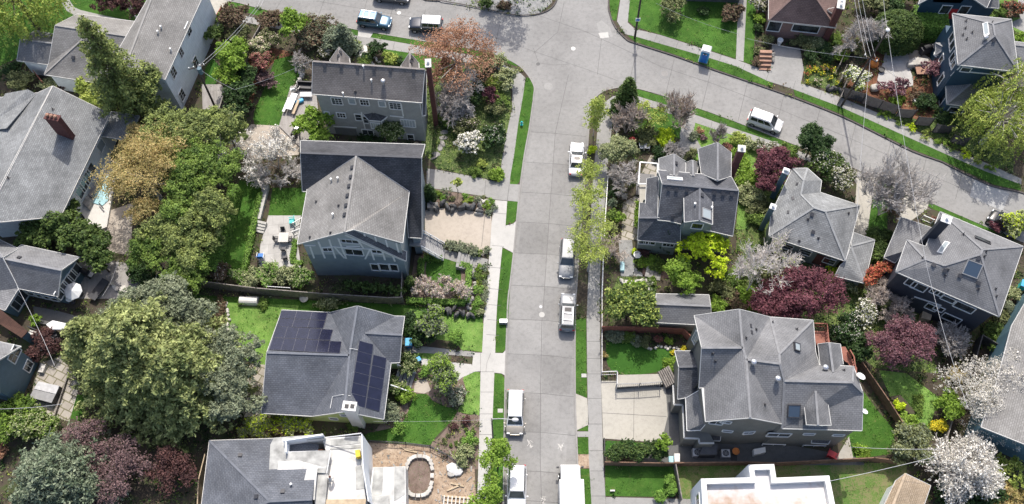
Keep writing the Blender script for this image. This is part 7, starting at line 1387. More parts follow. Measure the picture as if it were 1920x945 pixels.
# ------------------------------------------------------------------ vehicles
KIND = {  # belt z, roof z, hood z, tail z, cabin base x0..x1, roof x2..x3 (fractions of length)
 'sedan': (.92, 1.42, .86, .95, -.35, .21, -.21, .0), 'suv': (1.02, 1.66, 1.0, 1.02, -.48, .22, -.43, .07), 'van': (1.02, 1.72, .98, 1.02, -.485, .33, -.44, .14),
 'jeep': (1.15, 1.80, 1.12, 1.15, -.47, .16, -.45, .10), 'pickup': (1.1, 1.85, 1.08, 1.1, -.47, .20, -.455, .06)}
def vehicle(name, label, cat, rear, front, wd, kind, body, roofm=None, z=.75, rails=False, sun=False, group='cars parked along the kerbs', glassm='glass', L=None):
    A, B = W(*rear, z), W(*front, z); c = (A+B)/2; L = L or (B-A).length; rz = math.atan2(B.y-A.y, B.x-A.x)
    e = empty(name, (c.x, c.y, 0), label, cat, group, rz); belt, top, hood, tail, x0, x1, x2, x3 = KIND[kind]; hw = wd/2
    st = [(-.5, .80, .42, tail-.22), (-.485, .95, .30, tail-.05), (-.42, 1., .24, tail), (x0+.1, 1., .22, belt), (x1-.12, 1., .22, belt), (x1+.02, .99, .22, hood+.04), (.40, .97, .24, hood-.05), (.47, .90, .30, hood-.16), (.5, .72, .38, hood-.32)]
    V = []; F = []; ring = [(-.90, 0), (-1, .22), (-1, .62), (-.93, .93), (-.80, 1), (.80, 1), (.93, .93), (1, .62), (1, .22), (.90, 0)]; n = len(ring)
    m = MB()
    for (x, w_, zb, zt) in st: m.v += [Vector((x*L, u*hw*w_, zb+(zt-zb)*v)) for u, v in ring]
    for i in range(len(st)-1):
        for k in range(n): m.f.append([i*n+k, i*n+(k+1) % n, (i+1)*n+(k+1) % n, (i+1)*n+k]); m.uv.append(None)
    m.f.append(list(range(n))); m.f.append([(len(st)-1)*n+k for k in range(n)][::-1]); m.uv += [None, None]
    bd = m.build('body', body, e, 0, smooth=True, sub=1)
    w0, w1 = hw*.93, hw*.71; zt = top
    bot = [(x0*L, -w0), (x1*L, -w0*.97), (x1*L, w0*.97), (x0*L, w0)]; tp = [(x2*L, -w1), (x3*L, -w1), (x3*L, w1), (x2*L, w1)]
    g = MB().add([(p[0], p[1], belt-.06) for p in bot]+[(p[0], p[1], zt) for p in tp], [(3, 2, 1, 0), (4, 5, 6, 7), (0, 1, 5, 4), (1, 2, 6, 5), (2, 3, 7, 6), (3, 0, 4, 7)])
    g.build('cabin', roofm or body, e, 0, bevel=.07)
    def pane(nm, i, j, lo=.18, hi=.93, ins=.045, u0=0., u1=1., off=.02):
        a, b_ = Vector((*bot[i], belt-.06)), Vector((*bot[j], belt-.06)); c_, d_ = Vector((*tp[j], zt)), Vector((*tp[i], zt))
        q = lambda u, v: (a*(1-u)+b_*u)*(1-v)+(d_*(1-u)+c_*u)*v
        uu0, uu1 = ins+u0*(1-2*ins), ins+u1*(1-2*ins); P = [q(uu0, lo), q(uu1, lo), q(uu1, hi), q(uu0, hi)]; nn = (P[1]-P[0]).cross(P[3]-P[0]).normalized()
        MB().add([p+nn*off for p in P]+[p-nn*.02 for p in P], [(0, 1, 2, 3), (7, 6, 5, 4), (0, 4, 5, 1), (1, 5, 6, 2), (2, 6, 7, 3), (3, 7, 4, 0)]).build(nm, glassm, e, 0)
    pane('windshield', 1, 2); pane('rear_window', 3, 0, .3)
    for (i, j) in ((0, 1), (2, 3)):
        for u0, u1 in ((.04, .34), (.37, .64), (.67, .93)): pane('side_window', i, j, .28, .88, .04, u0, u1)
    for sx in (-.31, .32):
        for sy in (-1, 1):
            wm = MB().tube([(sx*L, sy*(hw-.22), .34), (sx*L, sy*(hw+.012), .34)], .34, 16).build('wheel', 'rubber', e, 0)
            MB().tube([(sx*L, sy*(hw+.0), .34), (sx*L, sy*(hw+.028), .34)], .2, 12).build('rim', 'metal', wm, world=False)
    for sy in (-1, 1):
        MB().box((.475*L, sy*hw*.68, hood-.22), (.14, hw*.34, .13)).build('headlight', 'lamp_lens', e, 0, bevel=.03)
        MB().box((-.49*L, sy*hw*.76, tail-.18), (.10, hw*.26, .22)).build('tail_light', 'red', e, 0, bevel=.03)
        MB().box(((x1-.06)*L, sy*(hw+.1), belt+.05), (.14, .2, .13)).build('mirror', body, e, 0, bevel=.03)
        if rails: MB().bar((x2*L+.15, sy*w1*.82, zt+.05), (x3*L-.1, sy*w1*.82, zt+.05), .05).build('roof_rail', 'chrome', e, 0)
    if rails:
        for q in (-.12, -.3): MB().bar((q*L, -w1*.82, zt+.09), (q*L, w1*.82, zt+.09), .06).build('roof_bar', 'chrome', e, 0)
    if sun: MB().box(((x3-.09)*L, 0, zt+.004), (.45, w1*1.1, .012)).build('sunroof', 'glass', e, 0)
    MB().box((.5*L-.02, 0, .45), (.08, hw*1.1, .12)).build('bumper', 'dark', e, 0); MB().box((-.5*L, 0, .62), (.03, .5, .14)).build('number_plate', 'offwhite', e, 0)
    return e
vehicle('parked_car', 'blue wagon with silver roof bars parked on the top street by the white path', 'car', (671, 33), (733, 42), 1.9, 'suv', 'car_blue', rails=True)
j = vehicle('parked_jeep', 'dark boxy off-roader with pale roof, half under the orange tree', 'car', (830, 47), (767, 44), 1.95, 'jeep', 'car_navy', 'roof_silver')
vehicle('parked_car', 'white sedan with sunroof parked above the feathery street trees', 'car', (1080, 328), (1083, 266), 1.82, 'sedan', 'car_white', sun=True)
vehicle('parked_car', 'silver car half covered by the feathery street trees', 'car', (1066, 449), (1061, 521), 1.85, 'suv', 'car_silver')
vehicle('parked_car', 'silver grey wagon with roof rails and sunroof below the street trees', 'car', (1063, 620), (1066, 550), 1.85, 'suv', 'car_silver', 'car_silver', rails=True, sun=True)
vehicle('parked_van', 'champagne minivan with white roof parked by the left kerb under the street lamp', 'car', (967, 731), (965, 815), 1.98, 'van', 'car_champagne', 'car_white')
vehicle('parked_pickup', 'white pickup with covered bed at the bottom edge beside the leafy street tree', 'car', (970, 872), (968, 966), 1.98, 'pickup', 'car_white')
vehicle('parked_van', 'white minivan on the diagonal street', 'car', (1404, 216), (1466, 238), 1.9, 'van', 'car_white', rails=True)
vehicle('parked_car', 'black car parked at the right edge beside the dark red shrub', 'car', (1893, 424), (1856, 401), 1.85, 'suv', 'car_black')
vehicle('parked_car', 'dark car just beyond the top edge, only its lower side and shadow in view', 'car', (700, -14), (768, -6), 1.9, 'suv', 'car_grey')
# box truck
A, B = W(1072, 985, 1), W(1068, 872, 1); rz = math.atan2(B.y-A.y, B.x-A.x); e = empty('box_truck', (*((A+B)/2).to_2d(), 0), 'white box truck parked at the bottom edge on the right kerb', 'truck', None, rz); L = (B-A).length; hx = L/2
MB().box((-.9, 0, 2.05), (L-2., 2.45, 2.5)).build('cargo_box', 'white', e, 0, bevel=.05)
for q in (-.5, .5): MB().box((-.9, q*2.3, 3.32), (L-2.1, .06, .04)).build('roof_rib', 'offwhite', e, 0)
MB().box((hx-1.1, 0, 1.35), (1.75, 2.0, 1.5)).build('cab', 'car_white', e, 0, bevel=.16)
MB().box((hx-.2, 0, .8), (.5, 1.9, .6)).build('bumper', 'car_white', e, 0, bevel=.08)
MB().box((hx-.22, 0, 1.65), (.08, 1.7, .62), rot=Matrix.Rotation(R(-22), 3, 'Y')).build('windshield', 'glass', e, 0)
for sy in (-1, 1):
    MB().box((hx-.85, sy*1.005, 1.6), (.8, .03, .5)).build('side_window', 'glass', e, 0); MB().box((hx-.35, sy*1.25, 1.6), (.12, .25, .4)).build('mirror', 'dark', e, 0)
    for x in (hx-1.1, -hx+1.6):
        wm = MB().tube([(x, sy*.85, .42), (x, sy*1.12, .42)], .42, 16).build('wheel', 'rubber', e, 0); MB().tube([(x, sy*1.1, .42), (x, sy*1.14, .42)], .22, 12).build('rim', 'metal', wm, world=False)
# ------------------------------------------------------------------ poles and wires
def pole(label, base, top, H, r=.17, arm=None, name='utility_pole'):
    b = W(*base, 0); e = empty(name, b, label, 'utility pole'); t = W(*top, H); MB().tube([(0, 0, 0), (t-b)*.5, (t-b)], [r*.85, r*.72, r*.6], 10).build('pole', 'wood_pole', e, 0); return e, b, t-b
e, b, t = pole('left dark utility pole carrying a grey-blue transformer beside the tall white wall', (410, 215), (364, 115), 10.7)
MB().cyl(t*.82+Vector((.32, -.2, 0)), .26, .95, 14).build('transformer', 'siding_slate', e, 0)
MB().bar(t*.9+Vector((-.9, -.3, 0)), t*.9+Vector((.9, .3, 0)), .1).build('crossarm', 'wood_pole', e, 0)
for q in (-.8, -.3, .4, .8): MB().cyl(t*.9+Vector((q, q*.33, .05)), .06, .22, 8).build('insulator', 'white', e, 0)
P1 = b+t*.9
e, b, t = pole('tall leaning dark utility pole with a white lamp cap beside the stepped fence', (1577, 200), (1664, 57), 14.7, .16)
MB().bar(t*.66+Vector((-.7, .5, 0)), t*.66+Vector((.7, -.5, 0)), .11).build('crossarm', 'wood_pole', e, 0); MB().lathe(t, [(.1, -.1), (.22, 0), (.22, .15), (.08, .25)], 12).build('lamp_cap', 'white', e, 0)
for q in (-.6, 0, .6): MB().cyl(t*.66+Vector((q, -q*.7, .05)), .07, .22, 8).build('insulator', 'white', e, 0)
P2 = b+t*.66; P2t = b+t
e, b, t = pole('dark utility pole with a small white sign at the top right corner of the junction', (1190, 72), (1211, -62), 12.2)
sg = MB().box(t*.3+Vector((0, -.22, 0)), (.62, .04, .62)).build('sign', 'white', e, 0); MB().box(t*.3+Vector((0, -.25, 0)), (.34, .03, .3)).build('sign_symbol', 'blue', sg, world=False)
b = W(925, 832); e = empty('street_lamp', b, 'slim street lamp reaching over the champagne minivan', 'street lamp'); hd = W(922, 785, 7.6)-b
MB().tube([(0, 0, 0), (hd.x*.5, hd.y*.5, 4), (hd.x, hd.y, 7.6)], [.1, .08, .06], 8).build('pole', 'dark', e, 0); en = W(962, 787, 8.)-b
MB().tube([(hd.x, hd.y, 7.5), tuple((hd+en)/2+Vector((0, 0, .2))), tuple(en)], .04, 6).build('arm', 'lightgrey', e, 0); MB().lathe((en.x+.2, en.y, en.z-.1), [(.1, 0), (.3, .03), (.34, .12), (.2, .2), (.05, .22)], 12, .6).build('lamp_head', 'lightgrey', e, 0)
def wire(label, pts, r=.022, mat='wire', sag=.4):
    Q = []
    for a, b_ in zip(pts, pts[1:]):
        for i in range(8): u = i/8; p = a.lerp(b_, u); p.z -= sag*4*u*(1-u); Q.append(p)
    Q.append(pts[-1]); o = MB().tube(Q, r*.65, 4).build('overhead_wire', mat); tag(o, label, 'wire')
w_ = wire
w_('bright service wire from the tall pole down to the bungalow roof edge', [P2, W(1606, 412, 4.3)], .03); w_('thin wire from the tall pole cap crossing the diagonal street to the bottom right', [P2t, W(1738, 500, 10), W(1815, 765, 8)], .028); w_('upper wire from the tall pole cap off the top edge', [P2t, W(1655, -60, 13)], .022)
for i, x in enumerate((1598, 1604, 1612)): w_(['left', 'middle', 'right'][i]+' one of three wires running from the tall pole arm off the top edge', [P2+Vector((-.5+i*.5, 0, .2)), W(x-4, -60, 11)], .024)
w_('dark thin wire from the tall pole to the navy house', [P2, W(1800, 215, 5.)], .02, 'wire_dark'); w_('service wire from the tall pole to the brick house across the concrete drive', [P2, W(1400, 72, 6.)], .022, 'wire'); w_('thin wire across the lawn by the junction to the grey stucco house', [W(1230, 6, 9), W(1386, 64, 8)], .02)
w_('twin service wire along the driveway fence from the left pole', [P1, W(482, 12, 9), W(505, -60, 9)], .03); w_('second wire along the driveway fence from the left pole', [P1+Vector((.5, 0, 0)), W(488, 12, 9), W(512, -60, 9)], .024); w_('wire from the left pole to the grey clapboard house', [P1, W(440, 168, 8), W(586, 112, 9.5)], .022)
w_('twisted wire over the left deck between the blue houses', [W(-10, 455, 7), W(36, 545, 6), W(102, 685, 4)], .03); w_('wire over the hot tub at the left edge', [W(-10, 767, 7), W(118, 757, 6.)], .03); w_('wire from the left edge down across the rhododendrons', [W(95, 800, 4), W(66, 868, 4)], .02)
w_('white wire crossing the side lawn of the olive house', [W(1595, 838, 5), W(1765, 842, 4)], .03); w_('white service wire from the flat-roofed house to the magnolia', [W(1556, 902, 6.3), W(1748, 858, 6)], .035); w_('thin wire over the solar house lawn to the street lamp', [W(700, 790, 5), W(922, 786, 7)], .012)
for i, (a, b_) in enumerate((((222, 487), (192, 555)), ((302, 487), (278, 548)), ((307, 492), (284, 548)))): w_(['left', 'middle', 'right'][i]+' one of the taut lines over the deck garden below the green tree row', [W(*a, 4), W(*b_, 3)], .022)
# ------------------------------------------------------------------ fences and rails
def fence(label, pts, H, mat, style='board', name='fence', group=None, gap=.0, postm=None):
    """pts = pixels of the top edge"""
    Q = [W(x, y, H) for x, y in pts]; e = empty(name, (Q[0].x, Q[0].y, 0), label, 'railing' if style == 'rail' else 'fence', group); m = MB()
    for a, b_ in zip(Q, Q[1:]):
        L = (b_-a).length; d = (b_-a)/L; n = max(1, round(L/2.2)); dz = Vector((0, 0, 1))
        if style == 'board':
            k = int(L/.16)
            for i in range(k): c = a+d*(i+.5)*L/k; m.box((c.x, c.y, (H-.05)/2), (L/k*.9, .03, H-.05+.04*math.sin(i*7.3)), math.atan2(d.y, d.x))
            m.bar(a, b_, .1, .05)
        elif style == 'slat':
            for j_ in range(int((H-.1)/.15)): z = H-.08-j_*.15; m.bar(Vector((a.x, a.y, z)), Vector((b_.x, b_.y, z)), .03, .11)
        else:
            m.bar(a, b_, .08, .06); m.bar(a-dz*(H*.82), b_-dz*(H*.82), .05, .05); k = int(L/.22)
            for i in range(k+1): c = a+d*i*L/k; m.bar(c, c-dz*H*.85, .03)
        for i in range(n+1): c = a+d*i*L/n; MB().box((c.x, c.y, H/2+.03), (.1, .1, H+.08), math.atan2(d.y, d.x)).build('post', postm or mat, e)
    m.build('panel' if style != 'rail' else 'rail', mat, e); return e
F_ = fence
F_('long weathered board fence between the half-timbered house and the solar house', [(376, 527), (480, 540), (600, 550), (727, 558), (754, 557)], 1.9, 'fence_grey'); F_('narrow gate section of board fence above the solar house lawn corner', [(754, 500), (752, 557)], 1.9, 'fence_grey')
F_('tall board fence beside the concrete driveway in the top left', [(415, 12), (394, 47)], 1.8, 'redwood'); F_('pale weathered fence running down past the light green tree', [(493, 38), (467, 83), (440, 130), (422, 168), (409, 208)], 1.9, 'fence_grey'); F_('short brown gate between white house wall and bush', [(62, 132), (78, 152)], 1.6, 'redwood')
for i, (a, b_) in enumerate((((1583, 164), (1624, 176)), ((1625, 178), (1688, 199)), ((1688, 204), (1720, 206)), ((1724, 219), (1754, 221)), ((1758, 233), (1790, 236)), ((1791, 253), (1819, 259)))): F_(['first', 'second and longest', 'third', 'fourth', 'fifth', 'last'][i]+' dark slatted panel from the left in the stepped fence', [a, b_], 1.9, 'fence_black', 'slat', 'slatted_fence', 'stepped dark fence panels')
for i, (a, b_) in enumerate((((1586, 95), (1575, 121)), ((1588, 122), (1578, 148)), ((1589, 148), (1578, 181)))): F_(['top', 'middle', 'bottom'][i]+' pale slatted panel left of the cream flowering tree', [a, b_], 1.8, 'fence_grey', 'slat', 'slatted_fence', 'pale slatted panels')
F_('white railing along the right sidewalk beside the flagstone garden', [(1140, 330), (1133, 440), (1129, 556)], 1.2, 'white', 'rail'); F_('short white railing left of the brown leafless tree', [(1160, 218), (1155, 260)], 1.2, 'white', 'rail'); F_('dark fence with white cap along the turf lawn', [(1129, 558), (1129, 697)], 1.1, 'offwhite', 'rail')
F_('grey railing at the corner of the raised walkway', [(1129, 697), (1158, 696), (1157, 724)], 1.3, 'lightgrey', 'rail'); F_('long grey railing on the raised walkway above the driveway', [(1157, 720), (1200, 719), (1240, 716)], 1.7, 'grey', 'rail'); F_('reddish board fence behind the pink azalea', [(1130, 612), (1232, 614), (1282, 617), (1297, 631)], 1.8, 'redwood')
F_('dark board fence south of the olive house', [(1135, 866), (1240, 868), (1402, 866), (1454, 868), (1560, 862), (1640, 858), (1690, 864)], 1.7, 'fence_wood'); F_('grey fence between the two bottom lawns', [(1267, 868), (1279, 935)], 1.6, 'fence_grey'); F_('black front fence at the bottom lawn', [(1133, 822), (1135, 868)], 1.2, 'fence_black', 'rail'); F_('wooden fence along the olive house side lawn', [(1605, 660), (1625, 690), (1668, 752), (1702, 806)], 1.8, 'fence_wood')
F_('pale top of a narrow fence below the yellow flowering shrub', [(1787, 786), (1772, 834)], 1.6, 'fence_grey'); F_('grey trellis fence below the navy house', [(1737, 621), (1790, 644), (1803, 612)], 1.8, 'fence_grey'); F_('dark netted fence between navy and aqua houses', [(1843, 628), (1827, 684)], 1.9, 'fence_black'); F_('dark board fence from the navy house corner to the aqua house', [(1843, 628), (1872, 645)], 1.8, 'fence_black')
F_('grey railing around the rear terrace at the left pole', [(421, 168), (410, 204)], 1.3, 'grey', 'rail'); F_('black rail of the deck end by the grill', [(560, 242), (562, 262)], 1.2, 'black', 'rail'); F_('white stair rail left of the half-timbered house', [(549, 418), (566, 408)], 1.2, 'white', 'rail'); F_('second white stair rail left of the half-timbered house', [(548, 434), (564, 428)], 1.2, 'white', 'rail')
F_('low black construction fence around the dirt yard', [(690, 826), (760, 830), (806, 836), (838, 852), (856, 866)], .8, 'fence_black', 'rail'); F_('wood fence below the building site roof edge', [(384, 852), (372, 900), (370, 945)], 1.8, 'timber')
F_('railing of the lower left blue house steps', [(52, 612), (78, 622), (105, 636)], 1.3, 'fence_black', 'rail'); F_('grey board edge beside the hot tub', [(128, 700), (102, 778)], .5, 'fence_grey'); F_('white porch rail of the navy house', [(1733, 404), (1752, 412)], 1.1, 'white', 'rail')
# ------------------------------------------------------------------ walls of stone
def rocks(label, pts, w, H, mat, n, seed=1, group=None, name='rock_wall'):
    rg = np.random.default_rng(seed); Q = [W(x, y, .3) for x, y in pts]; e = empty(name, (Q[0].x, Q[0].y, 0), label, 'stone wall', group); Ls = [(b_-a).length for a, b_ in zip(Q, Q[1:])]; tot = sum(Ls)
    for i in range(n):
        t = (i+.5)/n*tot; k = 0
        while t > Ls[k] and k < len(Ls)-1: t -= Ls[k]; k += 1
        p = Q[k].lerp(Q[k+1], t/Ls[k]); m = MB(); s = tot/n*.62; R3 = Matrix.Rotation(rg.random()*6, 3, 'Z') @ Matrix.Rotation(rg.normal()*.3, 3, 'X')
        p += Vector((rg.normal()*w*.25, rg.normal()*w*.25, 0)); hh = H*rg.uniform(.6, 1.)
        m.lathe((0, 0, 0), [(.55, -.5), (.95, -.25), (1, .1), (.75, .42), (.3, .5)], 7); m.v = [R3 @ Vector((v.x*s*rg.uniform(.85, 1.15), v.y*w*.55, v.z*hh))+Vector((p.x, p.y, .1+hh*.4)) for v in m.v]; m.build('rock', mat, e)
rocks('dark rock wall between the two driveways of the half-timbered house', [(801, 384), (822, 384), (850, 388), (880, 390), (904, 393)], 1., 1.1, 'stone_dark', 16, 1); rocks('pale rock cluster at the street end of the bed between the driveways', [(898, 393), (905, 378), (918, 374)], 1., .6, 'stone_pale', 8, 2)
rocks('dark rock wall below the box hedged garden', [(800, 582), (840, 585), (884, 590)], .9, .9, 'stone_dark', 16, 3); rocks('pale rock edging beside the box hedge near the sidewalk', [(890, 496), (888, 530), (884, 560), (878, 588)], .6, .6, 'stone', 18, 4); rocks('rock edging of the stone bed left of the solar house', [(424, 566), (428, 600), (424, 640)], .35, .4, 'stone_pale', 14, 5)
rocks('rock edging along the rear lawn of the grey clapboard house', [(560, 130), (566, 142), (556, 156)], .6, .6, 'stone_pale', 7, 6); rocks('rocks scattered below the gravel path', [(1165, 522), (1185, 535), (1205, 525), (1222, 532), (1215, 545)], .8, .5, 'stone_pale', 14, 7); rocks('pink stone edging behind the turf lawn', [(1216, 652), (1245, 651), (1280, 655)], .35, .3, 'stone_pale', 14, 8)
rocks('rocks at the foot of the colourful bed by the stair', [(1452, 95), (1446, 108), (1442, 120)], .7, .6, 'stone', 6, 9); rocks('dark boulders below the colourful bed', [(1552, 164), (1572, 170)], .9, .8, 'stone_dark', 4, 10); rocks('stones along the garden path by the conifer', [(697, 92), (700, 104), (712, 118)], .3, .3, 'stone_pale', 7, 11)
rocks('stepping stones through the corner garden', [(838, 205), (836, 235), (832, 262), (822, 285), (806, 300)], .6, .16, 'stone', 9, 12, name='stepping_stones'); rocks('stepping stones in the deck garden below the green tree row', [(205, 530), (222, 538), (240, 545), (258, 548)], .9, .2, 'stone_pale', 8, 13, name='stepping_stones')
def slab(name, label, cat, px, z0, z1, mat, bevel=0):
    P = [W(x, y, z1) for x, y in px]; o = MB().prism([(p.x, p.y) for p in P], z0, z1).build(name, mat); tag(o, label, cat)
    if bevel: md = o.modifiers.new('b', 'BEVEL'); md.width = bevel; md.segments = 2
    return o
slab('stone_wall', 'broad flat stone wall between the hedged lawn and the small lawn', 'stone wall', [(494, 346), (504, 346), (488, 410), (472, 411)], 0, .7, 'walk_pale'); slab('stone_wall', 'square grey stone block beside the dark cone shrub', 'stone wall', [(801, 380), (821, 379), (821, 389), (801, 389)], 0, .9, 'stone')
slab('retaining_wall', 'grey wall under the raised walkway by the driveway', 'wall', [(1157, 722), (1242, 718), (1242, 721), (1157, 727)], 0, .69, 'stone_dark'); slab('timber_edging', 'timber edged bed in the bright lawn', 'planter', [(1668, 744), (1688, 740), (1717, 772), (1712, 780), (1690, 765)], 0, .35, 'soil')
def steps(name, label, a, b_, w, n, z1, z0, mat, cat='steps'):
    A, B = W(*a, z1), W(*b_, z0); e = empty(name, (B.x, B.y, 0), label, cat); d = (B-A); s = Vector((-d.y, d.x, 0)).normalized()*w/2; L = Vector((d.x, d.y, 0)).length/n; u = Vector((d.x, d.y, 0)).normalized()
    for i in range(n):
        z = z1+(z0-z1)*(i+1)/n+.1; c = Vector((A.x, A.y, 0))+u*(i+.5)*L; MB().box((c.x, c.y, z/2), (L-.02, w, z), math.atan2(d.y, d.x)).build('step', mat, e)
    return e
steps('garden_steps', 'concrete garden steps beside the grey-green mounds', (857, 486), (898, 497), 1.9, 7, .9, .15, 'walk'); steps('brick_steps', 'pinkish brick stair left of the concrete drive', (1437, 92), (1434, 132), 1.5, 5, 1.6, .15, 'terracotta'); steps('front_stair', 'grey stair at the porch of the olive house', (1262, 700), (1241, 712), 1.9, 6, 1.6, .8, 'fence_grey'); steps('stone_steps', 'pale steps below the flat stone wall', (490, 414), (484, 436), 1.3, 4, .6, .15, 'walk_pale'); steps('patio_steps', 'pale concrete steps at the lower right of the patio', (552, 496), (550, 512), 1.5, 3, .5, .15, 'walk_pale')
steps('deck_steps', 'dark wooden steps below the left deck', (82, 622), (92, 655), 2.4, 5, 1.3, .2, 'fence_black'); steps('brick_stair', 'bluish stone steps in front of the slate-roofed house', (1212, 503), (1240, 512), 2., 4, .5, .15, 'stone')
# ------------------------------------------------------------------ small things
def at(x, y, z=0): return W(x, y, z)
def place(name, label, cat, x, y, z=ZB, rz=0, group=None): p = W(x, y, z); return empty(name, p, label, cat, group, R(rz))
def chair(label, x, y, rz, mat, z=ZW, s=1., group=None, name='patio_chair', frame=None):
    e = place(name, label, 'chair', x, y, z, rz, group); f = frame or mat
    MB().box((0, 0, .42*s), (.5*s, .5*s, .06)).build('seat', mat, e, 0, bevel=.02); MB().box((0, -.26*s, .72*s), (.5*s, .06, .6*s), rot=Matrix.Rotation(R(12), 3, 'X')).build('backrest', mat, e, 0, bevel=.02)
    for sx in (-1, 1):
        for sy in (-1, 1): MB().bar((sx*.22*s, sy*.22*s, 0), (sx*.22*s, sy*.22*s, .4*s), .05).build('leg', f, e, 0)
        MB().bar((sx*.28*s, -.25*s, .62*s), (sx*.28*s, .25*s, .62*s), .06).build('armrest', f, e, 0)
def table(label, x, y, rz, w, d, h, mat, z=ZW, name='table', legm=None, rnd=False):
    e = place(name, label, 'table', x, y, z, rz)
    (MB().cyl((0, 0, h-.05), w/2, .05, 20) if rnd else MB().box((0, 0, h-.03), (w, d, .06))).build('tabletop', mat, e, 0)
    for sx in (-1, 1):
        for sy in (-1, 1): MB().bar((sx*w*.36, sy*d*.36, 0), (sx*w*.36, sy*d*.36, h-.05), .06).build('leg', legm or mat, e, 0)
def grill(label, x, y, rz, z=ZW, s=1.):
    e = place('grill', label, 'grill', x, y, z, rz); MB().box((0, 0, .5*s), (1.1*s, .5*s, .75*s)).build('cabinet', 'dark', e, 0, bevel=.03); MB().tube([(-.4*s, 0, .95*s), (.4*s, 0, .95*s)], .27*s, 12).build('lid', 'black', e, 0); MB().box((.75*s, 0, .85*s), (.4*s, .45*s, .04)).build('side_shelf', 'metal', e, 0)
    for sx in (-1, 1): MB().tube([(sx*.4*s, -.2*s, .1*s), (sx*.45*s, -.2*s, .1*s)], .1*s, 8).build('wheel', 'rubber', e, 0)
def parasol(label, x, y, z, r, mat, tilt=0, hz=2.4, open_=True):
    e = place('parasol', label, 'parasol', x, y, z); k = 8; m = MB(); ring = [Vector((r*math.cos(2*math.pi*i/k), r*math.sin(2*math.pi*i/k), hz-.45)) for i in range(k)]
    for i in range(k): m.add([(0, 0, hz), ring[i], ring[(i+1) % k]]); m.add([(0, 0, hz-.05), ring[(i+1) % k]-Vector((0, 0, .05)), ring[i]-Vector((0, 0, .05))])
    m.build('canopy', mat, e, 0).rotation_euler = (R(tilt), 0, 0); MB().tube([(0, 0, 0), (0, 0, hz)], .03, 6).build('pole', 'grey', e, 0); MB().cyl((0, 0, 0), .28, .1, 14).build('base', 'dark', e, 0)
def bin_(label, x, y, rz, mat, z=ZB, lid=None, s=1.):
    e = place('wheeled_bin', label, 'bin', x, y, z, rz); MB().add([(u*.24*s, v*.26*s, .08) for u, v in ((-1, -1), (1, -1), (1, 1), (-1, 1))]+[(u*.3*s, v*.34*s, 1.0*s) for u, v in ((-1, -1), (1, -1), (1, 1), (-1, 1))], [(3, 2, 1, 0), (4, 5, 6, 7), (0, 1, 5, 4), (1, 2, 6, 5), (2, 3, 7, 6), (3, 0, 4, 7)]).build('body', mat, e, 0)
    MB().box((0, 0, 1.03*s), (.64*s, .74*s, .07)).build('lid', lid or mat, e, 0, bevel=.02); MB().bar((-.25*s, -.4*s, .98*s), (.25*s, -.4*s, .98*s), .05).build('handle', 'dark', e, 0)
    for sx in (-1, 1): MB().tube([(sx*.2*s, -.27*s, .12), (sx*.27*s, -.27*s, .12)], .12, 10).build('wheel', 'rubber', e, 0)
def pot(label, x, y, r, h, mat, plant=None, z=ZB, cat='planter'):
    e = place('plant_pot', label, cat, x, y, z); MB().lathe((0, 0, 0), [(r*.65, 0), (r*.95, h*.85), (r*1.08, h*.86), (r*1.08, h), (r*.9, h), (r*.85, h*.85), (.02, h*.85)], 14).build('pot', mat, e, 0)
# portable toilet
e = place('portable_toilet', 'blue portable toilet with white roof standing at the kerb of the diagonal street', 'portable toilet', 1319, 112, ZB, -18)
MB().box((0, 0, 1.12), (1.1, 1.1, 2.05)).build('cabin', 'sky_blue', e, 0, bevel=.04); MB().add([(-.6, -.6, 2.15), (.6, -.6, 2.15), (.6, .6, 2.15), (-.6, .6, 2.15), (-.42, -.45, 2.36), (.42, -.45, 2.36), (.42, .45, 2.36), (-.42, .45, 2.36)], [(3, 2, 1, 0), (4, 5, 6, 7), (0, 1, 5, 4), (1, 2, 6, 5), (2, 3, 7, 6), (3, 0, 4, 7)]).build('roof', 'white', e, 0, bevel=.03)
MB().box((0, -.57, 1.0), (.72, .05, 1.7)).build('door', 'blue', e, 0, bevel=.02); MB().box((0, -.60, 1.82), (.5, .02, .28)).build('notice', 'dark', e, 0)
for q in (-.2, .15): MB().cyl((q, -.64, 1.78), .07, .1, 8).build('door_marker', 'white', e, 0)
MB().box((0, 0, .05), (1.2, 1.2, .12)).build('skid', 'grey', e, 0)
e = place('fire_hydrant', 'small green fire hydrant in the left grass strip', 'hydrant', 978, 234, ZL); MB().lathe((0, 0, 0), [(.17, 0), (.17, .06), (.11, .08), (.11, .5), (.15, .52), (.15, .6), (.09, .7), (.03, .74)], 12).build('barrel', 'teal', e, 0); MB().tube([(-.22, 0, .4), (.22, 0, .4)], .06, 8).build('outlet', 'metal', e, 0)
e = place('utility_cabinet', 'small grey metal frame box on the grass strip above the driveway apron', 'utility box', 944, 605, ZL, 0); MB().box((0, 0, .3), (.9, .5, .5)).build('case', 'grey', e, 0, bevel=.03); MB().box((0, 0, .58), (.8, .4, .06)).build('lid', 'metal', e, 0)
for x, y, lb in ((938, 770, 'flat square cover in the grass strip beside the champagne minivan'), (1095, 704, 'flat square cover in the right grass strip')): tag(MB().box(at(x, y, ZL+.02), (.55, .42, .05)).build('utility_cover', 'walk_pale'), lb, 'utility cover')
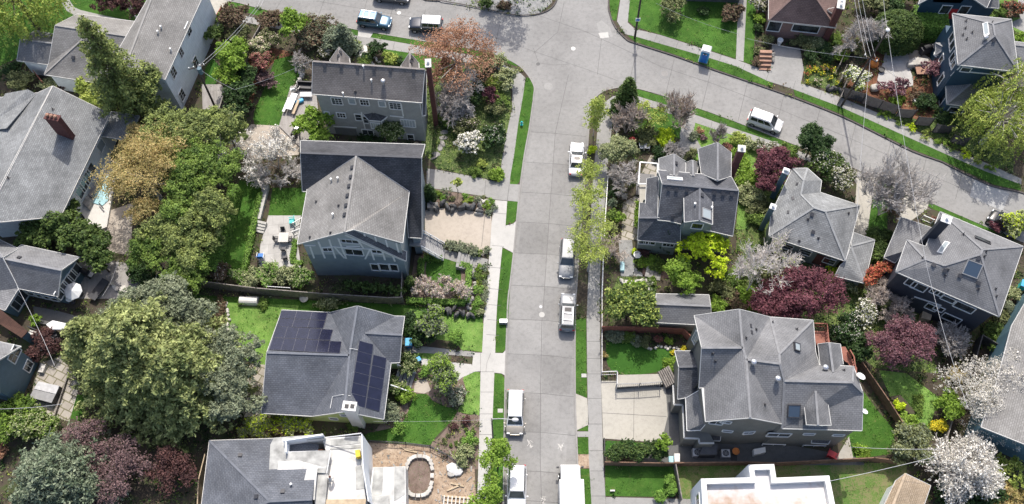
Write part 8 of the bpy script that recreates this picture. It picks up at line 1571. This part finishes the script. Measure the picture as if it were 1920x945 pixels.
# half-timbered house patio
table('square weathered patio table left of the half-timbered house', 534, 450, 0, 1.15, 1.2, .74, 'offwhite', legm='grey')
for i, (x, y, r_) in enumerate(((532, 437, 180), (533, 470, 0), (545, 452, 90), (520, 452, -90), (536, 486, 20))): chair(['dark curved patio chair above the square table', 'black patio chair below the square table', 'dark patio chair right of the square table', 'dark patio chair left of the square table', 'lone grey patio chair far below the square table'][i], x, y, r_, 'dark', group='patio chairs around the square table')
chair('turquoise garden chair by the white stair rail', 549, 418, 100, 'teal', s=1.25); chair('blue and white folding lounge chair at the patio edge', 491, 484, 0, 'blue', s=1.35, frame='white'); e = place('closed_parasol', 'folded grey parasol lying at the bottom of the patio', 'parasol', 518, 500, ZW, -60); MB().tube([(-.9, 0, .15), (-.5, 0, .25), (.9, 0, .12)], [.05, .22, .06], 8).build('canopy', 'lightgrey', e, 0); MB().tube([(-1.3, 0, .1), (1.1, 0, .1)], .03, 6).build('pole', 'white', e, 0)
# rear deck of grey clapboard house
table('long pale picnic table on the rear deck', 549, 196, 76, 2.4, .8, .75, 'white', .3)
for i, (x, y) in enumerate(((538, 200), (556, 204))):
    e = place('bench', ['left', 'right'][i]+' pale bench beside the picnic table', 'bench', x, y, .3, 76, 'picnic benches'); MB().box((0, 0, .43), (2.1, .32, .06)).build('seat', 'timber' if i else 'white', e, 0)
    for q in (-.8, .8): MB().box((q, 0, .2), (.08, .28, .4)).build('leg', 'timber', e, 0)
e = place('outdoor_sofa', 'black outdoor sofa against the end of the grey clapboard house', 'sofa', 573, 165, .3, -4); MB().box((0, 0, .25), (1.9, .8, .4)).build('base', 'black', e, 0, bevel=.05); MB().box((0, .36, .6), (1.9, .2, .6)).build('backrest', 'black', e, 0, bevel=.05)
for q in (-.9, .9): MB().box((q, 0, .45), (.15, .8, .5)).build('armrest', 'black', e, 0, bevel=.04)
table('low grey table in front of the black sofa', 575, 181, 0, 1.5, .7, .5, 'lightgrey', .3); chair('white garden chair at the corner of the rear deck', 551, 172, 20, 'white', .3); chair('second white chair by the black sofa', 559, 168, -30, 'offwhite', .3); o = MB().box(at(561, 190, .55), (1.1, .5, .35), .5).build('folded_cover', 'sky_blue'); tag(o, 'bright blue folded cover on the rear deck', 'cover'); md = o.modifiers.new('b', 'BEVEL'); md.width = .12; md.segments = 3
grill('black grill at the end of the rear deck', 554, 256, 70); table('round grey table under the white blossoming tree', 513, 275, 0, 1.2, 1.2, .72, 'lightgrey', rnd=True); 
for i, (x, y, r_) in enumerate(((503, 270, -90), (520, 266, 150), (516, 287, 0))): chair(['left', 'right', 'lower'][i]+' grey chair at the round table under the blossoming tree', x, y, r_, 'grey', group='chairs at the round rear table')
pot('dark round planter on the rear terrace', 519, 252, .42, .5, 'stone_dark'); bin_('blue wheeled bin between the grey and half-timbered houses', 606, 279, 0, 'blue'); bin_('blue wheeled recycling cart by the solar house porch', 768, 648, 5, 'blue', lid='sky_blue', s=1.2); bin_('small turquoise bin by the solar house walk', 786, 677, 30, 'sky_blue', s=.7)
bin_('dark blue bin at the navy house side wall', 1657, 510, 0, 'blue'); bin_('grey-green bin beside the dark blue one', 1631, 508, 0, 'siding_sage'); bin_('turquoise and blue bin at the navy house right corner', 1912, 540, -25, 'teal', lid='sky_blue', s=1.2); pot('terracotta barrel beside the grey house door', 781, 275, .3, .6, 'timber')
# left side decks
parasol('big white parasol on the left deck', 152, 552, .3, 1., 'white', 12); parasol('small white parasol beside the big one', 138, 566, .3, .45, 'white', 0, 1.5); grill('black covered grill on the left deck', 165, 516, -25, .3, 1.2); table('dark slatted bench table at the left deck edge', 188, 545, 62, 2.6, 1., .45, 'fence_black', .3); chair('red garden chair below the green tree row', 267, 548, 20, 'red', s=1.2); pot('white basin on the left deck', 92, 645, .5, .3, 'white')
slab('table_cover', 'square pale bench cover beside the maroon shrub', 'bench', [(50, 636), (55, 618), (70, 622), (66, 636)], .2, .8, 'offwhite'); slab('heap', 'white crumpled cover along the left deck stair', 'cover', [(85, 608), (98, 600), (125, 606), (118, 618), (95, 618)], 1.2, 1.5, 'white', .1)
e = place('hot_tub', 'hot tub with grey two-part lid in front of the blue clapboard house', 'hot tub', 83, 742, ZB, 0); P = [at(x, y, 1.)-e.location for x, y in ((55, 745), (72, 715), (112, 724), (97, 756))]; MB().prism([(p.x, p.y) for p in P], 0, .85).build('tub', 'dark', e, 0)
q = lambda a, b_: [(a[i].x, a[i].y) for i in range(4)]
M1, M2 = (P[0]+P[1])/2, (P[3]+P[2])/2
for k, pp in enumerate(([P[0], M1, M2, P[3]], [M1+(P[1]-P[0])*.02, P[1], P[2], M2+(P[1]-P[0])*.02])): MB().prism([(p.x, p.y) for p in pp], .86, .97).build('lid', 'lightgrey' if k else 'grey', e, 0, bevel=.03)
slab('wood_box', 'pale wooden box by the small window of the blue clapboard house', 'box', [(71, 697), (78, 682), (86, 683), (80, 698)], .1, .6, 'offwhite'); slab('pool_cover', 'turquoise cover on the patio beside the chimney house', 'pool cover', [(174, 380), (190, 325), (205, 328), (203, 375), (192, 385)], .51, .60, 'tarp_blue'); slab('planter_box', 'grey stone planter against the chimney house wall', 'planter', [(154, 380), (162, 367), (172, 375), (165, 390)], .3, 1.1, 'stone'); slab('window_bench', 'slatted bench under the windows of the chimney house', 'bench', [(165, 365), (187, 333), (192, 336), (172, 369)], .5, .95, 'deck_grey')
tag(MB().tube([at(185, 380, .9), at(194, 391, .9)], .07, 6).build('garden_bar', 'dark'), 'short dark bar lying at the corner of the turquoise cover', 'bar'); tag(MB().tube([at(163, 420, .9), at(172, 432, .9)], .07, 6).build('garden_bar', 'dark'), 'short dark bar at the lower edge of the white patio', 'bar')
# garden frames
e = place('cold_frame', 'glass topped cold frame left of the stone edged bed', 'cold frame', 382, 573, ZB); MB().box((0, 0, .4), (1.1, .9, .8)).build('box', 'dark', e, 0); MB().box((0, 0, .84), (1.2, 1., .06)).build('frame', 'offwhite', e, 0)
for q in (-.29, .29): MB().box((q, 0, .875), (.5, .85, .02)).build('pane', 'glass_pale', e, 0)
e = place('hoop_frame', 'plastic covered hoop frame on the lawn behind the solar house', 'cold frame', 468, 566, ZB, -2); m = MB(); k = 8
for i in range(k): a0, a1 = math.pi*i/k, math.pi*(i+1)/k; m.add([(-1., .5*math.cos(a0), .55*math.sin(a0)+.25), (1., .5*math.cos(a0), .55*math.sin(a0)+.25), (1., .5*math.cos(a1), .55*math.sin(a1)+.25), (-1., .5*math.cos(a1), .55*math.sin(a1)+.25)])
for s in (-1, 1): m.add([(s, .5*math.cos(math.pi*i/k), .55*math.sin(math.pi*i/k)+.25) for i in range(k+1)])
m.build('plastic_cover', 'glass_pale' if 0 else 'white_dirty', e, 0); MB().box((0, 0, .13), (2.1, 1.1, .26)).build('base', 'fence_grey', e, 0)
e = place('goal_frame', 'white pipe goal frame against the board fence', 'goal', 525, 557, ZB, -4); MB().tube([(-1.3, .3, 0), (-1.3, .5, 1.7), (1.4, .5, 1.7), (1.4, .3, 0)], .04, 6).build('frame', 'white', e, 0); pot('small square planter with pale rim by the fence', 571, 562, .45, .45, 'stone_pale')
# building site
e = place('pond', 'oval stone ringed pond pit in the dirt yard', 'pond', 786, 893, ZB); rg = random.Random(4); a_, b2 = 1.35, 2.0
def oval(t, k=1.): return (math.copysign(abs(math.cos(t))**.7, math.cos(t))*a_*k, math.copysign(abs(math.sin(t))**.7, math.sin(t))*b2*k)
for i in range(24):
    t = 2*math.pi*i/24; x, y = oval(t); MB().box((x, y, .2), (.36, .46, .42+rg.random()*.06), math.atan2(math.sin(t)*1.3, math.cos(t))).build('stone', 'stone_pale', e, 0)
MB().prism([oval(2*math.pi*i/24, .95) for i in range(24)], 0, .06).build('pond_floor', 'mulch', e, 0)
rg = np.random.default_rng(2)
for i, (x, y, s) in enumerate(((850, 878, .9), (857, 884, .7), (846, 888, .5), (861, 877, .5))):
    m = MB().lathe((0, 0, 0), [(.6, -.4), (1, -.1), (.9, .3), (.4, .5)], 7); m.v = [Vector((v.x*s*.9*rg.uniform(.8, 1.2), v.y*s*.7, v.z*s*.7)) for v in m.v]; o = m.build('rubble', 'white_dirty' if i < 2 else 'stone_pale'); o.location = at(x, y, .3); tag(o, ['largest pale rubble lump right of the pond', 'white rubble block leaning on the largest lump', 'smaller stone lump at the left of the rubble', 'small stone at the top right of the rubble'][i], 'rubble', 'rubble beside the pond')
for i, (a, b_) in enumerate((((830, 929), (888, 934)), ((832, 938), (886, 944)), ((750, 838), (775, 845)), ((758, 843), (782, 848)), ((838, 920), (862, 910)), ((845, 906), (870, 912)))): tag(MB().bar(at(*a, .2), at(*b_, .2), .16, .12).build('loose_plank', 'timber'), ['upper long plank at the bottom of the dirt yard', 'lower long plank at the bottom of the dirt yard', 'left short board at the top of the dirt yard', 'right short board at the top of the dirt yard', 'slanted stick right of the pond', 'crossing stick right of the pond'][i], 'plank', 'loose timber in the dirt yard')
rd = random.Random(8)
m = MB()
for i in range(140):
    x, y = rd.uniform(700, 888), rd.uniform(842, 942)
    if ((x-786)/30)**2+((y-893)/40)**2 < 1 or x < 770 and y > 875: continue
    q = rd.uniform(.04, .16); m.box(at(x, y, ZL+.03), (q*rd.uniform(1, 4), q, .06), rd.random()*3)
tag(m.build('debris', 'stone'), kind='stuff')
e = place('pallet', 'slatted wooden pallet at the bottom edge of the dirt yard', 'pallet', 862, 942, ZB, -4)
for i in range(9): MB().box((-1.6+i*.4, 0, .2), (.12, 1.1, .05)).build('slat', 'offwhite', e, 0)
for q in (-.45, .45): MB().box((0, q, .12), (3.4, .1, .1)).build('stringer', 'timber', e, 0)
# olive house yard
def ac(label, x, y):
    e = place('air_conditioner', label, 'air conditioner', x, y, ZB, 0, 'air conditioners by the olive house'); MB().box((0, 0, .4), (.9, .85, .8)).build('case', 'lightgrey', e, 0, bevel=.03); MB().cyl((0, 0, .8), .33, .02, 18).build('fan_grille', 'dark', e, 0)
    for k in range(3): MB().box((0, 0, .83), (.6, .08, .01), k*1.05).build('fan_blade', 'grey', e, 0)
ac('left air conditioner beside the small lean-to of the olive house', 1305, 851); ac('right air conditioner beside the orange pot', 1358, 853); pot('orange pot against the olive house wall', 1378, 848, .35, .5, 'orange'); slab('door_mat', 'dark mat on the concrete behind the olive house', 'mat', [(1371, 851), (1382, 851), (1382, 864), (1371, 864)], .12, .16, 'black'); slab('wire_crate', 'white slatted crate below the middle of the olive house', 'crate', [(1413, 842), (1435, 838), (1436, 848), (1414, 853)], .1, .9, 'white_dirty'); chair('red plastic chair on the corner patio of the olive house', 1556, 856, -30, 'red', s=1.7); slab('lean_to', 'small dark lean-to storage box against the olive house', 'shed', [(1318, 833), (1346, 833), (1344, 852), (1312, 852)], .05, 1.7, 'shingle_dark_cap')
slab('storage_box', 'white lidded box at the end of the evergreen row', 'box', [(1264, 850), (1275, 850), (1275, 866), (1265, 866)], .1, .9, 'white_dirty', .04); slab('storage_box', 'pale blue tub beside the white lidded box', 'box', [(1254, 855), (1263, 855), (1263, 867), (1254, 867)], .1, .6, 'tarp_blue', .04); slab('stone_marker', 'small pale block on the shaded bottom lawn', 'stone', [(1144, 918), (1153, 918), (1153, 921), (1144, 921)], .1, .4, 'offwhite'); slab('turquoise_bench', 'pale turquoise bench on the gravel path', 'bench', [(1163, 490), (1171, 490), (1171, 507), (1163, 507)], .1, .5, 'tarp_blue', .05)
pot('white round pot beside the gravel path', 1194, 482, .42, .7, 'white'); pot('terracotta pot below the white round pot', 1204, 495, .28, .4, 'terracotta'); table('white round garden table behind the slate-roofed house', 1212, 279, 0, .8, .8, .7, 'white', rnd=True); chair('white chair left of the round garden table', 1202, 279, -90, 'white'); chair('grey chair above the round garden table', 1208, 272, 180, 'offwhite'); e = place('red_lantern', 'red garden umbrella by the variegated dome tree', 'parasol', 1184, 270, ZB); MB().lathe((0, 0, 0), [(.45, .9), (.3, 1.2), (.05, 1.45)], 10).build('canopy', 'red', e, 0); MB().tube([(0, 0, 0), (0, 0, 1.3)], .03, 5).build('pole', 'dark', e, 0)
e = empty('side_porch', at(1215, 330), 'black framed porch with white trim beside the slate-roofed house', 'porch'); P = [at(x, y, 3.) for x, y in ((1200, 304), (1233, 307), (1232, 345), (1197, 345))]; m = MB()
for a, b_ in zip(P, P[1:]+P[:1]): m.bar(a, b_, .14, .14)
m.build('frame', 'white', e); MB().prism([(p.x, p.y) for p in P], .3, .5).build('floor', 'dark', e); MB().prism([(p.x, p.y) for p in (at(1199, 346, 2.6), at(1211, 346, 2.6), at(1210, 380, 2.6), at(1199, 380, 2.6))], 2.4, 2.6).build('canopy', 'pad_beige', e)
# navy house garden
parasol('white round parasol at the navy house wall', 1748, 118, ZB, .55, 'white', 0, 2.2); grill('black grill on the tan garden terrace', 1732, 100, 20, ZB+.1, 1.3); slab('table_cover', 'beige covered table on the garden terrace', 'table', [(1703, 113), (1718, 106), (1742, 110), (1740, 120), (1704, 122)], .2, .9, 'stone_pale', .1); table('pinkish square tiled table below the covered table', 1726, 136, 0, 1.5, 1.2, .5, 'terracotta'); e = place('fire_bowl', 'rusty clay chiminea left of the brick patio', 'fire bowl', 1636, 125, ZB); MB().lathe((0, 0, 0), [(.25, 0), (.5, .3), (.55, .7), (.3, 1.1), (.2, 1.5), (.26, 1.6)], 12).build('bowl', 'orange', e, 0); MB().cyl((0, 0, 1.55), .18, .1, 10).build('rim', 'brick_dark', e, 0)
pot('black round pot on the brick patio', 1651, 134, .4, .5, 'black'); slab('boulder', 'large pale boulder under the cream flowering tree', 'boulder', [(1632, 158), (1645, 154), (1654, 160), (1650, 167), (1636, 168)], .1, .8, 'stone_pale', .25); tag(MB().box(at(1716, 188, .3), (.4, .4, .25), .4).build('garden_lantern', 'white'), 'small white garden lantern in the bark garden', 'lantern'); pot('white urn beside the basement garage', 1460, 83, .35, .9, 'white'); slab('crate', 'tan wooden crate against the navy house', 'crate', [(1727, 596), (1731, 583), (1748, 588), (1745, 600)], .1, 1., 'timber'); slab('lattice', 'pink brick lattice pile beside the navy house right corner', 'bricks', [(1888, 560), (1897, 545), (1905, 549), (1896, 566)], .1, .9, 'terracotta')
e = place('roof_worker', 'worker in white overalls kneeling on the white flat roof of the building site', 'person', 622, 905, 4.0)
bm = bpy.data.meshes.new('body'); vs = [(0, 0, .55), (0, .05, .8), (.02, .22, 1.08), (.02, .26, 1.2), (.17, .18, 1.05), (.3, .35, .8), (.28, .5, .55), (-.15, .2, 1.05), (-.28, .38, .82), (-.26, .55, .6), (.12, .02, .52), (.15, .38, .3), (.15, .05, .08), (.15, -.12, .06), (-.12, .02, .52), (-.15, .36, .28), (-.15, .02, .08), (-.15, -.15, .06)]
bm.from_pydata(vs, [(0, 1), (1, 2), (2, 3), (2, 4), (4, 5), (5, 6), (2, 7), (7, 8), (8, 9), (0, 10), (10, 11), (11, 12), (12, 13), (0, 14), (14, 15), (15, 16), (16, 17)], []); bo = bpy.data.objects.new('body', bm); C.objects.link(bo); bo.parent = e; bm.materials.append(MATS['offwhite'])
sk = bo.modifiers.new('skin', 'SKIN'); rr_ = [.15, .15, .15, .06, .08, .055, .04, .08, .055, .04, .1, .075, .05, .05, .1, .075, .05, .05]
for i, v in enumerate(bm.skin_vertices[0].data): v.radius = (rr_[i], rr_[i]); v.use_root = (i == 0)
bo.modifiers.new('s', 'SUBSURF').levels = 1
MB().lathe((.02, .3, 1.2), [(.05, 0), (.1, .06), (.11, .14), (.08, .22), (.02, .25)], 12).build('hair', 'brick_dark', e, 0)
